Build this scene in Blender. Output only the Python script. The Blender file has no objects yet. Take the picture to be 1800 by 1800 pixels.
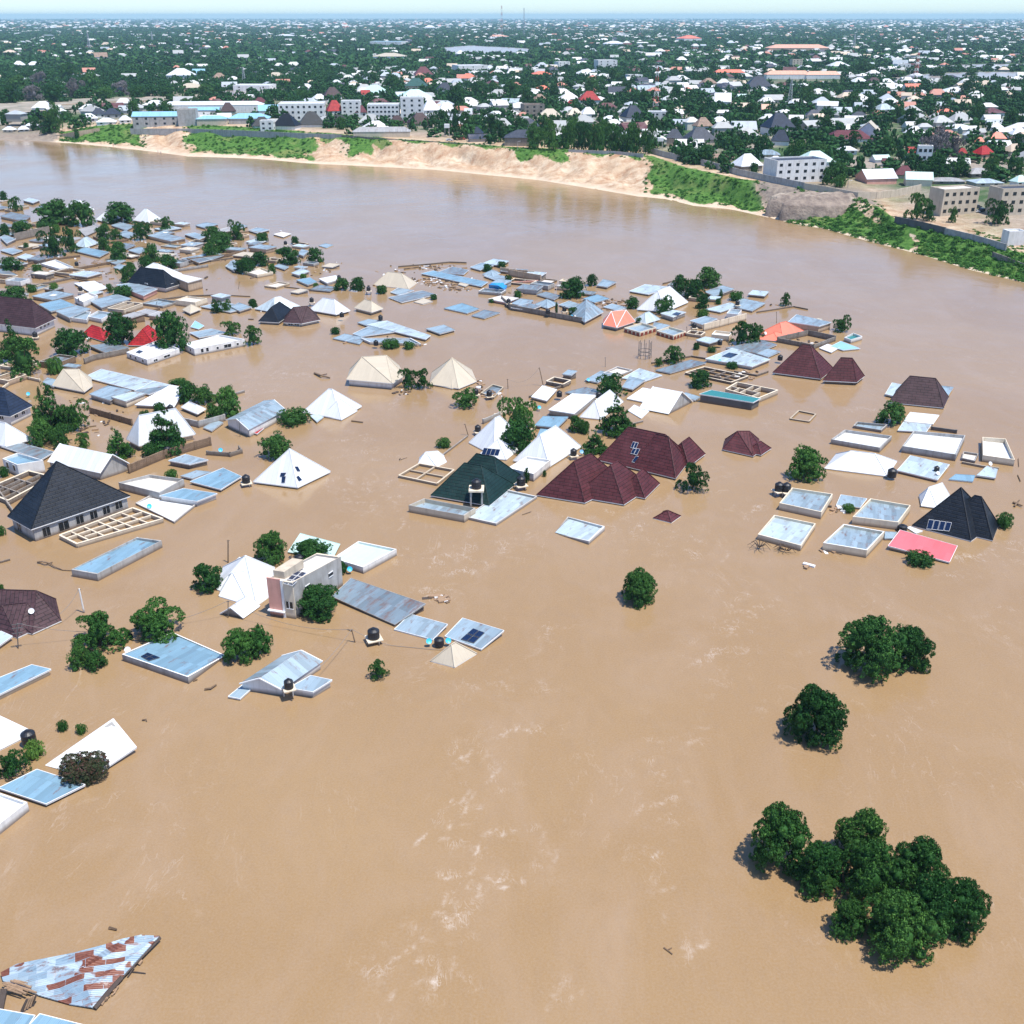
import bpy, math, random
import numpy as np
from mathutils import Vector
random.seed(7); RNG = np.random.default_rng(7)
R = math.radians
scene = bpy.context.scene
COL = scene.collection
# ------------------------------------------------------------------ camera
F = 1850.0; HY = 27.5; H = 80.0
PITCH = math.atan((900-HY)/F); CP, SP = math.cos(PITCH), math.sin(PITCH)
cam = bpy.data.cameras.new('camera'); cam.sensor_width = 36; cam.lens = F/1800*36
cam.clip_start = 1; cam.clip_end = 60000
co = bpy.data.objects.new('camera', cam); COL.objects.link(co)
co.location = (0, 0, H); co.rotation_euler = (math.pi/2-PITCH, 0, 0)
scene.camera = co
# ------------------------------------------------------------------ light
SUN_EL, SUN_AZ = 69.0, math.atan2(0.86, -0.5)
w = bpy.data.worlds.new('World'); scene.world = w; w.use_nodes = True
nt = w.node_tree; nt.nodes.clear()
sky = nt.nodes.new('ShaderNodeTexSky'); sky.sky_type = 'NISHITA'; sky.sun_disc = False
sky.sun_elevation = R(SUN_EL); sky.sun_rotation = SUN_AZ
sky.air_density = 1.0; sky.dust_density = 0.25; sky.ozone_density = 2.0; sky.altitude = 300
bg = nt.nodes.new('ShaderNodeBackground'); bg.inputs[1].default_value = 0.125
wo = nt.nodes.new('ShaderNodeOutputWorld')
tn = nt.nodes.new('ShaderNodeMix'); tn.data_type = 'RGBA'; tn.blend_type = 'MULTIPLY'; tn.inputs[0].default_value = 1; tn.inputs[7].default_value = (.76, .95, 1.22, 1)
nt.links.new(sky.outputs[0], tn.inputs[6]); nt.links.new(tn.outputs[2], bg.inputs[0]); nt.links.new(bg.outputs[0], wo.inputs[0])
sl = bpy.data.lights.new('sun', 'SUN'); sl.energy = 4.6; sl.angle = R(0.5); sl.color = (1, 0.95, 0.87)
so = bpy.data.objects.new('sun', sl); COL.objects.link(so); so.location = (0, 0, 200)
sd = Vector((math.sin(SUN_AZ)*math.cos(R(SUN_EL)), math.cos(SUN_AZ)*math.cos(R(SUN_EL)), math.sin(R(SUN_EL))))
so.rotation_euler = sd.to_track_quat('Z', 'Y').to_euler()
scene.view_settings.view_transform = 'Standard'; scene.view_settings.look = 'None'
scene.view_settings.exposure = 0.45; scene.view_settings.gamma = 1
scene.render.engine = 'CYCLES'
scene.cycles.max_bounces = 6; scene.cycles.volume_bounces = 0; scene.cycles.transparent_max_bounces = 4
# ------------------------------------------------------------------ picture <-> world
def ray(px, py):
    x = (px-900)/F; y = (900-py)/F
    return Vector((x, CP+y*SP, -SP+y*CP))
def P(px, py, z=0.0):
    d = ray(px, py); t = (z-H)/d.z
    return Vector((d.x*t, d.y*t, z))
def proj(v):
    dx, dy, dz = v[0], v[1], v[2]-H
    dep = dy*CP-dz*SP; up = dy*SP+dz*CP
    return 900+F*dx/dep, 900-F*up/dep
def depth(v): return v[1]*CP-(v[2]-H)*SP
def height_at(px, py, y):           # height of the sight line through a picture point at distance y
    d = ray(px, py); return H+y/d.y*d.z
# ------------------------------------------------------------------ materials
MATS = {}
def newmat(name, col=(.5, .5, .5), rough=.6, metal=0., spec=.5):
    m = bpy.data.materials.new(name); m.use_nodes = True
    n = m.node_tree.nodes; b = n['Principled BSDF']
    b.inputs['Base Color'].default_value = (*col, 1); b.inputs['Roughness'].default_value = rough
    b.inputs['Metallic'].default_value = metal; b.inputs['Specular IOR Level'].default_value = spec
    return m, m.node_tree, b
def N(t, typ, **kw):
    n = t.nodes.new(typ)
    for k, v in kw.items():
        if k in n.inputs: n.inputs[k].default_value = v
        else: setattr(n, k, v)
    return n
def mix(t, fac, a, b, mode='MIX'):
    m = t.nodes.new('ShaderNodeMix'); m.data_type = 'RGBA'; m.blend_type = mode
    for s, v in ((0, fac), (6, a), (7, b)):
        if hasattr(v, 'is_output') or hasattr(v, 'links'): t.links.new(v, m.inputs[s])
        else: m.inputs[s].default_value = v if s == 0 else (*v[:3], 1)
    return m.outputs[2]
def ramp(t, src, a, b, c0=0., c1=1.):
    m = t.nodes.new('ShaderNodeMapRange'); t.links.new(src, m.inputs[0])
    m.inputs[1].default_value = a; m.inputs[2].default_value = b
    m.inputs[3].default_value = c0; m.inputs[4].default_value = c1; m.clamp = True
    return m.outputs[0]
def noise(t, scale, detail=3, vec=None, rough=.55, dist=0.):
    n = N(t, 'ShaderNodeTexNoise'); n.inputs['Scale'].default_value = scale; n.inputs['Detail'].default_value = detail
    n.inputs['Roughness'].default_value = rough; n.inputs['Distortion'].default_value = dist
    if vec is not None: t.links.new(vec, n.inputs[0])
    return n.outputs[0]
def wpos(t): return t.nodes.new('ShaderNodeNewGeometry').outputs['Position']
def vmap(t, vec, scale=(1, 1, 1), rot=(0, 0, 0), loc=(0, 0, 0)):
    m = t.nodes.new('ShaderNodeMapping'); t.links.new(vec, m.inputs[0])
    m.inputs[1].default_value = loc; m.inputs[2].default_value = rot; m.inputs[3].default_value = scale
    return m.outputs[0]
def bump(t, b, h, s, d):
    n = t.nodes.new('ShaderNodeBump'); n.inputs['Strength'].default_value = s; n.inputs['Distance'].default_value = d
    t.links.new(h, n.inputs['Height']); t.links.new(n.outputs[0], b.inputs['Normal'])
def sheet(key, col, metal=.0, rough=.4, var=.16, rust=0.0, dirt=.35, joint=.75, w=.9, h=3.2):
    key = 'roofing_'+key
    if key in MATS: return MATS[key]
    m, t, b = newmat(key+'_roof_sheet', col, rough, metal)
    uv = t.nodes.new('ShaderNodeUVMap').outputs[0]; wp = wpos(t)
    br = N(t, 'ShaderNodeTexBrick'); t.links.new(uv, br.inputs[0]); br.offset = .37
    br.inputs['Color1'].default_value = (1, 1, 1, 1); br.inputs['Color2'].default_value = (1-var*1.6,)*3+(1,)
    br.inputs['Mortar'].default_value = (joint,)*3+(1,); br.inputs['Scale'].default_value = 1
    br.inputs['Mortar Size'].default_value = .035; br.inputs['Mortar Smooth'].default_value = .6
    br.inputs['Brick Width'].default_value = w; br.inputs['Row Height'].default_value = h
    c = mix(t, 1., col, br.outputs[0], 'MULTIPLY')
    stain = noise(t, .35, 6, wp, .65)
    c = mix(t, ramp(t, stain, .50, .74, 0, dirt*.7), c, tuple(x*.6 for x in col))
    st2 = noise(t, 1.0, 4, vmap(t, uv, (1.6, .22, 1)), .6)
    c = mix(t, ramp(t, st2, .45, .75, 0, dirt*.9), c, tuple(x*y for x, y in zip(col, (.72, .66, .6))))
    if rust: c = mix(t, ramp(t, noise(t, .8, 7, vmap(t, uv, (1, .35, 1)), .7), .58-rust*.15, .66, 0, .8), c, (.17, .07, .035))
    t.links.new(c, b.inputs['Base Color'])
    wv = N(t, 'ShaderNodeTexWave'); wv.inputs['Scale'].default_value = 1.6; t.links.new(uv, wv.inputs[0])
    bump(t, b, wv.outputs[0], .35, .04)
    MATS[key] = m; return m
def tile(key, col, rough=.6):
    key = 'tiles_'+key
    if key in MATS: return MATS[key]
    m, t, b = newmat(key+'_roof_tile', col, rough, 0, .3)
    uv = t.nodes.new('ShaderNodeUVMap').outputs[0]; wp = wpos(t)
    br = N(t, 'ShaderNodeTexBrick'); t.links.new(uv, br.inputs[0]); br.offset = .5
    br.inputs['Color1'].default_value = (1, 1, 1, 1); br.inputs['Color2'].default_value = (.72, .72, .72, 1)
    br.inputs['Mortar'].default_value = (.14, .14, .14, 1); br.inputs['Scale'].default_value = 1
    br.inputs['Mortar Size'].default_value = .09; br.inputs['Mortar Smooth'].default_value = .9
    br.inputs['Brick Width'].default_value = 1.6; br.inputs['Row Height'].default_value = .62
    c = mix(t, 1., col, br.outputs[0], 'MULTIPLY')
    c = mix(t, ramp(t, noise(t, .6, 5, wp), .45, .7, 0, .35), c, tuple(min(1, x*1.5+.015) for x in col))
    c = mix(t, ramp(t, noise(t, 9, 2, wp), .5, .7, 0, .35), c, tuple(x*.6 for x in col))
    t.links.new(c, b.inputs['Base Color'])
    bump(t, b, br.outputs[1], .5, -.05)
    MATS[key] = m; return m
def plaster(key, col, stain=.5, block=False):
    if key in MATS: return MATS[key]
    m, t, b = newmat(key+'_wall', col, .85, 0, .2)
    wp = wpos(t)
    sep = t.nodes.new('ShaderNodeSeparateXYZ'); t.links.new(wp, sep.inputs[0])
    c = mix(t, ramp(t, noise(t, .5, 5, wp, .6), .4, .7, 0, stain), col, tuple(x*y for x, y in zip(col, (.6, .56, .5))))
    c = mix(t, ramp(t, noise(t, 1., 5, vmap(t, wp, (1.3, 1.3, .12)), .6), .5, .72, 0, stain), c, tuple(x*.35 for x in col))
    # mud tide mark left by the flood, a stain with its own height
    c = mix(t, ramp(t, sep.outputs[2], .12, .75, .85, 0), c, (.15, .10, .065))
    if block:
        br = N(t, 'ShaderNodeTexBrick'); t.links.new(vmap(t, wp, (1, 1, 1), (R(90), 0, 0)), br.inputs[0])
        br.inputs['Color1'].default_value = (1, 1, 1, 1); br.inputs['Color2'].default_value = (.8, .8, .8, 1)
        br.inputs['Mortar'].default_value = (.6, .6, .6, 1); br.inputs['Scale'].default_value = 1
        br.inputs['Brick Width'].default_value = .45; br.inputs['Row Height'].default_value = .23; br.inputs['Mortar Size'].default_value = .03
        c = mix(t, 1., c, br.outputs[0], 'MULTIPLY')
    t.links.new(c, b.inputs['Base Color'])
    MATS[key] = m; return m
def plain(key, col, rough=.6, metal=0., var=.25):
    if key in MATS: return MATS[key]
    m, t, b = newmat(key, col, rough, metal)
    c = mix(t, ramp(t, noise(t, 3, 4, wpos(t)), .4, .65, 0, var), col, tuple(x*.5 for x in col))
    t.links.new(c, b.inputs['Base Color']); MATS[key] = m; return m
ROOF = dict(
    zinc=lambda: sheet('zinc', (.33, .43, .49), .12, .42, .30, .35, .4),
    zinc2=lambda: sheet('pale_zinc', (.50, .60, .64), .1, .42, .22, .25, .35),
    zincd=lambda: sheet('dull_zinc', (.22, .29, .34), .12, .5, .28, .6, .5),
    zincb=lambda: sheet('sky_blue', (.22, .37, .47), .05, .4, .22, .15),
    white=lambda: sheet('white', (.70, .72, .73), 0, .45, .10, 0, .28, .74, 1.0, 6),
    mint=lambda: sheet('mint', (.52, .70, .64), 0, .45, .07, 0, .2, .85, 1.1, 6),
    cream=lambda: sheet('cream', (.52, .45, .34), 0, .5, .06, 0, .3, .85, 1.1, 6),
    grey=lambda: sheet('grey', (.36, .36, .36), 0, .6, .15, .2, .5),
    lblue=lambda: sheet('light_blue', (.28, .52, .66), 0, .4, .08, 0, .2, .85, 1.2, 8),
    pink=lambda: sheet('pink', (.70, .15, .165), 0, .5, .12, 0, .22, .85),
    salmon=lambda: sheet('salmon', (.74, .20, .12), 0, .5, .08, 0, .2, .88, 1.1, 6),
    orange=lambda: sheet('peach', (.70, .38, .26), 0, .5, .1, 0, .3, .88, 1.1, 6),
    teal=lambda: sheet('teal', (.03, .20, .20), 0, .4, .06, 0, .2),
    concrete=lambda: sheet('concrete', (.62, .58, .53), 0, .8, .06, 0, .5, .95, 6, 6),
    brown=lambda: tile('maroon', (.085, .018, .022)), dbrown=lambda: tile('dark_brown', (.060, .028, .032)),
    black=lambda: tile('black', (.008, .012, .020), .5), slate=lambda: tile('slate', (.055, .065, .09)),
    navy=lambda: tile('navy', (.015, .028, .06)), green=lambda: tile('dark_green', (.006, .028, .024), .5),
    dgreen=lambda: tile('pine', (.02, .10, .09)),
    red=lambda: tile('red', (.42, .018, .02)), maroon=lambda: tile('wine', (.13, .02, .035)),
    tan=lambda: tile('tan', (.33, .22, .16)))
RWORD = dict(zinc='zinc', zinc2='pale zinc', zincd='weathered zinc', zincb='sky blue metal', white='white', mint='mint', cream='cream',
    grey='grey', lblue='light blue', pink='pink', salmon='salmon', orange='peach', teal='teal', concrete='bare concrete', brown='maroon',
    dbrown='dark brown', black='black', slate='slate grey', navy='navy', green='dark green', dgreen='dark green', red='red', maroon='wine red', tan='tan')
WALL = dict(
    white=lambda: plaster('white', (.74, .73, .70), .35), cream=lambda: plaster('cream', (.72, .62, .47), .3),
    grey=lambda: plaster('grey', (.42, .41, .39), .6), block=lambda: plaster('block', (.33, .29, .25), .6, True),
    tan=lambda: plaster('tan', (.50, .38, .27), .5), pink=lambda: plaster('pink', (.72, .38, .30), .3),
    dark=lambda: plaster('dark', (.13, .13, .13), .4), mud=lambda: plaster('mud', (.30, .21, .14), .5, True),
    beige=lambda: plaster('beige', (.56, .48, .37), .35))
def dark(): return plain('dark_glass', (.015, .02, .025), .25)
def rim(): return plain('white_trim', (.78, .78, .76), .5, 0, .1)
# ------------------------------------------------------------------ mesh building
class MB:
    def __init__(s): s.v = []; s.f = []; s.m = []; s.uv = []
    def face(s, pts, mi=0, uvs=None):
        i = len(s.v); s.v += [tuple(p) for p in pts]; s.f.append(tuple(range(i, i+len(pts)))); s.m.append(mi)
        if uvs is None:
            a, b = Vector(pts[0]), Vector(pts[1]); u = (b-a); L = u.length or 1; u = u/L
            nrm = Vector((0, 0, 0))
            for k in range(1, len(pts)-1): nrm += (Vector(pts[k])-a).cross(Vector(pts[k+1])-a)
            v = nrm.normalized().cross(u) if nrm.length > 1e-9 else Vector((0, 0, 1))
            uvs = [((Vector(p)-a).dot(u), (Vector(p)-a).dot(v)) for p in pts]
        s.uv += uvs
    def prism(s, poly, z0, z1, mi=0, cap=True, capm=None, bottom=False):
        n = len(poly); zz = z1 if hasattr(z1, '__len__') else [z1]*n; z0s = z0 if hasattr(z0, '__len__') else [z0]*n
        for i in range(n):
            j = (i+1) % n
            s.face([(*poly[i][:2], z0s[i]), (*poly[j][:2], z0s[j]), (*poly[j][:2], zz[j]), (*poly[i][:2], zz[i])], mi)
        if cap: s.face([(*poly[i][:2], zz[i]) for i in range(n)], mi if capm is None else capm)
        if bottom: s.face([(*poly[i][:2], z0s[i]) for i in reversed(range(n))], mi)
    def box(s, c, sx, sy, sz, rz=0, mi=0):   # c: centre of the bottom
        ca, sa = math.cos(rz), math.sin(rz)
        q = [(c[0]+x*ca-y*sa, c[1]+x*sa+y*ca) for x, y in ((-sx/2, -sy/2), (sx/2, -sy/2), (sx/2, sy/2), (-sx/2, sy/2))]
        s.prism(q, c[2], c[2]+sz, mi, bottom=True)
    def seg(s, p, q, z0, z1, th, mi=0, z1b=None):       # a straight wall
        p, q = Vector(p[:2]), Vector(q[:2]); d = (q-p).normalized()*.5*th; n = Vector((-d.y, d.x))
        z1b = z1 if z1b is None else z1b
        s.prism([p-n, q-n, q+n, p+n], z0, [z1, z1b, z1b, z1], mi)
    def tube(s, pts, r0, r1=None, n=6, mi=0):
        r1 = r0 if r1 is None else r1; rings = []
        for k, p in enumerate(pts):
            p = Vector(p); a = Vector(pts[max(k-1, 0)]); b = Vector(pts[min(k+1, len(pts)-1)])
            d = (b-a).normalized(); u = d.orthogonal().normalized(); v = d.cross(u)
            if k and rings:   # keep the ring from twisting
                pu = (rings[-1][0]-Vector(pts[k-1])); pu = (pu-d*pu.dot(d))
                if pu.length > 1e-6: u = pu.normalized(); v = d.cross(u)
            r = r0+(r1-r0)*k/max(1, len(pts)-1)
            rings.append([p+u*math.cos(2*math.pi*i/n)*r+v*math.sin(2*math.pi*i/n)*r for i in range(n)])
        for a, b in zip(rings, rings[1:]):
            for i in range(n): s.face([a[i], a[(i+1) % n], b[(i+1) % n], b[i]], mi)
        s.face(rings[0][::-1], mi); s.face(rings[-1], mi)
    def lathe(s, c, prof, n=14, mi=0):
        for (r0, z0), (r1, z1) in zip(prof, prof[1:]):
            for i in range(n):
                a, b = 2*math.pi*i/n, 2*math.pi*(i+1)/n
                s.face([(c[0]+r0*math.cos(a), c[1]+r0*math.sin(a), c[2]+z0), (c[0]+r0*math.cos(b), c[1]+r0*math.sin(b), c[2]+z0),
                        (c[0]+r1*math.cos(b), c[1]+r1*math.sin(b), c[2]+z1), (c[0]+r1*math.cos(a), c[1]+r1*math.sin(a), c[2]+z1)], mi)
    def build(s, name, mats, parent=None, origin=None):
        o3 = Vector(parent.location) if parent is not None and origin is None else Vector(origin or (0, 0, 0))
        me = bpy.data.meshes.new(name)
        me.from_pydata([(x-o3.x, y-o3.y, z-o3.z) for x, y, z in s.v], [], s.f)
        for m in (mats if isinstance(mats, (list, tuple)) else [mats]): me.materials.append(m)
        me.polygons.foreach_set('material_index', s.m)
        ul = me.uv_layers.new(name='UVMap'); ul.data.foreach_set('uv', [c for p in s.uv for c in p])
        me.update()
        o = bpy.data.objects.new(name, me); COL.objects.link(o)
        if parent is not None: o.parent = parent
        else: o.location = o3
        return o
def empty(name, loc):
    o = bpy.data.objects.new(name, None); COL.objects.link(o); o.location = loc; o.empty_display_size = .5; return o
def tag(o, label=None, cat=None, group=None, kind=None):
    if label: o['label'] = label
    if cat: o['category'] = cat
    if group: o['group'] = group
    if kind: o['kind'] = kind
    return o
AUTO = []      # (object, look, (px,py), field): labels written at the end
def auto(o, look, pos, field): AUTO.append((o, look, pos, field))
# ------------------------------------------------------------------ the far bank: profile by azimuth
Wl = [(-400,236),(-100,243),(0,246),(60,248),(130,252),(230,262),(330,275),(450,279),(540,287),(640,292),(760,298),(850,307),(950,317),(1030,330),(1120,345),(1170,350),(1220,362),(1280,367),(1340,380),(1375,388),(1400,395),(1450,402),(1500,417),(1550,430),(1590,440),(1650,457),(1700,473),(1750,485),(1800,497),(1900,520),(2200,600)]
Tl = [(-400,232,1.5),(-100,238,1.5),(0,240,1.5),(60,238,2.2),(110,233,5),(170,223,8),(230,220,10),(340,221,11),(440,226,11.5),(520,232,11.5),(600,238,11.5),(700,246,11.5),(800,252,11.5),(900,260,11.5),(1000,265,11.5),(1080,269,11.5),(1130,273,11.5),(1200,296,10.5),(1300,316,10),(1400,330,9.5),(1507,345,8.5),(1545,368,7),(1573,388,6),(1660,410,5.6),(1767,441,5.2),(1850,463,5.2),(2200,560,5)]
wa = [(math.atan2(v.x, v.y), v.xy.length) for v in (P(a, b, 0) for a, b in Wl)]
ta = [(math.atan2(v.x, v.y), v.xy.length, v.z) for v in (P(a, b, c) for a, b, c in Tl)]
WA, WD = np.array([a[0] for a in wa]), np.array([a[1] for a in wa])
TA, TD, TZ = np.array([a[0] for a in ta]), np.array([a[1] for a in ta]), np.array([a[2] for a in ta])
def gzv(x, y, rough=True):
    az = np.arctan2(x, y); d = np.hypot(x, y)
    wd = np.interp(az, WA, WD); td = np.maximum(np.interp(az, TA, TD), wd+8); tz = np.interp(az, TA, TZ)
    s = np.clip((d-wd)/(td-wd), 0, 1)
    prof = .22*np.clip(s/.45, 0, 1)+.78*(lambda q: q*q*(3-2*q))(np.clip((s-.4)/.6, 0, 1))
    z = prof*tz
    if rough:
        n = np.abs(np.sin(x*.17+np.sin(y*.06)*2.4))*1.2-.6+np.sin(x*.11+np.sin(y*.05)*2)*.4+np.sin(x*.31+y*.12)*.35+np.sin(x*.73-y*.27)*.18
        z = z+n*1.5*np.sin(np.pi*s)*np.clip(tz/10, 0, 1)
    far = np.clip((d-td)/180, 0, 1); z = z+(10-tz)*far*(s >= 1)
    z = np.where(d < wd, np.maximum(-4, -(wd-d)*.25), z)
    return z
def gz(x, y): return float(gzv(np.array([x]), np.array([y]), False)[0])
def PG(px, py):                        # picture point on the far bank's ground
    z = 10.
    for _ in range(12):
        v = P(px, py, z); z = .5*z+.5*gz(v.x, v.y)
    return P(px, py, z)
# ------------------------------------------------------------------ setting
def mesh_np(name, V, Fq, mats, parent=None, loc=(0, 0, 0), tint=None, col=None, smooth=False, mi=None):
    me = bpy.data.meshes.new(name); V = np.asarray(V, np.float32); Fq = np.asarray(Fq, np.int32); k = Fq.shape[1]
    me.vertices.add(len(V)); me.vertices.foreach_set('co', V.ravel())
    me.loops.add(Fq.size); me.loops.foreach_set('vertex_index', Fq.ravel())
    me.polygons.add(len(Fq)); me.polygons.foreach_set('loop_start', np.arange(0, Fq.size, k, dtype=np.int32))
    if mi is not None: me.polygons.foreach_set('material_index', np.asarray(mi, np.int32))
    if smooth: me.polygons.foreach_set('use_smooth', np.ones(len(Fq), bool))
    for m in (mats if isinstance(mats, (list, tuple)) else [mats]): me.materials.append(m)
    if tint is not None:
        a = me.attributes.new('tint', 'FLOAT', 'POINT'); a.data.foreach_set('value', np.asarray(tint, np.float32))
    if col is not None:
        a = me.attributes.new('paint', 'FLOAT_COLOR', 'POINT'); a.data.foreach_set('color', np.asarray(col, np.float32).ravel())
    me.update(calc_edges=True); me.validate()
    o = bpy.data.objects.new(name, me); COL.objects.link(o); o.location = loc
    if parent is not None: o.parent = parent
    return o
def grid_faces(nr, nc):
    i = np.arange(nr-1)[:, None]*nc+np.arange(nc-1)[None]
    return np.stack([i, i+1, i+nc+1, i+nc], -1).reshape(-1, 4)
# ground: one sheet out to the horizon
def build_ground():
    azs = np.radians(np.linspace(-48, 48, 520))
    rel = np.array([-300, -60, -25, -8, -2, 0, 1.5, 3, 5, 8])
    rr = []
    for a in azs:
        wd = np.interp(a, WA, WD); td = max(np.interp(a, TA, TD), wd+8)
        r = np.concatenate([wd+rel[:6], wd+(td-wd)*np.linspace(.04, 1, 22), td+np.array([2, 6, 15, 40, 80, 150, 250, 500, 1000, 2500, 6000, 14000, 30000])])
        rr.append(r)
    rr = np.array(rr); rr[:, 0] = 30
    X = rr*np.sin(azs)[:, None]; Y = rr*np.cos(azs)[:, None]
    Z = gzv(X, Y)
    # colour of the ground cover: r = grass, g = mound soil, b = city soil
    az = np.repeat(azs[:, None], rr.shape[1], 1); wd = np.interp(az, WA, WD); td = np.maximum(np.interp(az, TA, TD), wd+8)
    s = (rr-wd)/(td-wd)
    dep = Y*CP-(Z-H)*SP; PX = 900+F*X/dep
    wob = 22*np.sin(X*.07)+14*np.sin(Y*.21+X*.13)+9*np.sin(X*.37)
    px = PX+wob*.5
    g = np.zeros_like(X)
    def band(a, b, lo=0, hi=1.2, soft=10): return np.clip((px-a)/soft, 0, 1)*np.clip((b-px)/soft, 0, 1)*np.clip((s+.06*np.sin(X*.3)-lo)/.12, 0, 1)*np.clip((hi-s)/.1, 0, 1)
    g = np.maximum(g, band(105, 262, .2)); g = np.maximum(g, band(322, 545, .12)); g = np.maximum(g, band(545, 700, .72))
    g = np.maximum(g, band(600, 660, .45)); g = np.maximum(g, band(700, 1130, .86)); g = np.maximum(g, band(905, 1010, .66)); g = np.maximum(g, band(1130, 1350, .12))
    g = np.maximum(g, band(1385, 1900, .02)); g *= 1-band(1588, 1606, -.1, .75, 5)
    g *= 1-band(1440, 1535, .62, 2)*.9
    mound = band(1335, 1540, .35, 1.6, 14)*(px < 1470-(s-.6)*-120)
    mound = np.maximum(mound, (px < 106)*.9)
    g = np.where(mound > .4, g*.25, g)
    far = np.clip((rr-td-5)/60, 0, 1)
    colr = np.stack([g*(1-far), mound, far, np.ones_like(g)], -1)
    m, t, b = newmat('riverbank_ground', (.5, .4, .3), .95, 0, .1)
    at = N(t, 'ShaderNodeAttribute', attribute_name='paint'); sp = t.nodes.new('ShaderNodeSeparateColor'); t.links.new(at.outputs['Color'], sp.inputs[0])
    wp = wpos(t)
    n1 = noise(t, .06, 6, wp, .6); n2 = noise(t, .5, 6, wp, .65)
    sx = vmap(t, wp, (.35, .35, .06))
    sand = mix(t, ramp(t, n1, .35, .65), (.66, .54, .39), (.55, .40, .26))
    sand = mix(t, ramp(t, noise(t, .5, 6, sx, .7), .42, .66, 0, .85), sand, (.34, .17, .09))
    sand = mix(t, ramp(t, noise(t, .16, 8, wp, .75), .50, .62, 0, .6), sand, (.40, .27, .17))
    sep = t.nodes.new('ShaderNodeSeparateXYZ'); t.links.new(wp, sep.inputs[0])
    sand = mix(t, ramp(t, sep.outputs[2], 1.2, .2, 0, .8), sand, (.66, .54, .40))
    grass = mix(t, ramp(t, n2, .38, .62), (.045, .125, .022), (.11, .22, .045))
    grass = mix(t, ramp(t, n1, .52, .66, 0, .45), grass, (.26, .24, .10))
    soil = mix(t, ramp(t, n2, .35, .65), (.26, .22, .18), (.38, .33, .27))
    gm = t.nodes.new('ShaderNodeMath'); gm.operation = 'ADD'; t.links.new(sp.outputs[0], gm.inputs[0]); t.links.new(ramp(t, n2, .3, .7, -.35, .35), gm.inputs[1])
    c = mix(t, ramp(t, gm.outputs[0], .35, .6), sand, grass)
    c = mix(t, sp.outputs[1], c, mix(t, ramp(t, n2, .4, .6), (.30, .25, .20), (.20, .165, .14)))
    dist = t.nodes.new('ShaderNodeVectorMath'); dist.operation = 'LENGTH'; t.links.new(wp, dist.inputs[0])
    city = mix(t, ramp(t, noise(t, .02, 7, wp, .65), .42, .58), soil, (.06, .11, .04))
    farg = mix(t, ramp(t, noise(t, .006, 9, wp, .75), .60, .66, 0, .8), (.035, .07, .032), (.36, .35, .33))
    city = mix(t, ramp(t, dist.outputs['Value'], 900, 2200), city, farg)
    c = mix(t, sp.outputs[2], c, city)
    t.links.new(c, b.inputs['Base Color'])
    bump(t, b, noise(t, .35, 8, sx, .75), .9, 1.6)
    V = np.stack([X, Y, Z], -1).reshape(-1, 3)
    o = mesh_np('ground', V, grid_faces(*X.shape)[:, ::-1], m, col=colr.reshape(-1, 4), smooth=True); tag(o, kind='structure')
build_ground()
FOAM = [(800,990,60,22,.9),(760,1045,60,14,.8),(700,975,70,16,.5),(870,960,70,30,.5),(830,1340,40,40,.9),(930,1285,70,12,.9),(850,1380,60,14,.7),(790,1425,35,22,1.),(830,1490,40,18,1),(920,1465,45,12,1),(950,1500,18,50,.7),(810,1560,45,30,1),(890,1545,70,10,.8),(800,1600,30,35,1),(700,1690,70,30,.9),(780,1735,80,25,.8),(760,1650,70,14,.8),(980,1715,35,20,.7),(990,1760,40,8,.7),(960,1110,20,20,.9),(1150,1350,40,70,.5),(1180,1420,40,25,.7),(1140,1500,25,40,.7),(1160,1560,15,40,.6),(1210,1670,25,40,.6),(1230,1290,30,25,.6),(1260,1160,60,50,.5),(1290,1100,50,60,.6),(1330,1060,60,25,.5),(850,1200,50,18,.5),(930,1215,60,20,.4),
 (640,880,40,25,.6),(690,880,50,25,.5),(600,850,40,15,.7),(700,850,50,8,.7),(620,770,40,10,.6),(440,690,60,14,.7),(520,660,70,10,.6),(650,800,60,16,.5),(1080,900,70,14,.7),(1150,930,60,18,.6),(1230,960,40,30,.6),(1330,900,25,20,.8),(1710,980,70,12,.9),(1760,960,50,14,.8),(1680,1010,60,12,.6),(1620,1000,40,10,.4),(1735,1590,14,14,.9),(1700,1620,20,8,.8),(1460,760,40,8,.6),(1520,720,40,6,.6),(1330,740,60,8,.4),(970,900,30,12,.8),(1060,930,40,10,.7),(1120,960,60,14,.5),(640,1230,80,14,.3),(1760,1100,60,50,.3)]
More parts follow.
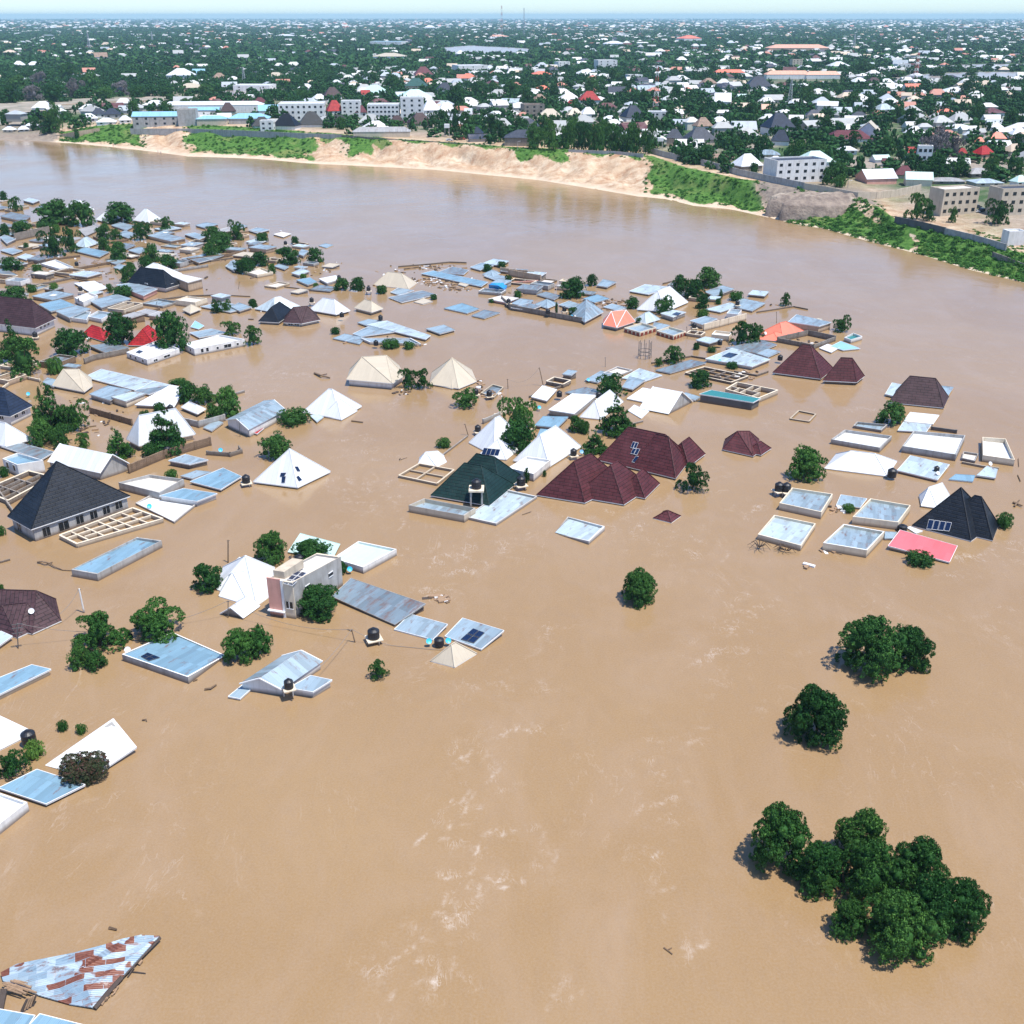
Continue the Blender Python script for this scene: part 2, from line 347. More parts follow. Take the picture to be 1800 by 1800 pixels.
def build_water():
    m, t, b = newmat('flood_water', (.40, .27, .165), .22, 0, .6)
    b.inputs['IOR'].default_value = 1.33
    wp = wpos(t)
    big = noise(t, .012, 4, wp, .5, 1.5)
    mid = noise(t, .07, 5, vmap(t, wp, (1, .6, 1), (0, 0, R(25))), .6, 1.2)
    c = mix(t, ramp(t, big, .3, .7), (.27, .163, .068), (.31, .197, .090))
    c = mix(t, ramp(t, mid, .45, .75, 0, .55), c, (.335, .23, .142))
    c = mix(t, ramp(t, noise(t, .9, 4, vmap(t, wp, (1, .45, 1), (0, 0, R(20))), .7), .45, .7, 0, .16), c, (.20, .135, .085))
    c = mix(t, ramp(t, noise(t, 4, 3, wp, .7), .3, .7, 0, .34), c, (.36, .28, .20))
    at = N(t, 'ShaderNodeAttribute', attribute_name='tint'); at2 = N(t, 'ShaderNodeAttribute', attribute_name='threads')
    # foam: thin torn threads where the current is rough
    def threads(scale, rot, wd, lo):
        n = noise(t, scale, 6, vmap(t, wp, (1, .42, 1), (0, 0, R(rot))), .62, 1.8)
        a = t.nodes.new('ShaderNodeMath'); a.operation = 'SUBTRACT'; t.links.new(n, a.inputs[0]); a.inputs[1].default_value = .5
        q = t.nodes.new('ShaderNodeMath'); q.operation = 'ABSOLUTE'; t.links.new(a.outputs[0], q.inputs[0])
        return ramp(t, q.outputs[0], wd, 0)
    br = noise(t, .35, 4, wp, .6)
    def mul(*a):
        r = a[0]
        for x in a[1:]:
            k = t.nodes.new('ShaderNodeMath'); k.operation = 'MULTIPLY'; t.links.new(r, k.inputs[0])
            if isinstance(x, (int, float)): k.inputs[1].default_value = x
            else: t.links.new(x, k.inputs[1])
            r = k.outputs[0]
        return r
    f1 = mul(threads(.22, -30, .020, 0), ramp(t, br, .48, .66), at.outputs['Fac'], .45)
    f2 = mul(threads(.6, 50, .030, 0), ramp(t, br, .5, .66), at.outputs['Fac'], .5)
    f3 = mul(ramp(t, noise(t, 1.1, 5, wp, .75), .56, .72), ramp(t, noise(t, .12, 3, wp), .5, .62), at.outputs['Fac'], .2)
    f4 = mul(threads(.07, -20, .012, 0), ramp(t, noise(t, .03, 4, wp), .46, .6), ramp(t, br, .45, .62), .13)
    f5 = mul(at2.outputs['Fac'], ramp(t, noise(t, 1.6, 4, wp, .7), .40, .62), .36)
    c = mix(t, f5, c, (.74, .68, .62))
    for f, k in ((f1, 1), (f2, 1), (f3, 1), (f4, 1)):
        c = mix(t, f, c, (.72, .66, .60))
    t.links.new(c, b.inputs['Base Color'])
    w1 = noise(t, .8, 4, vmap(t, wp, (1, .5, 1), (0, 0, R(15))), .6)
    w2 = noise(t, .09, 3, wp, .5, 1.)
    a = t.nodes.new('ShaderNodeMath'); a.operation = 'MULTIPLY_ADD'; t.links.new(w2, a.inputs[0]); a.inputs[1].default_value = 4.; t.links.new(w1, a.inputs[2])
    bump(t, b, a.outputs[0], .35, .085)
    t.links.new(ramp(t, noise(t, .02, 4, wp, .6, 1), .35, .65, .10, .20), b.inputs['Roughness'])
    xs = np.concatenate([[-2200, -1200, -800], np.arange(-520, -75, 3.0), np.arange(-74, 150, .32), np.arange(151, 521, 3.0), [800, 1200, 2200]]); ys = np.concatenate([[-600, -200, 0], np.arange(48, 300, .42), np.arange(301, 620, 3.0), [700, 800, 950]])
    X, Y = np.meshgrid(xs, ys); fo = np.zeros_like(X)
    dep = Y*CP+H*SP; dep = np.where(dep < 5, 5, dep); PX = 900+F*X/dep; PY = 900-F*(Y*SP-H*CP)/dep
    for fx, fy, rx, ry, s in FOAM:
        fo = np.maximum(fo, s*np.exp(-(((PX-fx)/rx)**2+((PY-fy)/ry)**2)**1.2)*(Y > 20))
    V = np.stack([X, Y, np.zeros_like(X)], -1).reshape(-1, 3)
    o = mesh_np('flood_water', V, grid_faces(*X.shape), m, tint=fo.ravel()); tag(o, kind='structure')
    # torn foam threads carried by the current, drawn into the fine part of the sheet
    TH = np.zeros_like(X); rf = random.Random(33)
    chains = [([(945,1275),(900,1290),(865,1300),(845,1345),(858,1375),(800,1420),(775,1440),(800,1480),(850,1495)], 1.), ([(925,1460),(900,1470),(840,1495),(815,1530),(800,1560),(860,1555),(925,1545)], 1.), ([(812,1560),(805,1600),(790,1640),(740,1665),(700,1690)], 1.), ([(790,1690),(760,1725),(720,1745),(690,1780)], .8), ([(690,1640),(750,1610),(800,1580)], .7),
        ([(935,1480),(950,1510),(960,1540)], .7), ([(970,1710),(1000,1720),(1012,1735)], .9), ([(965,1765),(1000,1752)], .8), ([(1240,1285),(1215,1310),(1190,1345),(1185,1365)], .6), ([(1175,1390),(1140,1420),(1120,1430)], .8), ([(1160,1480),(1135,1500),(1132,1525)], .8), ([(1160,1530),(1165,1570),(1155,1605)], .6), ([(1200,1650),(1215,1670),(1205,1700)], .7), ([(960,1100),(955,1120),(945,1150),(900,1190),(860,1210)], .6),
        ([(770,1030),(820,1035),(835,1010),(800,985),(740,975),(690,985)], .7), ([(880,955),(930,940),(985,925)], .6), ([(1090,905),(1150,890),(1220,880)], .5), ([(1280,1090),(1310,1120),(1300,1150)], .6), ([(1250,1160),(1290,1180)], .5), ([(1230,950),(1300,1000),(1330,1050)], .4), ([(590,850),(660,880),(720,900)], .6), ([(690,860),(650,835)], .5)]
    ix0, iy0 = np.searchsorted(xs, -74), np.searchsorted(ys, 48); nx_, ny_ = int(224/.32), int(252/.42)
    def splat(x, y, s):
        fx, fy = (x+74)/.32, (y-48)/.42; i, j = int(fx), int(fy)
        if 0 <= i < nx_-1 and 0 <= j < ny_-1:
            u, v = fx-i, fy-j
            for a, b_, w_ in ((0, 0, (1-u)*(1-v)), (1, 0, u*(1-v)), (0, 1, (1-u)*v), (1, 1, u*v)):
                TH[iy0+j+b_, ix0+i+a] = max(TH[iy0+j+b_, ix0+i+a], min(1, s*w_*1.25))
    for pts, st in chains:
        for (x0, y0), (x1, y1) in zip(pts, pts[1:]):
            ln = math.hypot(x1-x0, y1-y0)
            for _ in range(max(2, int(ln/11*st))):
                f = rf.random(); cx, cy = x0+(x1-x0)*f+rf.gauss(0, 13), y0+(y1-y0)*f+rf.gauss(0, 10)
                an = (math.atan2(y1-y0, x1-x0) if rf.random() < .55 else -.45)+rf.gauss(0, .45); L_ = rf.uniform(5, 34); cur = rf.gauss(0, .05); s = rf.uniform(.12, 1)**1.6*st
                for k in range(int(L_/.35)):
                    an += cur*.35+rf.gauss(0, .07); cx += math.cos(an)*.35; cy += math.sin(an)*.35*.8
                    p = P(cx, cy); splat(p.x, p.y, s*min(1, k/8, (L_/.35-k)/8))
    a_ = o.data.attributes.new('threads', 'FLOAT', 'POINT'); a_.data.foreach_set('value', TH.ravel().astype(np.float32))
build_water()
# standing flood water inside the far town
def pond(pts, name='flood_pool'):
    m = MATS.get('pool')
    if not m:
        m, t, b = newmat('pool_water', (.36, .31, .27), .25); MATS['pool'] = m
    mb = MB(); vs = []
    n = len(pts)
    for i in range(n):
        a, b_ = pts[i], pts[(i+1) % n]
        for k in range(5):
            f = k/5; vs.append((a[0]+(b_[0]-a[0])*f+random.uniform(-3, 3), a[1]+(b_[1]-a[1])*f+random.uniform(-.5, .5)))
    mb.face([P(x, y, 10.35) for x, y in vs][::-1]); o = mb.build(name, m)
    if o.data.polygons[0].normal.z < 0: o.data.flip_normals()
    tag(o, kind='structure')
PONDS = [[(1540, 143), (1600, 132), (1700, 127), (1830, 126), (1830, 141), (1740, 142), (1640, 146), (1560, 148)],
         [(1625, 119), (1700, 113), (1830, 112), (1830, 118), (1700, 120)], [(770, 84), (830, 80), (935, 86), (930, 94), (850, 96), (790, 94)],
         [(380, 160), (470, 157), (530, 160), (520, 166), (430, 168), (385, 166)]]
for q in PONDS: pond(q)
mb = MB(); m_, t_, b_ = newmat('bare_soil', (.33, .29, .24), .95)
c_ = mix(t_, ramp(t_, noise(t_, .08, 6, wpos(t_)), .4, .6), (.36, .31, .25), (.22, .20, .15)); t_.links.new(c_, b_.inputs['Base Color'])
pts = [(-60, 183), (60, 178), (150, 173), (300, 168), (430, 163), (520, 160), (540, 163), (430, 172), (300, 178), (200, 185), (60, 196), (-60, 205)]
mb.face([Vector((v.x, v.y, 10.25)) for v in (P(x, y, 10.25) for x, y in pts)][::-1]); o = mb.build('dirt_road', m_)
if o.data.polygons[0].normal.z < 0: o.data.flip_normals()
tag(o, kind='structure')
# ------------------------------------------------------------------ houses
TRIS = []        # (a, b, c, house) of every roof, to set tanks, panels and dishes down on
def seat(px, py, up=0.0):
    d = ray(px, py); best = None; o = Vector((0, 0, H))
    for a, b, c, h in TRIS:
        n = (b-a).cross(c-a); dn = n.dot(d)
        if abs(dn) < 1e-9: continue
        t = n.dot(a-o)/dn
        if t <= 0 or (best and t >= best[0]): continue
        p = o+d*t
        if n.dot((b-a).cross(p-a)) >= 0 and n.dot((c-b).cross(p-b)) >= 0 and n.dot((a-c).cross(p-c)) >= 0:
            best = (t, p, h, n.normalized() if n.z > 0 else -n.normalized())
    return best
def eave(F_, wh):
    b = P(F_[0], F_[1]+wh, 0); return max(.12, height_at(F_[0], F_[1], b.y))
def quad4(pts, z):
    zs = z if hasattr(z, '__len__') else [z]*4
    if len(pts) == 3:
        L, Fp, Rr = [P(*p, zz) for p, zz in zip(pts, zs)]
        B = L+Rr-Fp; B.z = zs[3]; return [L, Fp, Rr, B]
    return [P(*p, zz) for p, zz in zip(pts, zs)]
def inset(q, d):
    c = sum((Vector(p[:2]) for p in q), Vector((0, 0)))/len(q)
    out = []
    for p in q:
        v = Vector(p[:2])-c; L = v.length
        out.append(Vector((*(c+v*max(.3, (L-d*1.4)/L)), p[2] if len(p) > 2 else 0)))
    return out
def add_tris(faces, h):
    for f in faces:
        for k in range(1, len(f)-1): TRIS.append((Vector(f[0]), Vector(f[k]), Vector(f[k+1]), h))
def hip_faces(q, zt, k=1.0, gab=None):
    """q: four eave corners in order; a ridge along the longer side"""
    L, Fp, Rr, B = q
    e1 = (Fp-L).length; e2 = (Rr-Fp).length
    if gab is None: along1 = e1 >= e2
    else: along1 = (gab == 0)
    if not along1: L, Fp, Rr, B = Fp, Rr, B, L; e1, e2 = e2, e1
    # now the ridge runs parallel to L-F
    m0 = (L+B)/2; m1 = (Fp+Rr)/2; ln = (m1-m0).length
    ins = 0 if gab is not None else min(ln*.5, e2*.5*k)
    if gab is None and ln*.5-ins < .35: ins = ln*.5
    u = (m1-m0).normalized(); r0 = m0+u*ins; r1 = m1-u*ins; r0.z = r1.z = zt
    if (r1-r0).length < .2:
        a = (r0+r1)/2; return [[L, Fp, a], [Fp, Rr, a], [Rr, B, a], [B, L, a]], [(L, a), (Fp, a), (Rr, a), (B, a)], (L, Fp, Rr, B, a, a)
    fs = [[L, Fp, r1, r0], [Fp, Rr, r1], [Rr, B, r0, r1], [B, L, r0]]
    return fs, [(r0, r1), (L, r0), (B, r0), (Fp, r1), (Rr, r1)], (L, Fp, Rr, B, r0, r1)
def deep_plan(q, ytop):
    """eave corners L, F, R seen from the river with the plan running back behind them"""
    L, Fp, Rr = q[0], q[1], q[2]; z = Fp.z
    W = (Rr-L).length; a = Vector((-(Rr-L).y, (Rr-L).x, 0)).normalized()
    if a.y < 0: a = -a
    a = (a*.25+Vector((Fp.x, Fp.y, 0)).normalized()*.75).normalized()
    D = W*.3
    while True:
        c = (L+Rr)/2+a*D/2; zt = height_at(proj(Vector((c.x, c.y, z)))[0], ytop, c.y)
        if (zt-z)/(min(W, D)/2) <= 1.1 or D > W*1.2: break
        D += W*.04
    zt = max(zt, z+.3); u = (Rr-L).normalized(); L2, R2 = L+a*D+u*W*.06, Rr+a*D-u*W*.06
    if D <= W*.72:
        r0 = L+u*D*.5+a*D*.5; r1 = Rr-u*D*.5+a*D*.5; r0.z = r1.z = zt
        fs = [[L, Fp, r0], [Fp, r1, r0], [Fp, Rr, r1], [Rr, R2, r1], [R2, L2, r0, r1], [L2, L, r0]]
        rd = [(r0, r1), (L, r0), (Fp, r0), (Fp, r1), (Rr, r1), (R2, r1), (L2, r0)]
    else:
        r0 = (L+Rr)/2+a*D*.5; r0.z = zt
        fs = [[L, Fp, r0], [Fp, Rr, r0], [Rr, R2, r0], [R2, L2, r0], [L2, L, r0]]; rd = [(p, r0) for p in (L, Fp, Rr, R2, L2)]
    return [L, Fp, Rr, R2, L2], fs, rd
def solve_top(q, y, k=1., gab=None):
    c = sum(q, Vector((0, 0, 0)))/4
    if gab is not None:
        fs, rd, ff = hip_faces(q, c.z+1, 1, gab); c = max((ff[4], ff[5]), key=lambda v: v.x)
    return max(c.z+.3, height_at(proj(c)[0], y, c.y))
NEARB = []
HN = dict(hip='hip_roof_house', gable='gable_roof_house', mono='sheet_roof_house', box='flat_roof_house', frame='unfinished_house')
def house(kind, pts, top, roof, wall, wh=4, label=None, look=None, sl=(0, 0, 0, 0), k=1., gab=0, extra=(), nx=2, ny=2, cap=None, trim=None, win=(), ez=None, field='near', name=None, par=.35, group=None, steep=False):
    if ez is None: ez = eave(pts[1], wh)
    q = quad4(pts, [ez+s for s in sl])
    c = sum(q, Vector((0, 0, 0)))/4; NEARB.append((c.x, c.y, max((q[0]-q[2]).length, (q[1]-q[3]).length)*.5))
    root = empty(name or HN[kind], (c.x, c.y, 0))
    tag(root, label, 'house' if kind != 'frame' else 'unfinished house', group)
    wm, rm = WALL[wall](), (ROOF[roof]() if roof else None)
    mw, mr, mt = MB(), MB(), MB()
    base = -1.5
    blocks = [(q, top)]+[(quad4(e[0], (eave(e[0][1], e[2]) if e[2] is not None else ez)+.02*(i+1)), e[1]) for i, e in enumerate(extra)]
    if kind in ('hip', 'gable'):
        for bi, (qq, tp) in enumerate(blocks):
            g = gab if kind == 'gable' else None
            if bi and len(extra[bi-1]) > 3: g = extra[bi-1][3]
            zt = solve_top(qq, tp, k, g)
            fs, rd, (L, Fp, Rr, B, r0, r1) = hip_faces(qq, zt, k, g)
            z = qq[0].z
            if g is not None:
                fs = [fs[0], fs[2]]
                wq = inset([L, Fp, Rr, B], .25)
                mw.prism(wq, base, z-.06)
                up = (zt-z)
                for a, b, r, nb in ((wq[1], wq[2], r1, -1), (wq[3], wq[0], r0, -1)):
                    m = (Vector(a[:2])+Vector(b[:2]))/2
                    mw.face([(*a[:2], z-.06), (*b[:2], z-.06), (m.x, m.y, zt-.12)])
                for f in fs:
                    n = (f[1]-f[0]).cross(f[2]-f[0]).normalized()
                    if n.z < 0: n = -n
                    mr.face([p+n*.02 for p in f]); mr.face([p-n*.10 for p in f][::-1])
                    for a, b in zip(f, f[1:]+f[:1]): mr.face([a-n*.10, b-n*.10, b+n*.02, a+n*.02], 1)
                for a, b in ((Fp, r1), (r1, Rr), (L, r0), (r0, B)):
                    mt.tube([a+Vector((0, 0, .02)), b+Vector((0, 0, .02))], .11, n=4)
            else:
                plan = [L, Fp, Rr, B]
                if (zt-z)/(.5*min((qq[0]-qq[1]).length, (qq[1]-qq[2]).length)) > 1.5 and not steep:
                    plan, fs, rd = deep_plan(qq, tp)
                mw.prism(inset(plan, .45), base, z-.1)
                for f in fs: mr.face(f)
                mr.prism(plan, z-.17, z, 1, cap=False)
                mr.face([(p.x, p.y, z-.17) for p in plan[::-1]], 1)
                for a, b in rd: mt.tube([a+Vector((0, 0, .03)), b+Vector((0, 0, .03))], .10, n=4)
            add_tris(fs, root)
    elif kind == 'mono':
        up = Vector((0, 0, .05)); mr.face([p+up for p in q])
        for i in range(4):
            a, b = q[i], q[(i+1) % 4]; mr.face([a-up*3, b-up*3, b+up, a+up], 1)
        mr.face([p-up*3 for p in q][::-1], 1)
        wq = inset(q, .22); mw.prism(wq, base, [p.z-.1 for p in wq])
        for i in range(4):
            mt.tube([q[i]+up*1.3, q[(i+1) % 4]+up*1.3], .05, n=4)
        add_tris([[p+up for p in q]], root)
    elif kind == 'box':
        th = .2; zt = max(p.z for p in q)
        qi = inset(q, th)
        for i in range(4):
            a, b, ai, bi = q[i], q[(i+1) % 4], qi[i], qi[(i+1) % 4]
            mw.face([(*a[:2], base), (*b[:2], base), b, a])
            mw.face([a, b, bi, ai], 1)
            mw.face([(*bi[:2], b.z-1.2), (*ai[:2], a.z-1.2), ai, bi])
        rs = [Vector((p.x, p.y, max(.12, p.z-par-d))) for p, d in zip(qi, (0, .15, .35, .25))]
        mr.face(rs); add_tris([rs], root)
    else:
        L, Fp, Rr, B = q; z = q[0].z; th = .26
        def pt(u, v): return L.lerp(Fp, u).lerp(B.lerp(Rr, u), v)
        for i in range(nx+1):
            u = i/nx
            if 0 < i < nx: u += random.uniform(-.12, .12)/nx
            lo, hi = 0, 1
            if 0 < i < nx and random.random() < .45: lo = 1/ny if random.random() < .5 else 0; hi = 1 if lo else (ny-1)/ny
            mw.seg(pt(u, lo), pt(u, hi), base, z-.003*i, th)
        for j in range(ny+1):
            v = j/ny+(random.uniform(-.12, .12)/ny if 0 < j < ny else 0)
            lo, hi = 0, 1
            if 0 < j < ny and random.random() < .35: hi = (nx-1)/nx
            mw.seg(pt(lo, v), pt(hi, v), base, z-.05-.004*j, th)
        mt = MB()
        for i, (a, b) in enumerate(((L, Fp), (Fp, Rr), (Rr, B), (B, L))):
            mt.seg(a, b, z-.0, z+.09+.004*i, th+.08)
    rimm = rim()
    capw = (WALL['cream']() if wall == 'cream' else WALL['white']() if wall == 'white' else WALL['grey']()) if random.random() < .75 else rimm
    wo_ = mw.build('wall', [wm, capw if kind == 'box' else wm], root)
    if mr.v:
        ro = mr.build('roof', [rm, WALL['grey']() if trim == 'grey' else rimm], root)
    if mt.v:
        cm = {'frame': WALL['cream'](), 'mono': rimm}.get(kind, rm)
        if cap == 'white' or (kind == 'gable' and roof not in ('dbrown',)): cm = rimm
        if kind == 'mono' and (trim == 'grey' or (not label and random.random() < .65)): cm = rm if random.random() < .5 else WALL['grey']()
        mt.build({'frame': 'wall_coping', 'mono': 'roof_trim'}.get(kind, 'ridge_cap'), cm, root)
    # windows: (side, along 0..1, sill height, width, height)
    for (s, tt, zb, ww, hh) in win:
        wq = inset(q, {'hip': .45, 'mono': .22, 'gable': .25}.get(kind, 0)); a, b = [(wq[0], wq[1]), (wq[1], wq[2])][s]
        a, b = Vector(a[:2]), Vector(b[:2]); u = (b-a).normalized(); n = Vector((u.y, -u.x)); p = a.lerp(b, tt)
        m1, m2 = MB(), MB()
        def slab(mm, x0, x1, z0, z1, d):
            c0, c1 = p+u*x0, p+u*x1
            mm.prism([c0-n*.05, c1-n*.05, c1+n*d, c0+n*d][::-1], z0, z1, bottom=True)
        slab(m1, -ww/2, ww/2, zb, zb+hh, .03)
        wn = m1.build('window', dark(), root)
        for x0, x1, z0, z1 in ((-ww/2-.08, -ww/2, zb-.08, zb+hh+.08), (ww/2, ww/2+.08, zb-.08, zb+hh+.08), (-ww/2, ww/2, zb-.08, zb), (-ww/2, ww/2, zb+hh, zb+hh+.08)) + (((-.03, .03, zb, zb+hh),) if ww > .8 else ()):
            slab(m2, x0, x1, z0, z1, .06)
        fr = m2.build('window_frame', WALL['grey']() if roof == 'black' and wall == 'grey' else rimm, root); fr.parent = wn; fr.location = (0, 0, 0)
    ctr = proj(Vector((c.x, c.y, ez)))
    if not label: auto(root, look or f"{RWORD.get(roof, 'grey block')} {dict(hip='hip roof house', gable='gable roof house', mono='sheet roof house', box='flat roof house', frame='roofless house')[kind]}", ctr, field)
    return root
# ------------------------------------------------------------------ small things
def tank(px, py, r=.55, h=1.35, z=None, stand=0., label=None, col='black', slab=True):
    """py: picture row of the tank's foot"""
    if z is None:
        s = seat(px, py); p = s[1] if s else P(px, py, .45)
    else: p = P(px, py, z)
    base = p.z if z is not None or (s and True) else .45
    root = empty('water_tank', (p.x, p.y, p.z)); tag(root, label, 'water tank')
    m = plain('tank_plastic', (.012, .013, .017), .45, 0, .1)
    b = MB(); b.lathe(p, [(0, 0), (r*.96, 0), (r, .05), (r, h*.22), (r*.96, h*.26), (r, h*.30), (r, h*.50), (r*.96, h*.54), (r, h*.58), (r, h*.76), (r*.94, h*.82), (r*.55, h*.95), (r*.3, h)], 16); b.build('tank_body', m, root)
    b = MB(); b.lathe(p, [(r*.3, h-.02), (r*.34, h), (r*.34, h+.09), (0, h+.12)], 12); b.build('tank_lid', m, root)
    if slab:
        b = MB(); b.box((p.x, p.y, p.z-.16), r*2.6, r*2.6, .15, .4); b.build('platform', WALL['cream'](), root)
        b = MB()
        for sx, sy in ((-1, -1), (1, -1), (1, 1), (-1, 1)):
            b.box((p.x+sx*r, p.y+sy*r, min(-.8, p.z-1.0) if p.z < 1.5 else p.z-.9), .14, .14, .82 if p.z > 1.5 else p.z+.63, .4)
        b.build('stand', WALL['grey'](), root)
    if not label: auto(root, 'black plastic water tank', (px, py), 'near')
    return root
def dish(px, py, r=.42, col=(.05, .55, .85), label=None, nm='satellite_dish', look=None, tilt=(.3, -.75, .6)):
    s = seat(px, py); p = s[1] if s else P(px, py, .5)
    root = empty(nm, p); m = plain('dish_%d' % int(col[0]*100), col, .4, 0, .1)
    b = MB(); n = Vector(tilt).normalized(); u = n.orthogonal().normalized(); v = n.cross(u); c = p+Vector((0, 0, r*.9))
    prof = [(i/5*r, .22*r*(i/5)**2) for i in range(6)]
    for (r0, z0), (r1, z1) in zip(prof, prof[1:]):
        for i in range(14):
            A, B = 2*math.pi*i/14, 2*math.pi*(i+1)/14
            f = [c+(u*math.cos(t)+v*math.sin(t))*rr+n*zz for rr, zz, t in ((r0, z0, A), (r0, z0, B), (r1, z1, B), (r1, z1, A))]
            b.face(f); b.face([x-n*.03 for x in f][::-1])
    b.build('reflector', m, root)
    b = MB(); b.tube([p-Vector((0, 0, .3)), c-n*.02], .05, n=5); b.tube([c+u*r*.9+n*.15, c+n*r*.8], .02, n=4); b.build('mount', WALL['grey'](), root)
    tag(root, label, 'satellite dish')
    if not label: auto(root, look or 'blue satellite dish', (px, py), 'near')
def panels(quad, nx, ny, house_hint=None, white=True):
    """a solar array drawn through four picture points on a roof: bl, br, tr, tl"""
    pts = []
    s0 = [seat(*p) for p in quad]
    s0 = [s for s in s0 if s]
    if not s0: return
    n, p0, h = s0[0][3], s0[0][1], s0[0][2]
    o = Vector((0, 0, H))
    for p in quad:
        d = ray(*p); pts.append(o+d*(n.dot(p0-o)/n.dot(d)))
    for i in range(nx):
        for j in range(ny):
            def at(a, b): return pts[0].lerp(pts[1], a).lerp(pts[3].lerp(pts[2], a), b)
            a0, a1, b0, b1 = (i+.05)/nx, (i+.95)/nx, (j+.05)/ny, (j+.95)/ny
            q = [at(a0, b0), at(a1, b0), at(a1, b1), at(a0, b1)]
            b = MB(); lo = [x+n*.04 for x in q]; hi = [x+n*.14 for x in q]
            b.face(hi, 0)
            for k in range(4): b.face([lo[k], lo[(k+1) % 4], hi[(k+1) % 4], hi[k]], 1)
            c = sum(q, Vector())/4
            fr = [x+n*.145 for x in q]; inn = [c.lerp(x, .93)+n*.145 for x in q]
            for k in range(4): b.face([fr[k], fr[(k+1) % 4], inn[(k+1) % 4], inn[k]], 1)
            pv = MATS.get('pv') or plain('photovoltaic', (.008, .02, .06), .2, 0, .1); MATS['pv'] = pv
            b.build('solar_panel', [pv, rim() if white else plain('panel_frame', (.1, .1, .11), .4)], h)
def pole(px, py, tx, ty, r=.10, col='mud', label=None, cross=False, z=0., name='utility_pole'):
    p = P(px, py, z); zt = height_at(tx, ty, p.y); d = ray(tx, ty); t = (zt-H)/d.z if abs(d.z) > 1e-6 else 1
    top = Vector((0, 0, H))+d*(p.y/d.y)
    root = empty(name, p); b = MB(); b.tube([p-(top-p)*.25, top], r, r*.8, 7); b.build('shaft', WALL[col](), root)
    b = MB(); u = Vector((1, .3, 0)).normalized()
    if cross:
        for f in (.97, .82, .62): b.tube([p.lerp(top, f)-u*.7, p.lerp(top, f)+u*.7], .06, n=4)
    else: b.tube([top-u*.25-Vector((0, 0, .15)), top+u*.25-Vector((0, 0, .15))], .04, n=4)
    b.build('crossarm', WALL['dark'](), root); tag(root, label, 'utility pole')
    if not label: auto(root, 'thin standing pole', (px, py), 'near' if z < 1 else 'far')
    return top
def wire(a, b, sag=1.2, label=None):
    pts = [a.lerp(b, i/12)-Vector((0, 0, sag*4*(i/12)*(1-i/12))) for i in range(13)]
    for p in pts: p.z = max(p.z, .08)
    m = MB(); m.tube(pts, .03, n=4); o = m.build('power_cable', plain('cable', (.25, .22, .2), .6), None, a); tag(o, label, 'cable')
def stick(pts, r=.12, label=None, col='mud'):
    q = [P(x, y, z) for x, y, z in pts]; m = MB(); m.tube(q, r, r*.6, 6); 
    o = m.build('driftwood', WALL[col](), None, q[0]); tag(o, label, 'driftwood')
    if not label: auto(o, 'brown driftwood branch', pts[0][:2], 'near')
def walls(pts, h=1.1, mat='block', label=None, th=.25, z=None, field='near', look=None):
    """a compound wall whose foot follows picture points"""
    m = MB(); q = [P(x, y, 0) if z is None else PG(x, y) for x, y in pts]
    for i, (a, b) in enumerate(zip(q, q[1:])):
        m.seg(a, b, min(a.z, b.z)-1.5, a.z+h, th, 0, b.z+h)
        if h > .6:
            ln = (b-a).length; n = int(ln/3.2)
            for k in range(n+1):
                p = a.lerp(b, k/max(1, n)); m.box((p.x, p.y, p.z-1), th+.14, th+.14, h+1.06, math.atan2((b-a).y, (b-a).x))
    o = m.build('compound_wall', WALL[mat](), None, q[0]); tag(o, label, 'wall')
    if not label: auto(o, look or dict(block='brown block wall', grey='grey block wall', white='white wall', cream='cream wall', mud='mud brown wall', dark='dark wall', beige='beige wall', tan='tan brick wall', pink='pink wall')[mat], proj(q[len(q)//2]), field)
    return o
# ------------------------------------------------------------------ foliage
def leafmat(key, a, b, c, rough=.7):
    m, t, bs = newmat(key+'_foliage', a, rough, 0, .18)
    at = N(t, 'ShaderNodeAttribute', attribute_name='tint')
    oi = t.nodes.new('ShaderNodeObjectInfo'); tc = t.nodes.new('ShaderNodeTexCoord')
    n1 = noise(t, 2.2, 3, tc.outputs['Object'], .6)
    x = mix(t, ramp(t, n1, .35, .65), a, b)
    x = mix(t, ramp(t, at.outputs['Fac'], .55, 1., 0, .75), x, c)
    hs = t.nodes.new('ShaderNodeHueSaturation'); t.links.new(x, hs.inputs['Color'])
    t.links.new(ramp(t, oi.outputs['Random'], 0, 1, .68, 1.28), hs.inputs['Value'])
    t.links.new(ramp(t, oi.outputs['Random'], 0, 1, .515, .485), hs.inputs['Hue'])
    t.links.new(hs.outputs[0], bs.inputs['Base Color'])
    return m
LEAF = dict(dark=leafmat('dark_green', (.014, .060, .011), (.026, .095, .018), (.085, .21, .036)),
            mid=leafmat('green', (.024, .085, .014), (.040, .125, .022), (.10, .23, .04)),
            light=leafmat('light_green', (.050, .125, .022), (.075, .175, .03), (.14, .26, .05)),
            grey=leafmat('grey_bare', (.13, .12, .12), (.17, .15, .15), (.22, .19, .20)),
            redleaf=leafmat('reddish', (.018, .045, .014), (.035, .04, .02), (.13, .04, .04)))
BARK = plaster('bark', (.14, .10, .07), .4)
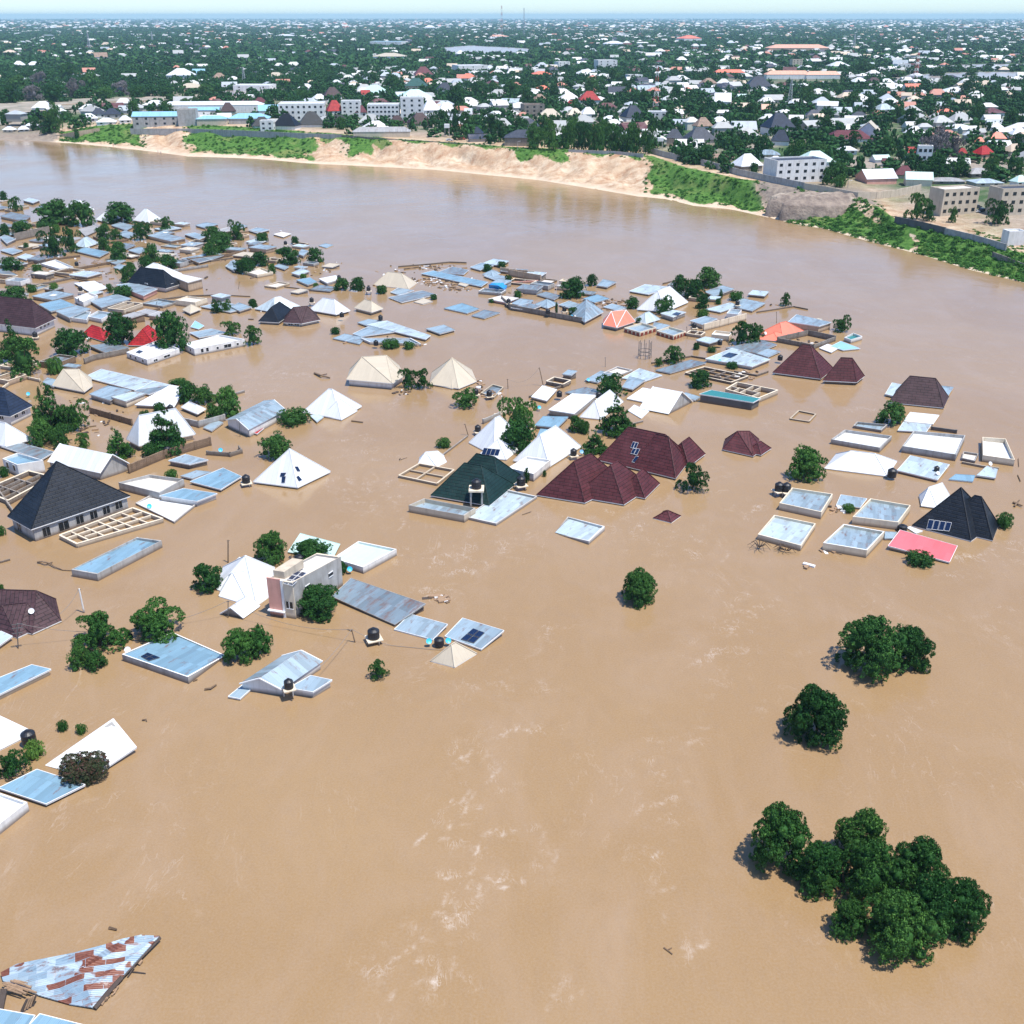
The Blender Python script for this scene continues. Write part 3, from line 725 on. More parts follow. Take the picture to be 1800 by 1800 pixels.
def leaf_cloud(cent, rad, nrm, per, ls, rng, flat=.0):
    """leaf quads round clump centres"""
    n = len(cent); M = n*per
    c = np.repeat(cent, per, 0); nn = np.repeat(nrm, per, 0); r = np.repeat(rad, per)[:, None]
    d = rng.normal(size=(M, 3)); d /= np.linalg.norm(d, axis=1)[:, None]
    d = d+nn*.55; d /= np.linalg.norm(d, axis=1)[:, None]
    rr = rng.uniform(.55, 1.05, (M, 1))
    p = c+d*r*rr*np.array([1, 1, 1-flat])
    n2 = d+rng.normal(size=(M, 3))*.55; n2 /= np.linalg.norm(n2, axis=1)[:, None]
    a = np.cross(n2, rng.normal(size=(M, 3))); a /= np.linalg.norm(a, axis=1)[:, None]; b = np.cross(n2, a)
    s = ls*rng.uniform(.6, 1.35, (M, 1))
    q = np.stack([p-a*s*.9, p-b*s*.5, p+a*s*.9, p+b*s*.5], 1).reshape(-1, 3)
    tint = np.repeat(np.clip(rng.uniform(0, 1, M)*.6+np.repeat(rng.uniform(0, .5, n), per), 0, 1), 4)
    return q, np.arange(M*4).reshape(-1, 4), tint
def blob(lobes, rng, seg=10):
    Vs, Fs = [], []; o = 0
    for c, r in lobes:
        th = np.linspace(0, 2*np.pi, seg, endpoint=False); ph = np.linspace(.12, np.pi-.12, 6)
        T, Pp = np.meshgrid(th, ph)
        v = np.stack([c[0]+r[0]*.8*np.cos(T)*np.sin(Pp), c[1]+r[1]*.8*np.sin(T)*np.sin(Pp), c[2]+r[2]*.8*np.cos(Pp)], -1).reshape(-1, 3)
        v += rng.normal(size=v.shape)*.03*min(r)
        i = np.arange(5)[:, None]*seg+np.arange(seg)[None]; j = np.arange(5)[:, None]*seg+(np.arange(seg)[None]+1) % seg
        Fs.append(np.stack([i, i+seg, j+seg, j], -1).reshape(-1, 4)+o); Vs.append(v); o += len(v)
    return np.concatenate(Vs), np.concatenate(Fs)
def crown_arrays(kind, rng, clumps, per, ls):
    """unit crown: radius about 1 in x and y, height 0..1 in z"""
    lobes = []
    if kind == 'round':
        lobes.append(((rng.uniform(-.12, .12), rng.uniform(-.12, .12), .4), (.56, .56, .4)))
        for i in range(10):
            a = i/10*6.283+rng.uniform(-.5, .5); d = rng.uniform(.4, .64); z = (.12, .5)[i % 2]+rng.uniform(-.04, .1)
            r = rng.uniform(.2, .42); lobes.append(((d*math.cos(a), d*math.sin(a), z), (r, r, r*rng.uniform(.5, .8))))
        for i in range(4):
            a = rng.uniform(0, 6.28); lobes.append(((.25*math.cos(a), .25*math.sin(a), rng.uniform(.68, .8)), (.32, .32, .2)))
    elif kind == 'loose':
        for i in range(11):
            a = i/11*6.283*2.4; d = rng.uniform(.1, .72); z = (rng.uniform(.05, .3) if i % 2 else rng.uniform(.4, .88))*(1-.35*d)
            r = rng.uniform(.24, .4); lobes.append(((d*math.cos(a), d*math.sin(a), z), (r, r, r*.55)))
    elif kind == 'bush':
        for i in range(7):
            a = i/7*6.283; d = rng.uniform(.2, .6); r = rng.uniform(.3, .45); lobes.append(((d*math.cos(a), d*math.sin(a), .3), (r, r, .35+.3*(1-d))))
    elif kind == 'tier':
        for i in range(9):
            z = .1+.85*i/8; rad = (1-z)*.95+.12
            for k in range(max(1, int(7*rad))):
                a = rng.uniform(0, 6.28); d = rad*rng.uniform(.45, .85); lobes.append(((d*math.cos(a), d*math.sin(a), z), (rad*.42+.05, rad*.42+.05, .055)))
    elif kind == 'column':
        for i in range(7):
            z = .08+.86*i/6; r = .8*math.sin(math.pi*(.25+.62*z))+.1; lobes.append(((rng.uniform(-.08, .08), rng.uniform(-.08, .08), z), (r, r, .12)))
    cs, ns, rs = [], [], []
    w = np.array([l[1][0]*l[1][1] for l in lobes]); w = w/w.sum()
    for _ in range(clumps):
        l = lobes[rng.choice(len(lobes), p=w)]
        d = rng.normal(size=3); d /= np.linalg.norm(d)
        if d[2] < -.5: d[2] *= -1
        p = np.array(l[0])+d*np.array(l[1])*rng.uniform(.82, 1.0)
        if p[2] < .03: p[2] = .03+rng.uniform(0, .05)
        cs.append(p); ns.append(d); rs.append(rng.uniform(.07, .13)*(1.0 if kind != 'loose' else .9)*(60/ max(60, clumps))**.22*1.25)
    q, f, t = leaf_cloud(np.array(cs), np.array(rs), np.array(ns), per, ls, rng, .3)
    bv, bf = blob([(l[0], (l[1][0]*.66, l[1][1]*.66, l[1][2]*.66)) for l in lobes if kind != 'loose'] or [((0, 0, .4), (.4, .4, .3))], rng)
    V = np.concatenate([q, bv]); Fq = np.concatenate([f, bf+len(q)]); T = np.concatenate([t, np.zeros(len(bv))])
    V[:, 0] /= np.percentile(np.abs(V[:, 0]), 99.6); V[:, 1] /= np.percentile(np.abs(V[:, 1]), 99.6); V[:, 2] /= np.percentile(V[:, 2], 99.5)
    V[:, 2] = np.maximum(V[:, 2], .0)
    return V, Fq, T
CROWNS = {}
def crown_mesh(kind, leaf, dens, var):
    key = (kind, leaf, dens, var)
    if key not in CROWNS:
        rng = np.random.default_rng(hash((kind, dens, var)) % 9999 if False else sum(map(ord, kind))*7+dens*13+var*101)
        cl, per, ls = {0: (70, 12, .085), 1: (400, 15, .037), 2: (800, 28, .026)}[dens]
        if kind == 'tier': cl = int(cl*1.3)
        V, Fq, T = crown_arrays(kind, rng, cl, per, ls)
        o = mesh_np('crown', V, Fq, LEAF[leaf], tint=T); CROWNS[key] = o.data; bpy.data.objects.remove(o)
    return CROWNS[key]
TRUNKS = {}
def trunk_mesh(var):
    if var not in TRUNKS:
        b = MB(); rng = random.Random(var)
        b.tube([(0, 0, -.6), (.01, 0, .1), (.03, .02, .3)], .055, .04, 8)
        for i in range(5):
            a = i*1.257+rng.uniform(-.3, .3); rr = rng.uniform(.35, .6)
            b.tube([(.03, .02, .24), (rr*.4*math.cos(a), rr*.4*math.sin(a), .42), (rr*math.cos(a), rr*math.sin(a), .68)], .028, .01, 6)
        o = b.build('trunk', BARK); TRUNKS[var] = o.data; bpy.data.objects.remove(o)
    return TRUNKS[var]
TCOUNT = [0]
def tree_at(p, r, h, kind='round', leaf='dark', dens=1, field='near', look=None, label=None, group=None, low=0.0, pos=None, ry=None):
    TCOUNT[0] += 1; v = TCOUNT[0] % 5
    nm = {'bush': 'bush', 'tier': 'conifer_tree', 'column': 'cypress_tree'}.get(kind, 'leafy_tree')
    root = empty(nm, p); root.rotation_euler = (0, 0, random.uniform(0, 6.28))
    cr = bpy.data.objects.new('crown', crown_mesh(kind, leaf, dens, v)); COL.objects.link(cr); cr.parent = root
    cr.scale = (r*random.uniform(.97, 1.05), (ry or r*random.uniform(.92, 1.04)), h*(1-low)); cr.location = (0, 0, h*low)
    if kind not in ('bush',) and r > .1:
        tr = bpy.data.objects.new('trunk', trunk_mesh(v)); COL.objects.link(tr); tr.parent = root
        tr.scale = (r*(1 if kind != 'column' else .4), r*(1 if kind != 'column' else .4), h)
    tag(root, label, 'tree' if kind != 'bush' else 'bush', group)
    if not label:
        size = 'large' if r > 4.8 else ('small' if r < 2.2 else 'medium')
        if kind == 'bush': size = 'wide' if r > 2.2 else 'low'
        lk = {'dark': 'dark green', 'mid': 'green', 'light': 'light green', 'grey': 'grey leafless', 'redleaf': 'reddish'}[leaf]
        kd = {'round': 'round tree', 'loose': 'loose-crowned tree', 'bush': 'bush', 'tier': 'tiered conifer', 'column': 'narrow cypress'}[kind]
        auto(root, look or f'{size} {lk} {kd}', pos or proj(Vector(p)), field)
    return root
def T(x0, x1, y0, y1, kind='round', leaf='dark', dens=1, sc=1.0, **kw):
    """a flooded tree from its picture box"""
    cx = (x0+x1)/2; front = P(cx, y1, 0); rr = (x1-x0)/2*depth(front)/F; 
    p = front+Vector((front.x, front.y, 0)).normalized()*rr*.8; p.z = 0
    rr = (x1-x0)/2*depth(p)/F/1.0
    h = height_at(cx, y0, p.y+.15*rr); h = min(max(h, rr*.45), rr*(2.1 if kind in ('round', 'loose', 'bush') else 7))
    return tree_at(p, rr*sc, h, kind, leaf, dens, pos=(cx, (y0+y1)/2), **kw)
# ------------------------------------------------------------------ flooded quarter: houses
HOUSE = house
# big black pyramid roof
h_ = HOUSE('hip', [(13,908),(54,931),(229,872),(150,838)], 811, 'black', 'grey', 24, 'big black tiled pyramid roof over grey walls with dark openings, above the roofless room grid', k=2.7, steep=True, win=[(0,.3,.3,1.3,1.6),(1,.12,.3,1.3,1.6),(1,.3,.3,1.8,1.6),(1,.47,.5,1.3,1.5),(1,.62,.5,1.3,1.5),(1,.76,.6,1.3,1.4),(1,.9,.8,1.3,1.3)])
HOUSE('frame', [(105,941),(135,956),(286,912),(233,893)], 0, None, 'cream', 7, 'roofless grid of cream room walls standing in water under the big black roof', nx=3, ny=6)
HOUSE('box', [(125,1001),(170,1009),(284,950),(241,944)], 0, 'zincb', 'grey', 13, 'long narrow block with sky blue sheet roof and streaked grey parapet', par=.15)
HOUSE('hip', [(-75,1085),(57,1114),(108,1091)], 1037, 'dbrown', 'cream', 3, 'dark brown tiled roof at the picture edge beside the white leaning post', extra=[([(-20,1106),(30,1121),(84,1096)], 1062, 2)])
HOUSE('mono', [(-30,1122),(-5,1138),(22,1119),(2,1110)], 0, 'zinc2', 'cream', 7, label='cream walled shed with pale roof in front of the dark brown roof')
HOUSE('box', [(214,1150),(330,1190),(397,1152),(303,1111)], 0, 'zincb', 'grey', 7, 'wide submerged house with sky blue roof, two small solar panels and a white dish', par=.1, sl=(.5, .5, -.45, -.3))
panels([(247,1155),(262,1163),(282,1157),(259,1148)], 2, 2, white=False)
HOUSE('mono', [(-60,1215),(-18,1230),(90,1177),(56,1169)], 0, 'zincb', 'cream', 9, 'long sky blue roof with white rim cut by the left picture edge')
HOUSE('mono', [(-95,1288),(-5,1321),(61,1288),(-30,1245)], 0, 'white', 'grey', 1.5, 'white roof at the left edge with a dark tank at its corner')
HOUSE('mono', [(80,1346),(160,1368),(240,1314),(199,1264)], 0, 'white', 'grey', 2, 'tilted bright white roof slab rising from the water behind the reddish bush', sl=(-.2, .1, .6, 2.6))
HOUSE('mono', [(-3,1386),(81,1414),(150,1380),(65,1353)], 0, 'zincb', 'dark', 6, 'sky blue roof with broad white rim under the reddish bush')
HOUSE('box', [(-70,1424),(-18,1462),(48,1410),(-5,1392)], 0, 'white', 'white', 16, 'white flat roof with white walls below the sky blue rimmed roof', par=.1)
HOUSE('mono', [(-60,1800),(38,1822),(62,1786),(-10,1773)], 0, 'zincb', 'grey', 3, 'pale blue sheet roof at the bottom left corner below the planks')
HOUSE('mono', [(40,1815),(120,1838),(160,1806),(70,1783)], 0, 'zincb', 'grey', 3, 'second blue sheet roof in the bottom corner, right of the other')
# two-storey house
tw = empty('two_storey_house', P(545, 1050, 0)); tag(tw, 'two-storey house, pink and cream front, stained grey side wall, solar panels on top', 'house')
b0 = P(477,1081,0); b1 = P(520,1088,0); b2 = P(603,1029,0); b3 = b0+(b2-b1)
zt = height_at(512, 1024, b1.y); zt2 = height_at(597, 978, b2.y)
mb = MB(); Q = [b0, b1, b2, b3]
mb.prism([p.xy for p in Q], -1.5, [zt, zt, zt2, zt2], 0, cap=False); 
qi = inset(Q, .25); zs = [zt, zt, zt2, zt2]
for i in range(4):
    j = (i+1) % 4; mb.face([(*Q[i].xy, zs[i]), (*Q[j].xy, zs[j]), (*qi[j].xy, zs[j]), (*qi[i].xy, zs[i])], 1); mb.face([(*qi[j].xy, zs[j]-1), (*qi[i].xy, zs[i]-1), (*qi[i].xy, zs[i]), (*qi[j].xy, zs[j])])
mb.build('wall', [WALL['grey'](), WALL['cream']()], tw)
u = (b1-b0).normalized(); nrm = Vector((u.y, -u.x, 0)); wd = (b1-b0).length
def fslab(a, c, z0, z1, d, mat, nm):
    m = MB(); p, q = b0+u*a*wd, b0+u*c*wd; m.prism([(p-nrm*.1).xy, (p+nrm*d).xy, (q+nrm*d).xy, (q-nrm*.1).xy][::1], z0, z1, bottom=True); return m.build(nm, mat, tw)
fslab(-.02,.52,-1,zt+.25,.10,WALL['pink'](),'pink_front'); fslab(.525,.62,-1,zt+.1,.14,rim(),'pilaster'); fslab(.625,1.02,-1,zt+.05,.08,WALL['cream'](),'cream_front')
fslab(-.06,.62,.95,1.12,.55,rim(),'balcony_ledge'); wn = fslab(.68,.94,1.7,2.8,.11,dark(),'window'); fslab(.79,.82,1.72,2.78,.14,rim(),'window_bar'); fslab(.66,.96,1.6,1.7,.15,rim(),'window_sill')
u2 = (b2-b1).normalized(); n2 = Vector((u2.y, -u2.x, 0)); L2 = (b2-b1).length
for f in (.28, .76):
    m = MB(); p, q = b1+u2*(f*L2-.55), b1+u2*(f*L2+.55); z0 = zt*.62+(zt2-zt)*f
    m.prism([(p-n2*.1).xy, (p+n2*.05).xy, (q+n2*.05).xy, (q-n2*.1).xy], z0, z0+.55, bottom=True); w_ = m.build('window', dark(), tw)
    m = MB(); m.prism([(p-n2*.1).xy, (p+n2*.09).xy, (q+n2*.09).xy, (q-n2*.1).xy], z0-.14, z0-.01, bottom=True); m.prism([(p-n2*.1).xy, (p+n2*.09).xy, (q+n2*.09).xy, (q-n2*.1).xy], z0+.56, z0+.68, bottom=True); m.build('window_frame', rim(), tw)
mb = MB(); rq = [Vector((*qi[i].xy, zs[i]-.35)) for i in range(4)]; mb.face(rq); mb.build('roof', ROOF['concrete'](), tw); add_tris([rq], tw)
mb = MB(); tr = [(*(b0.lerp(b3,.12)).xy,), (*(b0.lerp(b1,.45).lerp(b3.lerp(b2,.45),.12)).xy,), (*(b0.lerp(b1,.45).lerp(b3.lerp(b2,.45),.5)).xy,), (*(b0.lerp(b3,.5)).xy,)]
mb.prism(tr, zt-.6, zt+.75); mb.build('stair_head', WALL['beige'](), tw)
panels([(497,1027),(514,1031),(540,1008),(521,1004)], 2, 3, white=True)
# white many-gabled house beside it
HOUSE('hip', [(381,1036),(452,1064),(489,1038)], 977, 'white', 'grey', 2, 'bright white many-hipped roof touching the two-storey pink house', k=.9,
    extra=[([(386,1012),(430,1026),(462,1000)], 980, 1), ([(385,1048),(440,1065),(470,1040)], 1005, 1), ([(387,1079),(428,1087),(457,1066)], 1048, .5, 1)])
HOUSE('mono', [(506,971),(585,982),(598,957),(528,938)], 0, 'mint', 'block', 2, 'mint white roof behind the two trees and the two-storey pink house', trim='grey')
HOUSE('box', [(585,981),(638,997),(697,965),(630,951)], 0, 'mint', 'white', 12, 'mint white roof with long white parapet and blue dish at its foot', par=.12)
HOUSE('mono', [(583,1049),(694,1099),(748,1062),(617,1017)], 0, 'zincd', 'dark', 2, 'long weathered blue-grey roof slanting into the water by the pink house', trim='grey', sl=(.3, .1, 1., .9))
HOUSE('mono', [(693,1107),(761,1125),(787,1098),(721,1080)], 0, 'zinc', 'white', 1.5, 'smaller zinc roof between the weathered roof and the roof with four black solar panels', sl=(0, 0, .5, .3))
HOUSE('mono', [(782,1119),(846,1142),(886,1109),(813,1087)], 0, 'zinc', 'white', 2, 'zinc roof with four black solar panels and white rim', sl=(0, .1, .7, .3))
panels([(809,1125),(833,1132),(853,1113),(832,1105)], 2, 2, white=False)
HOUSE('hip', [(757,1162),(799,1173),(838,1149)], 1131, 'cream', 'cream', .5, 'small cream pyramid roof half sunk below the solar roof')
HOUSE('gable', [(421,1202),(495,1213),(567,1163)], 1145, 'zinc', 'white', 13, 'zinc gable house with white barge boards, in front of the two-lobed green tree', gab=1)
HOUSE('mono', [(508,1210),(550,1217),(584,1196),(546,1188)], 0, 'zinc', 'white', 12, 'zinc lean-to with white rim beside the gable house')
HOUSE('mono', [(401,1225),(422,1229),(447,1207),(428,1203)], 0, 'zinc', 'white', 3, 'small low zinc porch roof at the left foot of the gable house')
tank(508,1209,.6,1.3,z=1.7,label='black water tank at the corner of the zinc gable house')
# white roofs and dark-green centre
HOUSE('hip', [(445,847),(523,857),(581,829)], 789, 'white', 'grey', 4, 'white pyramid roof with four scattered solar panels next to a tank')
for q in ([(492,838),(500,838),(504,831),(494,831)], [(495,849),(501,849),(503,837),(496,837)], [(522,829),(528,829),(523,820),(517,820)], [(525,847),(531,844),(524,836),(520,838)]): panels(q, 1, 1, white=False)
HOUSE('mono', [(334,847),(388,861),(425,838),(392,823)], 0, 'zincb', 'grey', 5, 'sky blue slab roof with white rim left of the tank by the white solar roof')
HOUSE('mono', [(280,872),(346,882),(382,868),(322,859)], 0, 'zincb', 'white', 10, 'sky blue roof above the white roof with a turquoise dish')
HOUSE('box', [(238,884),(306,917),(347,884),(262,871)], 0, 'white', 'white', 4, 'white flat roof with turquoise dish at the end of the big black roof', par=.1)
HOUSE('box', [(208,848),(280,866),(323,842),(262,834)], 0, 'concrete', 'grey', 14, 'open grey walled flat roof behind the big black roof, small zinc sheet on it', par=.35)
HOUSE('mono', [(317,837),(338,842),(373,830),(345,827)], 0, 'zinc', 'grey', 4)
HOUSE('mono', [(296,810),(333,817),(366,809),(326,799)], 0, 'zinc', 'block', 9, 'zinc roofed store in a broken yard with a sky blue dish')
HOUSE('gable', [(84,812),(176,832),(227,815)], 799, 'white', 'grey', 13, 'white gable roof with bare grey gable end right behind the big black roof', gab=0)
HOUSE('box', [(4,806),(30,817),(76,809),(30,796)], 0, 'zincb', 'white', 22, 'white walled box house with sky blue top left of the big black roof', win=[(0,.3,1.,.8,1.2),(0,.75,1.,.8,1.2)])
HOUSE('mono', [(2,785),(72,809),(96,795),(40,780)], 0, 'zincd', 'dark', 4)
HOUSE('hip', [(-60,770),(10,785),(58,772)], 740, 'white', 'white', 6, 'white pyramid roof cut by the left edge in front of the navy roof')
HOUSE('hip', [(-60,722),(18,732),(57,713)], 680, 'navy', 'white', 18, 'navy tiled roof on white walls with small windows at the left edge', win=[(1,.3,1.2,1.,1.1),(1,.65,1.2,1.,1.1),(0,.8,1.2,1.,1.1)])
HOUSE('frame', [(-30,862),(14,880),(92,838),(50,828)], 0, None, 'block', 8, 'ruined grey block rooms between the white box house and the big black roof', nx=4, ny=3)
HOUSE('hip', [(222,772),(244,784),(344,763)], 724, 'white', 'cream', 10, 'white roof on cream arched walls behind the tall tiered conifer', k=.8, steep=True)
HOUSE('mono', [(237,712),(306,716),(326,682),(300,677)], 0, 'white', 'grey', 6, 'large white sloping roof behind the clipped green trees', sl=(0, -.2, 1.2, 1.6))
HOUSE('hip', [(318,716),(347,728),(362,719)], 709, 'white', 'grey', 6, 'small white hut roof beneath the clump of green trees')
HOUSE('mono', [(157,693),(193,704),(231,686),(190,678)], 0, 'zinc', 'grey', 9); HOUSE('mono', [(195,698),(221,706),(256,692),(232,689)], 0, 'zinc2', 'cream', 12)
HOUSE('mono', [(148,663),(236,686),(300,677),(178,649)], 0, 'zinc2', 'grey', 3, 'long row of patched zinc sheets left of the large white sloping roof')
HOUSE('mono', [(236,688),(262,694),(304,679),(270,670)], 0, 'zincd', 'grey', 3)
HOUSE('hip', [(92,678),(148,689),(163,678)], 649, 'cream', 'cream', 5, 'cream slanted roof left of the patched zinc row')
HOUSE('mono', [(75,672),(95,680),(100,668),(84,664)], 0, 'zinc', 'cream', 5)
HOUSE('gable', [(397,738),(437,756),(503,721)], 703, 'zinc', 'white', 14, 'wide zinc roof with a red canopy at its corner behind the round dark bush', gab=1)
HOUSE('mono', [(436,759),(452,763),(464,753),(456,749)], 0, 'red', 'white', 3, 'small bright red canopy on the corner of the wide zinc roof', name='canopy')
HOUSE('mono', [(357,752),(372,758),(393,743),(378,738)], 0, 'zinc', 'grey', 3); HOUSE('mono', [(545,731),(557,742),(569,733),(556,728)], 0, 'zinc2', 'white', 3)
HOUSE('hip', [(531,725),(598,736),(636,714)], 684, 'white', 'grey', 3, 'plain white pyramid roof alone in open water with a low wing', extra=[([(566,731),(600,738),(628,722)], 703, 2)])
HOUSE('hip', [(609,667),(690,674),(711,660)], 626, 'cream', 'white', 12, 'cream hip roof on pale walls left of a two-stemmed dark tree', k=.55)
HOUSE('hip', [(755,675),(806,683),(838,670)], 629, 'cream', 'block', 3, 'cream pyramid roof with pointed top right of a two-stemmed dark tree', extra=[([(765,676),(795,683),(825,671)], 638, 2)])
HOUSE('box', [(845,690),(868,698),(885,680),(866,675)], 0, 'zincd', 'cream', 4)
# dark green house group
HOUSE('hip', [(787,851),(880,869),(919,838)], 800, 'green', 'beige', 4, 'dark green tiled roof behind two black tanks and a stepped parapet', k=.8, extra=[([(757,871),(860,889),(905,852)], 816, 4)], steep=True)
HOUSE('box', [(718,888),(816,906),(836,893),(745,876)], 0, 'zinc', 'beige', 13, 'long rough parapet enclosing zinc sheets in front of the dark green roof', par=.5)
HOUSE('box', [(818,908),(872,920),(944,872),(890,860)], 0, 'zinc2', 'white', 5, 'pale zinc flat roof with stepped white parapet beside the dark green roof', par=.15)
mb = empty('tank_tower', P(838,888,0)); tag(mb, 'small concrete tower carrying a black water tank before the dark green roof', 'tower')
m = MB(); cz = mb.location
for sx, sy in ((-1,-1),(1,-1),(1,1),(-1,1)): m.box((cz.x+sx*1., cz.y+sy*1., -1), .3, .3, 4.1)
m.build('leg', WALL['grey'](), mb); m = MB(); m.box((cz.x, cz.y, 3.1), 2.7, 2.7, .3); m.build('platform', WALL['cream'](), mb)
px_, py_ = proj(Vector((cz.x, cz.y, 3.42))); tank(px_, py_, .9, 1.7, z=3.42, slab=False, label='black water tank on the concrete tower before the dark green roof')
tank(916,852,.82,1.7,label='black water tank on a low slab at the right end of the dark green roof', z=.9)
HOUSE('frame', [(701,836),(768,850),(798,826),(737,815)], 0, None, 'cream', 4, 'low square of cream rimmed walls by the small white pyramid', nx=2, ny=2)
HOUSE('hip', [(735,816),(768,821),(785,812)], 794, 'white', 'grey', 1, 'smallest white pyramid roof with a grey face above the square of walls')
HOUSE('hip', [(824,778),(868,801),(925,775)], 733, 'white', 'white', 2, 'white stepped roof with a row of solar panels left of the tall leafy tree', extra=[([(838,803),(890,808),(912,790)], 772, 2)])
panels([(846,800),(876,802),(880,790),(851,787)], 4, 1, white=False)
HOUSE('hip', [(902,810),(966,820),(1022,785)], 756, 'white', 'grey', 3, 'broad white roof between the tall leafy tree and the maroon roofs', k=.85)
HOUSE('box', [(893,822),(938,833),(968,808),(926,802)], 0, 'white', 'white', 14, 'white walled annex in front of the broad white roof', par=.2)
HOUSE('hip', [(943,870),(1028,884),(1100,848)], 804, 'brown', 'beige', 3, 'large maroon tiled roof of many hips standing nearest the camera in the centre', k=.8,
    extra=[([(1008,872),(1097,887),(1146,855)], 814, 3), ([(1085,866),(1134,876),(1160,850)], 829, 3)])
HOUSE('hip', [(1050,808),(1180,838),(1218,806)], 757, 'brown', 'beige', 4, 'second large maroon roof with three solar arrays behind the first', k=.75,
    extra=[([(1110,822),(1188,841),(1210,812)], 765, 4), ([(1165,808),(1211,820),(1240,798)], 773, 4)])
panels([(1108,788),(1118,790),(1123,778),(1113,776)], 2, 1); panels([(1108,798),(1120,801),(1126,789),(1114,787)], 2, 1); panels([(1110,813),(1124,816),(1133,804),(1118,801)], 2, 1)
HOUSE('hip', [(1148,911),(1180,919),(1197,907)], 897, 'brown', 'cream', .4, 'tiny maroon roof tip just above the water in front of the maroon houses')
HOUSE('box', [(973,938),(1035,951),(1063,925),(998,908)], 0, 'zinc2', 'white', 2, 'tilted pale roof with broken white rim alone in front of the maroon house', par=.1, sl=(-.3,.5,.7,.2))
HOUSE('hip', [(1270,790),(1324,802),(1340,790)], 758, 'brown', 'beige', 3, 'small maroon pyramid house alone in open water beyond the round bushy tree', extra=[([(1310,794),(1338,800),(1356,788)], 777, 3)])
# centre back rows
HOUSE('mono', [(934,698),(961,705),(979,685),(954,678)], 0, 'white', 'cream', 5, 'small white roof with black tank at its right side'); HOUSE('mono', [(964,721),(1009,728),(1049,695),(1006,692)], 0, 'white', 'grey', 10, 'long white roof on grey side wall behind the wide zinc lean-to')
HOUSE('mono', [(940,748),(980,752),(999,733),(955,732)], 0, 'zincb', 'grey', 6); HOUSE('mono', [(944,769),(964,770),(976,757),(950,754)], 0, 'zincb', 'grey', 3)
HOUSE('hip', [(1019,733),(1056,737),(1096,706)], 695, 'white', 'grey', 2, 'white sloping roof partly behind the tiered conifer'); HOUSE('mono', [(1102,701),(1140,709),(1176,690),(1130,682)], 0, 'white', 'grey', 2, 'white roof behind the white gable house')
HOUSE('gable', [(1124,718),(1175,728),(1218,706)], 689, 'white', 'grey', 2, 'white gable house with grey gable end beside the dark walled teal roof', gab=0)
HOUSE('mono', [(1104,722),(1127,736),(1141,723),(1115,712)], 0, 'white', 'grey', 1); HOUSE('mono', [(1195,696),(1222,704),(1232,698),(1205,690)], 0, 'zinc', 'grey', 3)
HOUSE('mono', [(993,690),(1040,698),(1076,690),(1028,681)], 0, 'zincd', 'grey', 3); HOUSE('mono', [(1028,668),(1050,673),(1081,657),(1056,652)], 0, 'zinc', 'grey', 3)
HOUSE('mono', [(1093,665),(1132,671),(1164,660),(1124,648)], 0, 'zinc2', 'grey', 2, 'pale zinc roof beyond the tree at the end of the long low wall'); HOUSE('box', [(1060,655),(1085,660),(1112,650),(1085,644)], 0, 'concrete', 'white', 4)
HOUSE('mono', [(1093,681),(1112,685),(1134,669),(1106,662)], 0, 'zinc', 'block', 5)
HOUSE('mono', [(1229,693),(1324,708),(1337,701),(1250,686)], 0, 'teal', 'dark', 14, 'teal roof on a long dark grey wall with white trim')
HOUSE('frame', [(1276,684),(1333,700),(1367,686),(1296,672)], 0, None, 'beige', 8, 'white rimmed roofless rooms behind the teal roof', nx=5, ny=2)
HOUSE('frame', [(1205,655),(1285,672),(1315,661),(1238,645)], 0, None, 'block', 4, 'brown roofless block rooms in front of the long zinc roof with dark solar panels', nx=4, ny=3)
HOUSE('hip', [(1358,655),(1443,666),(1466,648)], 606, 'brown', 'grey', 4, 'tall maroon pyramid roof on grey walls, the larger of two joined', steep=True)
HOUSE('hip', [(1446,669),(1506,672),(1520,661)], 629, 'brown', 'block', 6, 'smaller maroon pyramid roof joined to the taller one', k=.9, steep=True)
HOUSE('mono', [(1240,631),(1322,645),(1354,632),(1288,612)], 0, 'zinc2', 'white', 6, 'wide pale zinc roof with three dark solar panels and a blue dish'); panels([(1268,627),(1284,630),(1298,623),(1282,620)], 3, 1, white=False)
HOUSE('mono', [(1152,651),(1178,656),(1241,638),(1214,633)], 0, 'zincd', 'grey', 3); HOUSE('mono', [(1275,612),(1330,621),(1366,606),(1340,598)], 0, 'zincd', 'grey', 3)
HOUSE('mono', [(1328,621),(1350,628),(1372,618),(1340,611)], 0, 'zinc', 'grey', 3); HOUSE('mono', [(1223,598),(1247,604),(1271,597),(1240,592)], 0, 'zinc2', 'block', 7)
HOUSE('hip', [(1333,586),(1376,593),(1416,583)], 566, 'salmon', 'block', 3, 'salmon hip roof with torn lower edge between trees', extra=[([(1331,596),(1370,600),(1392,590)], 584, 2)])
HOUSE('mono', [(1385,566),(1440,574),(1462,567),(1400,553)], 0, 'zinc', 'tan', 12, 'zinc roof on tan block walls behind the salmon hip roof'); HOUSE('mono', [(1424,567),(1434,569),(1446,561),(1438,559)], 0, 'cream', 'cream', 3)
HOUSE('mono', [(1440,612),(1461,620),(1476,611),(1455,605)], 0, 'white', 'grey', 2); HOUSE('mono', [(1460,609),(1482,616),(1512,613),(1478,600)], 0, 'lblue', 'grey', 2, 'bright blue sheet roof with dark panels at the quarter edge')
HOUSE('box', [(1484,593),(1496,597),(1516,591),(1500,585)], 0, 'teal', 'white', 7, 'small white walled shed with teal top near the maroon pyramids')
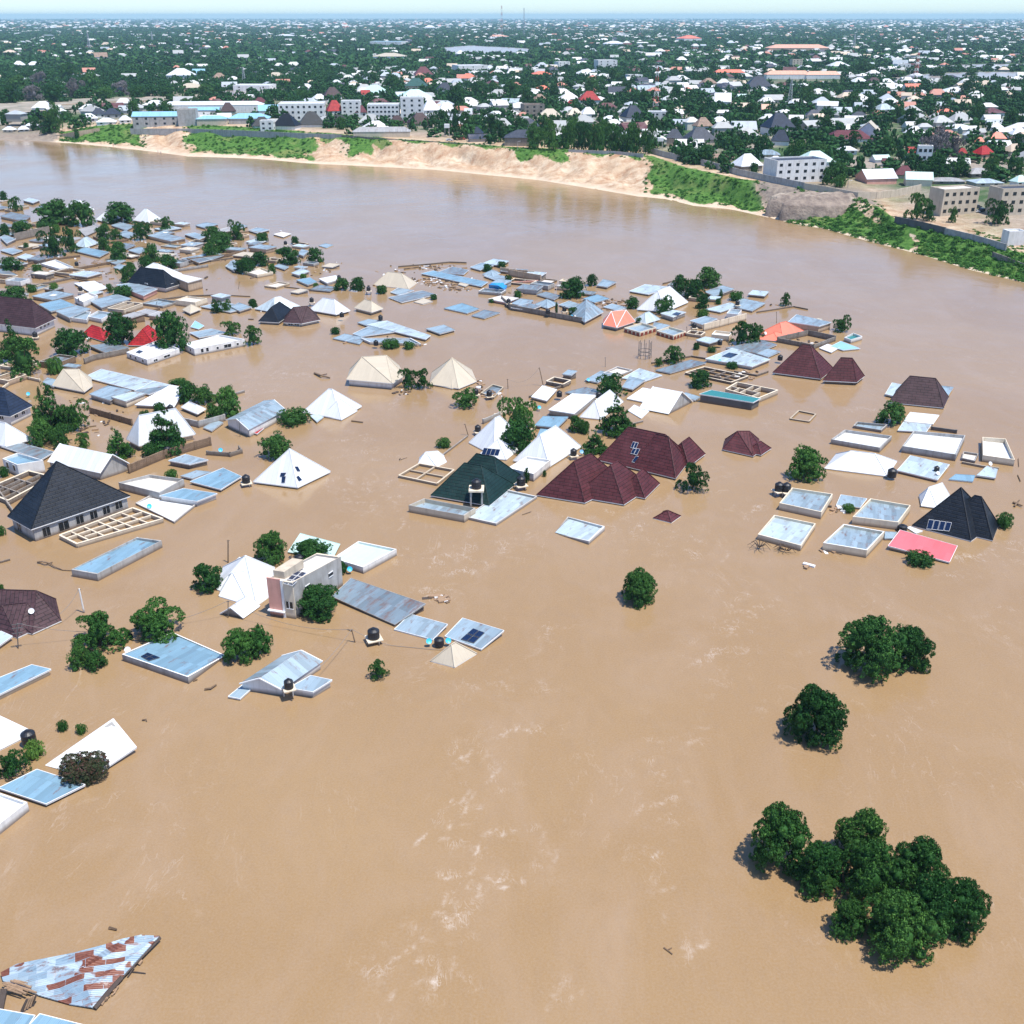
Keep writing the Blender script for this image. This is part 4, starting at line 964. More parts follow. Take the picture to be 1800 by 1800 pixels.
HOUSE('mono', [(1240,544),(1266,549),(1300,538),(1284,532)], 0, 'zinc2', 'grey', 3); HOUSE('mono', [(1290,540),(1322,547),(1346,533),(1302,524)], 0, 'zinc', 'grey', 3); HOUSE('mono', [(1238,513),(1256,521),(1291,508),(1270,502)], 0, 'zinc', 'block', 6)
HOUSE('hip', [(1060,571),(1084,576),(1117,565)], 546, 'salmon', 'grey', 7, 'salmon pyramid roof with pale ridges beside the balustrade houses', cap='white')
for q, l in (([(1097,576),(1125,584),(1154,575),(1128,567)], 'zinc topped house ringed by a red and white balustrade, beside the salmon pyramid'), ([(1154,581),(1184,590),(1206,582),(1176,574)], 'second red and white balustrade house, further from the salmon pyramid')):
    hh = HOUSE('box', q, 0, 'zinc', 'cream', 8, l, par=.3)
    zz = eave(q[1], 8); qq = quad4(q, zz); m = MB()
    for a, b in ((qq[0], qq[1]), (qq[1], qq[2])):
        u_ = (b-a).normalized(); n_ = Vector((u_.y, -u_.x, 0)); ln = (b-a).length; k = int(ln/1.5)
        for i in range(k):
            p, r_ = a+u_*(i+.18)*ln/k, a+u_*(i+.82)*ln/k; m.prism([(p-n_*.05).xy, (p+n_*.05).xy, (r_+n_*.05).xy, (r_-n_*.05).xy], zz-1.3, zz-.35, bottom=True)
    m.build('balustrade_panel', plain('oxide_red', (.22, .04, .025)), hh)
HOUSE('hip', [(1112,563),(1135,569),(1161,561)], 549, 'zinc2', 'grey', 3); HOUSE('mono', [(1146,577),(1160,580),(1178,572),(1150,566)], 0, 'zinc', 'grey', 3)
HOUSE('mono', [(1161,551),(1183,558),(1206,549),(1184,545)], 0, 'zinc2', 'grey', 8, 'grey walled house with two dark panels behind the balustrade houses'); panels([(1181,553),(1191,556),(1198,551),(1189,549)], 2, 1, white=False)
HOUSE('mono', [(1213,564),(1235,571),(1262,561),(1240,556)], 0, 'zinc', 'cream', 8)
HOUSE('hip', [(1119,544),(1170,548),(1210,531)], 507, 'white', 'block', 3, 'tall white roof between two dark trees near the outer edge of the quarter', k=.8)
HOUSE('mono', [(1106,512),(1140,518),(1180,505),(1134,500)], 0, 'zinc2', 'block', 3); HOUSE('hip', [(1000,548),(1028,566),(1061,548)], 527, 'zinc', 'grey', 6, 'pale green-grey zinc hip roof left of the salmon pyramid')
HOUSE('mono', [(1025,525),(1045,532),(1071,525),(1050,518)], 0, 'zincb', 'grey', 3); HOUSE('mono', [(1049,502),(1067,505),(1084,496),(1060,491)], 0, 'zinc', 'tan', 4)
HOUSE('mono', [(943,518),(974,527),(986,520),(960,513)], 0, 'zincd', 'grey', 3); HOUSE('mono', [(898,534),(925,539),(938,528),(915,525)], 0, 'zinc', 'grey', 4); HOUSE('mono', [(898,541),(932,546),(951,538),(930,533)], 0, 'zincd', 'block', 5)
HOUSE('hip', [(940,535),(962,542),(982,534)], 526, 'zinc', 'grey', 3); HOUSE('mono', [(982,536),(1006,543),(1020,535),(1000,529)], 0, 'zinc', 'grey', 3); HOUSE('mono', [(1060,540),(1085,546),(1104,541),(1076,534)], 0, 'zinc', 'block', 2)
HOUSE('mono', [(858,526),(890,532),(912,524),(880,520)], 0, 'concrete', 'pink', 5, 'low house with pink and white ornate front beside a black tank'); HOUSE('mono', [(740,481),(846,504),(858,496),(762,476)], 0, 'zincb', 'block', 3, 'long straight sky blue roof among rubble at the quarter edge')
HOUSE('mono', [(768,479),(815,483),(824,475),(796,469)], 0, 'zincd', 'grey', 2); HOUSE('mono', [(826,470),(844,475),(868,467),(846,462)], 0, 'zinc', 'grey', 3); HOUSE('mono', [(848,463),(880,467),(895,459),(868,455)], 0, 'zinc2', 'block', 4)
HOUSE('mono', [(850,485),(880,496),(892,487),(866,481)], 0, 'zinc', 'grey', 3); HOUSE('hip', [(848,482),(866,486),(880,480)], 475, 'zinc', 'grey', 3); HOUSE('mono', [(805,500),(818,504),(828,498),(812,495)], 0, 'cream', 'grey', 2)
HOUSE('mono', [(780,542),(821,551),(843,543),(812,533)], 0, 'zincb', 'white', 2); HOUSE('mono', [(829,555),(851,560),(879,550),(851,545)], 0, 'zincd', 'block', 2)
HOUSE('hip', [(656,501),(718,508),(733,497)], 479, 'cream', 'cream', 1, 'cream white hip roof above a row of zinc sheets', k=.9); HOUSE('mono', [(683,523),(706,532),(768,518),(742,511)], 0, 'zincd', 'block', 2, 'dull zinc slab in front of the cream white hip roof'); HOUSE('mono', [(686,514),(702,519),(728,511),(700,506)], 0, 'zinc', 'grey', 2)
HOUSE('mono', [(727,531),(743,535),(761,530),(745,524)], 0, 'cream', 'grey', 1); HOUSE('hip', [(622,541),(653,549),(674,542)], 528, 'cream', 'beige', 6, 'flat cream roof right of the white pyramid with a tank', k=.9)
HOUSE('hip', [(448,543),(482,549),(531,540)], 522, 'zinc2', 'grey', 3, 'pale zinc hip with white ridges behind the black roof', cap='white'); HOUSE('hip', [(454,565),(490,567),(518,548)], 535, 'black', 'white', 5, 'black tiled roof joined to a dark brown one'); HOUSE('hip', [(498,567),(530,569),(563,562)], 539, 'dbrown', 'white', 6, 'dark brown tiled roof joined to the black one', win=[(0,.3,.2,1.4,.9),(0,.7,.2,1.4,.9)])
HOUSE('hip', [(543,545),(590,553),(616,546)], 525, 'white', 'grey', 4, 'white pyramid roof with black tanks right of the dark brown roof')
HOUSE('mono', [(620,587),(635,592),(694,584),(650,573)], 0, 'zinc', 'grey', 3, 'first of three joined zinc roofs behind the grey box yard'); HOUSE('mono', [(645,571),(748,597),(757,590),(680,564)], 0, 'zinc2', 'block', 4, 'long zinc roof running toward the small block house'); HOUSE('mono', [(628,567),(648,574),(680,565),(648,561)], 0, 'zinc', 'grey', 3)
HOUSE('box', [(634,594),(650,601),(740,604),(722,594)], 0, 'zinc', 'white', 5, 'white edged L-shaped yard house fronted by green bushes', par=.15); HOUSE('mono', [(585,595),(632,605),(642,594),(606,587)], 0, 'zinc', 'block', 2); HOUSE('mono', [(748,578),(773,587),(800,580),(780,571)], 0, 'zinc', 'block', 4)
HOUSE('mono', [(405,539),(421,547),(443,540),(420,532)], 0, 'zinc', 'beige', 5); HOUSE('box', [(427,476),(452,483),(480,478),(458,470)], 0, 'concrete', 'cream', 6); HOUSE('mono', [(520,492),(541,501),(558,496),(545,488)], 0, 'zincb', 'cream', 4); HOUSE('mono', [(560,490),(575,498),(601,490),(590,484)], 0, 'white', 'white', 5)
HOUSE('mono', [(545,509),(580,512),(592,505),(562,501)], 0, 'zincd', 'block', 3); HOUSE('mono', [(482,468),(500,474),(508,469),(490,464)], 0, 'zinc', 'grey', 3); HOUSE('mono', [(512,480),(525,484),(544,477),(530,472)], 0, 'zinc2', 'grey', 5)
HOUSE('mono', [(523,446),(533,450),(543,441),(530,438)], 0, 'zinc', 'grey', 5); HOUSE('mono', [(398,469),(412,477),(426,463),(406,458)], 0, 'zinc', 'grey', 4); HOUSE('mono', [(436,405),(452,410),(474,404),(452,400)], 0, 'zinc', 'block', 3)
# left rows
HOUSE('hip', [(-30,566),(62,577),(98,560)], 524, 'dbrown', 'white', 15, 'wide dark brown roof on white walls at the left edge', k=.7, win=[(1,.3,1.3,.9,1.1),(1,.5,1.3,.9,1.1),(1,.7,1.3,.9,1.1)])
HOUSE('mono', [(68,535),(90,548),(133,537),(107,526)], 0, 'zincb', 'grey', 5); HOUSE('box', [(131,523),(146,531),(172,519),(156,514)], 0, 'concrete', 'white', 11, 'white house with notched parapet and an arched window', win=[(0,.5,1.2,1.,1.2)]); HOUSE('mono', [(158,529),(178,541),(231,525),(205,517)], 0, 'zinc', 'grey', 6)
HOUSE('mono', [(97,547),(122,559),(160,543),(135,537)], 0, 'zinc', 'grey', 9); HOUSE('box', [(122,558),(152,562),(160,548),(135,546)], 0, 'zinc', 'white', 8); HOUSE('box', [(154,556),(178,561),(198,550),(172,546)], 0, 'zinc', 'white', 8, 'white walled house with a blue patterned parapet behind the red roofs')
HOUSE('mono', [(204,501),(252,520),(277,508),(232,497)], 0, 'zinc', 'pink', 9, 'zinc roof on salmon pink walls below the black hip roof')
HOUSE('hip', [(144,588),(182,600),(196,587)], 573, 'red', 'beige', 3, 'left red tiled roof with small white dish, between two trees'); HOUSE('hip', [(225,607),(272,608),(291,594),(248,588)], 575, 'red', 'beige', 3, 'right red tiled roof, behind the white walled block', k=.7)
HOUSE('mono', [(157,608),(190,622),(228,612),(200,602)], 0, 'zincd', 'block', 6)
HOUSE('box', [(222,619),(258,632),(315,613),(279,597)], 0, 'white', 'white', 11, 'white walled block with square parapet in front of the red roof', par=.2, win=[(0,.2,.5,.8,.8),(0,.45,.5,.8,.8),(0,.8,.5,.8,.8),(1,.25,.4,1.2,.6),(1,.6,.5,2.,.6)]); panels([(238,620),(245,622),(252,618),(245,616)], 2, 1, white=False)
HOUSE('box', [(324,604),(341,613),(430,596),(386,588)], 0, 'white', 'white', 13, 'long white house with parapet reaching the trees', par=.25, win=[(1,.15,.6,.7,1.),(1,.25,.6,.7,1.),(1,.45,.7,.6,.6),(1,.65,.6,2.,.9),(1,.85,.7,.6,.6),(0,.6,.7,.7,.8)])
HOUSE('hip', [(320,544),(334,551),(354,543)], 535, 'cream', 'beige', 5, 'small cream hip roof beyond the tall tree'); HOUSE('mono', [(352,539),(404,549),(443,541),(392,531)], 0, 'zinc', 'grey', 3); HOUSE('mono', [(333,585),(350,594),(400,585),(372,578)], 0, 'zinc', 'grey', 3)
HOUSE('mono', [(335,575),(349,579),(359,573),(343,564)], 0, 'lblue', 'grey', 2, 'small turquoise canopy right of the tall tree', name='canopy')
HOUSE('hip', [(222,498),(292,507),(319,499)], 472, 'black', 'white', 8, 'black hip roof above a pink walled zinc house', win=[(0,.5,1.,1.,1.2),(1,.5,1.,1.,1.2)]); HOUSE('hip', [(233,483),(278,495),(320,481)], 463, 'white', 'cream', 3, 'white roof peak just behind the black hip roof'); HOUSE('mono', [(302,486),(330,497),(356,490),(318,482)], 0, 'concrete', 'tan', 17, 'tan walled flat house right of the black hip roof')
HOUSE('mono', [(130,498),(160,515),(190,506),(166,494)], 0, 'white', 'grey', 3); HOUSE('box', [(72,463),(104,472),(129,469),(98,456)], 0, 'white', 'white', 6, 'white flat roof with blue tank in a walled yard'); HOUSE('mono', [(-8,475),(15,489),(31,484),(8,472)], 0, 'zincd', 'white', 3)
HOUSE('hip', [(112,368),(140,374),(166,368)], 351, 'white', 'grey', 4, 'rounded white roof between two dark trees at the river side'); HOUSE('hip', [(168,386),(190,391),(218,381)], 369, 'white', 'grey', 3); HOUSE('hip', [(234,387),(262,392),(284,385)], 367, 'white', 'cream', 4, 'white roof nearest the river among the trees')
HOUSE('hip', [(130,432),(150,435),(174,427)], 417, 'zinc2', 'grey', 3); HOUSE('mono', [(130,441),(175,452),(192,443),(150,435)], 0, 'zincb', 'grey', 3)
for q, r_, w_, h_ in (([(0,380),(42,389),(54,380),(20,373)],'zincd','tan',5),([(0,417),(12,428),(28,420),(8,413)],'zinc','grey',5),([(138,403),(150,415),(178,402),(165,396)],'grey','block',3),([(195,396),(222,405),(237,397),(212,391)],'zinc','grey',3),([(205,412),(226,419),(240,411),(220,405)],'zinc','block',3),
    ([(257,414),(300,424),(326,419),(285,409)],'zinc','tan',6),([(324,412),(350,421),(366,415),(342,409)],'zinc','block',4),([(343,396),(360,401),(384,394),(362,391)],'zinc','grey',3),([(270,402),(290,406),(320,401),(300,397)],'zinc2','block',3),([(186,459),(205,465),(222,458),(205,454)],'zinc','grey',3),([(199,470),(216,476),(225,468),(210,464)],'zinc','grey',3),
    ([(396,468),(412,474),(428,462),(410,457)],'zinc2','tan',3),([(345,450),(370,457),(396,448),(370,443)],'zinc','block',4),([(318,455),(350,462),(372,456),(345,449)],'zincd','block',4),([(225,440),(244,446),(262,439),(246,434)],'zinc','tan',4),([(40,352),(58,357),(70,352),(52,348)],'zinc2','block',4),([(62,366),(80,370),(94,364),(78,360)],'zinc','block',3),
    ([(0,440),(22,447),(40,441),(18,436)],'zinc','block',3),([(30,452),(46,457),(60,450),(45,446)],'zinc2','tan',3),([(200,432),(222,438),(238,431),(220,427)],'zincd','block',3),([(405,398),(420,403),(436,397),(420,393)],'zinc','block',3),([(432,425),(450,430),(468,424),(450,420)],'zinc2','block',3),([(480,412),(498,417),(512,411),(496,408)],'concrete','block',2),([(560,432),(574,436),(586,431),(572,428)],'zinc','grey',1)):
    HOUSE('mono', q, 0, r_, w_, h_)
# right island
HOUSE('hip', [(1562,707),(1659,717),(1668,698)], 663, 'dbrown', 'beige', 3, 'dark purple-brown tiled roof, farthest house of the right-hand cluster', k=.75)
HOUSE('mono', [(1556,693),(1588,701),(1600,679),(1568,673)], 0, 'zinc2', 'white', 4); HOUSE('mono', [(1649,695),(1666,697),(1676,681),(1650,678)], 0, 'zinc', 'beige', 3)
HOUSE('mono', [(1588,741),(1640,746),(1651,730),(1600,725)], 0, 'white', 'beige', 2, 'white slab roof next to the bush behind the open parapets'); HOUSE('mono', [(1578,757),(1628,760),(1637,747),(1588,742)], 0, 'zinc2', 'grey', 3); HOUSE('box', [(1500,748),(1549,756),(1560,746),(1506,741)], 0, 'zinc', 'grey', 5)
HOUSE('box', [(1461,772),(1547,787),(1568,766),(1485,755)], 0, 'white', 'grey', 9, 'wide low flat roof with grey parapet, first left of the two open parapet houses', par=.35); HOUSE('box', [(1586,784),(1681,799),(1697,765),(1606,757)], 0, 'white', 'grey', 12, 'larger pale flat roof with deep grey parapet beside the other parapet house', par=.35)
HOUSE('box', [(1728,800),(1784,808),(1768,771),(1727,768)], 0, 'white', 'cream', 12, 'pale flat roof with high parapet standing apart at the right edge', par=.6); HOUSE('box', [(1690,805),(1714,810),(1720,797),(1694,793)], 0, 'concrete', 'grey', 5, par=.8)
HOUSE('hip', [(1449,823),(1560,837),(1577,811)], 795, 'white', 'white', 2, 'low bright white roof with blunt ridge in front of the parapet houses', k=.85)
HOUSE('mono', [(1577,827),(1648,844),(1669,817),(1600,801)], 0, 'zinc2', 'pink', 5, 'pale zinc roof on pinkish wall with small blue tank'); HOUSE('mono', [(1668,843),(1710,847),(1714,836),(1680,834)], 0, 'zincb', 'grey', 2); HOUSE('mono', [(1716,836),(1750,841),(1754,825),(1735,819)], 0, 'zinc2', 'grey', 4)
BX = 'cream walled box house with sunken pale roof sheet, '
HOUSE('box', [(1370,884),(1444,900),(1464,868),(1392,857)], 0, 'zinc', 'cream', 13, BX+'before the twin tanks', par=.2, sl=(0,0,0,0)); HOUSE('box', [(1332,939),(1408,959),(1434,920),(1361,905)], 0, 'zinc2', 'cream', 10, BX+'lowest left of the four', par=.15)
HOUSE('box', [(1499,908),(1579,918),(1601,888),(1530,876)], 0, 'zinc', 'cream', 14, BX+'touching the black roof with blue panels', par=.25); HOUSE('box', [(1447,954),(1524,967),(1555,934),(1483,921)], 0, 'zinc', 'cream', 14, BX+'beside the pink sheet roof', par=.2)
HOUSE('mono', [(1470,888),(1512,893),(1524,877),(1478,870)], 0, 'zinc', 'grey', 3, 'small blue-grey roof between two open topped box houses'); HOUSE('mono', [(1555,947),(1570,947),(1576,936),(1556,935)], 0, 'zinc', 'grey', 3)
HOUSE('hip', [(1603,924),(1707,951),(1750,920)], 857, 'black', 'grey', 2, 'steep black roof with a row of four blue solar panels', k=.95, extra=[([(1660,930),(1745,950),(1756,922)], 872, 2)], steep=True)
panels([(1628,931),(1669,935),(1674,918),(1633,912)], 4, 1)
HOUSE('hip', [(1619,889),(1648,893),(1670,872)], 853, 'white', 'white', 3, 'white roof half hidden behind the steep black roof'); HOUSE('mono', [(1594,928),(1610,938),(1622,934),(1600,926)], 0, 'white', 'white', 1)
HOUSE('mono', [(1561,960),(1669,989),(1683,960),(1582,932)], 0, 'pink', 'beige', 5, 'bright pink sheet roof sagging to the water by the steep black roof', sl=(.2,-.2,0,.3))
HOUSE('frame', [(1389,736),(1422,741),(1434,728),(1404,722)], 0, None, 'tan', 2, 'tiny tan square of walls alone in open water', nx=1, ny=1)
# tanks, dishes
tank(433,848,.75,1.5,z=.7,label='black water tank on a cream slab beside the white roof with scattered panels'); tank(657,1121,.85,1.5,z=.75,label='black water tank on its own platform alone in open water')
tank(772,1133,.7,1.1,z=.3,slab=False,label='black floating water tank between two blue ones'); tank(527,988,.75,1.3,label='black water tank on top of the two-storey pink house', slab=False)
tank(52,1305,.85,1.7,z=.4,slab=False,label='dark blue-black water tank at the corner of the left white roof')
tank(1369,862,.8,1.6,z=1.0,label='left one of twin black water tanks beside the round bushy tree'); tank(1382,863,.8,1.6,z=1.0,label='right one of twin black water tanks beside the round bushy tree')
tank(1567,838,.85,1.7,z=.5,slab=False,label='black water tank at the corner of the low bright white roof'); tank(1646,828,.5,1.,label='small blue-black tank on the pale zinc roof with pinkish wall',slab=False); tank(1586,931,.8,.9,z=.3,slab=False,label='squat dark tank between a box house and the pink roof')
for q in ((836,693),(860,696),(983,697),(1052,699),(840,758),(1008,800),(548,531),(601,557),(669,562),(661,607),(502,430),(596,491),(1220,576),(1371,633),(1265,606),(894,533),(963,551),(992,547),(142,511),(135,467),(300,722),(295,796),(648,511),(1296,536),(62,592)):
    tank(*q, r=.65, h=1.35, z=(.8 if q[1] > 560 else 1.2), slab=q[0] % 2 == 0)
for q, c in (((225,1146),(.75,.75,.75)),((754,1131),(.05,.5,.8)),((788,1130),(.05,.5,.8)),((263,893),(.05,.6,.75)),((388,794),(.05,.45,.8)),((1484,1000),(.7,.7,.7)) if 0 else ((1740,818),(.75,.75,.75)),((1265,637),(.05,.5,.85)),((1005,558),(.05,.5,.85)),((1011,559),(.75,.75,.75)),((1345,588),(.8,.8,.8)),((1410,587),(.8,.8,.8)),((1648,835),(.75,.75,.75)),((155,597),(.75,.75,.75)),((1022,797),(.2,.45,.65)),((948,719),(.05,.5,.8)),((1034,670),(.1,.5,.75)),((56,1078),(.75,.75,.75)),((615,1004),(.05,.5,.85)),((50,695),(.05,.5,.8)),((218,535),(.75,.75,.75))):
    dish(*q, r=.42, col=c, look='white satellite dish' if c[0] > .5 else 'bright blue satellite dish')
# ------------------------------------------------------------------ collapsed rusty roof
rp = [(1,1709,.6),(30,1694,1.1),(70,1686,1.5),(127,1675,1.8),(180,1661,1.9),(215,1650,1.6),(247,1643,1.2),(280,1645,.9),(165,1771,.35),(122,1765,.25),(68,1749,.3),(5,1724,.4)]
root = empty('collapsed_roof', P(140,1710,0)); tag(root, 'collapsed patchwork roof of rusty and grey metal sheets floating near the bottom left', 'roof wreck')
m, t, b = newmat('patchwork_sheet', (.4,.45,.5), .5, .1)
wp = wpos(t); mv = vmap(t, wp, (1,1,1), (0,0,R(-14)))
br = N(t, 'ShaderNodeTexBrick'); t.links.new(mv, br.inputs[0]); br.offset = .43
br.inputs['Color1'].default_value = (0,0,0,1); br.inputs['Color2'].default_value = (1,1,1,1); br.inputs['Mortar'].default_value = (.45,.45,.45,1)
br.inputs['Scale'].default_value = 1; br.inputs['Brick Width'].default_value = 1.7; br.inputs['Row Height'].default_value = .62; br.inputs['Mortar Size'].default_value = .02
s = N(t, 'ShaderNodeSeparateColor'); t.links.new(br.outputs[0], s.inputs[0])
base = mix(t, ramp(t, s.outputs[0], .2, .6), (.22,.31,.38), (.38,.47,.53))
rn = noise(t, .22, 3, wp, .6); ad = t.nodes.new('ShaderNodeMath'); ad.operation = 'ADD'; t.links.new(s.outputs[0], ad.inputs[0]); t.links.new(ramp(t, rn, .35, .65, -.40, .34), ad.inputs[1])
rust = mix(t, noise(t, 3, 4, wp), (.10,.02,.015), (.24,.09,.05))
c = mix(t, ramp(t, ad.outputs[0], .60, .64), base, rust)
c = mix(t, ramp(t, noise(t, 1.4, 6, vmap(t, mv, (.4,2,1)), .7), .55, .62, 0, .7), c, (.20,.085,.06))
c = mix(t, ramp(t, noise(t, .7, 6, wp, .7), .6, .66, 0, .5), c, (.5,.42,.36))
t.links.new(c, b.inputs['Base Color'])
wv = N(t, 'ShaderNodeTexWave', wave_type='BANDS'); wv.bands_direction = 'Y'; wv.inputs['Scale'].default_value = 1.8; t.links.new(mv, wv.inputs[0]); bump(t, b, wv.outputs[0], .6, .05)
mb = MB(); vs = [P(*q) for q in rp]; cen = P(140,1705,1.1)
ring = [cen.lerp(v, .55)+Vector((0,0,.25*math.sin(i*1.7))) for i, v in enumerate(vs)]
for i in range(len(vs)):
    j = (i+1) % len(vs); mb.face([vs[j], vs[i], ring[i], ring[j]][::-1]); mb.face([ring[j], ring[i], cen][::-1])
    mb.face([vs[i]-Vector((0,0,.12)), vs[j]-Vector((0,0,.12)), vs[j], vs[i]])
mb.build('roof_sheets', m, root)
wd = plain('bare_timber', (.34,.22,.13), .8, 0, .5); wd2 = plain('dark_timber', (.07,.05,.04), .8)
def plank(a, b_, w_=.16, mat=None, parent=None, nm='timber'):
    p, q = P(*a), P(*b_); m_ = MB(); m_.tube([p, p.lerp(q,.5)+Vector((0,0,.04)), q], w_, w_*.8, 5); return m_.build(nm, mat or wd, parent)
for a, b_ in (((280,1648,.5),(213,1718,.4)),((213,1718,.4),(166,1773,.25))): plank(a, b_, .28, wd2, root, 'eave_beam')
for i in range(16):
    f = random.random(); x = 168+f*70+random.uniform(0, 10); y = 1766-f*76+random.uniform(-2, 8); l = random.uniform(5, 22)
    plank((x, y, .15), (x+l*.6, y-l*.7+random.uniform(-4, 4), random.uniform(.1, .5)), random.uniform(.06, .16), random.choice([wd, wd, wd2]), root)
plank((228,1708,.1),(256,1711,.1),.06,wd2,root)
pl = empty('plank_heap', P(40,1738,0)); tag(pl, 'heap of pale broken planks lying on the edge of the collapsed roof', 'planks')
for i in range(14):
    x = 4+random.uniform(0, 22); y = 1722+random.uniform(0, 18); l = random.uniform(18, 40); plank((x,y,.7),(x+l,y+l*.35+random.uniform(-4,4),.75), random.uniform(.06,.13), wd, pl, 'plank')
for i in range(5): plank((38+i*5,1778-i*3,.2),(48+i*4,1756-i*2,1.2), .12, random.choice([wd,wd2]), pl, 'plank')
for i in range(4): plank((-2+i*2,1775,.1),(2+i*3,1738,1.),.12,wd2,pl,'plank')
# ------------------------------------------------------------------ poles, cables, sticks, walls
t1 = pole(148,1077,139,1035,.14,'white','white leaning concrete post alone between the long narrow block and the trees')
t2 = pole(401,989,401,949,.12,'mud','bare wooden stump pole behind the white many-hipped roof')
t3 = pole(401,1086,401,1056,.07,'dark','thin dark pole in front of the white gabled porch')
t4 = pole(624,1129,618,1106,.10,'mud','short leaning wooden pole beside the tank on its own platform')
t5 = pole(32,1140,30,1096,.08,'dark','lattice-armed service pole in front of the dark brown roof',cross=True)
t6 = pole(823,765,817,745,.1,'mud','leaning pole at the end of the thin wall by the white stepped roof'); t7 = pole(955,678,948,646,.12,'mud','tall tilted pole in open water behind the small white roof'); pole(893,683,892,666,.1,'mud','stubby pole beside the half sunk yard right of the pointed cream roof')
t8 = pole(422,768,420,735,.06,'dark'); pole(1365,568,1365,548,.08,'mud'); pole(1208,595,1207,574,.08,'mud'); pole(273,540,276,530,.08,'dark'); pole(419,508,421,495,.06,'dark'); pole(1064,645,1064,628,.06,'dark'); pole(450,605,450,590,.06,'dark')
for a, b_, l, s in ((t1, P(104,1080,2.), 'slack cable from the white leaning post to the dark brown roof', .4), (t3, t4, 'thin cable sagging from the porch pole to the short leaning pole', 1.6), (t4, P(560,1175,2.2), 'cable from the short leaning pole to the zinc gable house', .3),
    (t5, t3, 'long low cable between the service pole and the porch pole', 3.), (t7, P(893,666,2), 'cable hanging from the tall tilted pole', 2.), (t4, P(790,1140,.5), 'cable from the short leaning pole toward the floating tanks', 1.5)): wire(a, b_, s, l)
for q, r_ in (([(66,988,.2),(75,987,.5),(87,990,.4),(96,996,.3)],.16),([(96,996,.3),(110,1002,.1),(125,1003,.1)],.1),([(92,988,.2),(80,992,.3),(70,990,.1)],.09),([(360,1212,.1),(370,1210,.25),(380,1204,.15)],.18),([(340,1197,.1),(347,1194,.15)],.12),([(192,1631,.1),(205,1634,.15)],.16),([(250,1266,.1),(257,1264,.3),(258,1268,.1)],.1),
    ([(1167,1666,.05),(1182,1677,.1)],.09),([(1174,1670,.05),(1181,1666,.1)],.07),([(918,905,.05),(934,899,.15)],.08),([(1781,883,.2),(1797,889,.3)],.22),([(1783,890,.2),(1792,879,.4)],.18),([(1790,806,.1),(1791,820,.2)],.08),([(1789,835,.1),(1794,846,.2)],.1),([(1386,660,.1),(1395,657,.1)],.08),([(1600,1160,.05),(1609,1158,.1)],.06),([(702,808,.1),(704,805,.6)],.1),([(704,808,.1),(716,804,.1)],.06),
    ([(620,1110,.1),(610,1106,.1)],.06),([(553,656,.2),(565,660,.6),(580,664,.2)],.3),([(560,660,.2),(575,657,.3)],.2),([(618,740,.1),(638,742,.2)],.2)): stick(q, r_)
for (cx, cy) in ((1336, 962), (1352, 964)) [:1]:
    pr = empty('palm_debris', P(1335,962,0)); tag(pr, 'drowned palm crown of bare fronds at the corner of the nearest box house', 'dead palm')
    for i in range(9):
        a = i*.7; c0 = P(1335,962,.3); mb = MB(); mb.tube([c0, c0+Vector((math.cos(a)*1., math.sin(a)*1., .9)), c0+Vector((math.cos(a)*2., math.sin(a)*2., .1))], .09, .03, 5); mb.build('frond', wd2, pr)
pr = empty('palm_debris', P(1372,965,0)); tag(pr, 'second drowned palm, trailing brown and green fronds along the front of the box house', 'dead palm')
for i in range(12):
    a = i*.55; c0 = P(1368+i*1.6,964+i*.4,.3); mb = MB(); mb.tube([c0, c0+Vector((math.cos(a)*.8, math.sin(a)*.6, .7)), c0+Vector((math.cos(a)*1.7, math.sin(a)*1.2, .0))], .09, .03, 5); mb.build('frond', wd2 if i % 3 else BARK, pr)
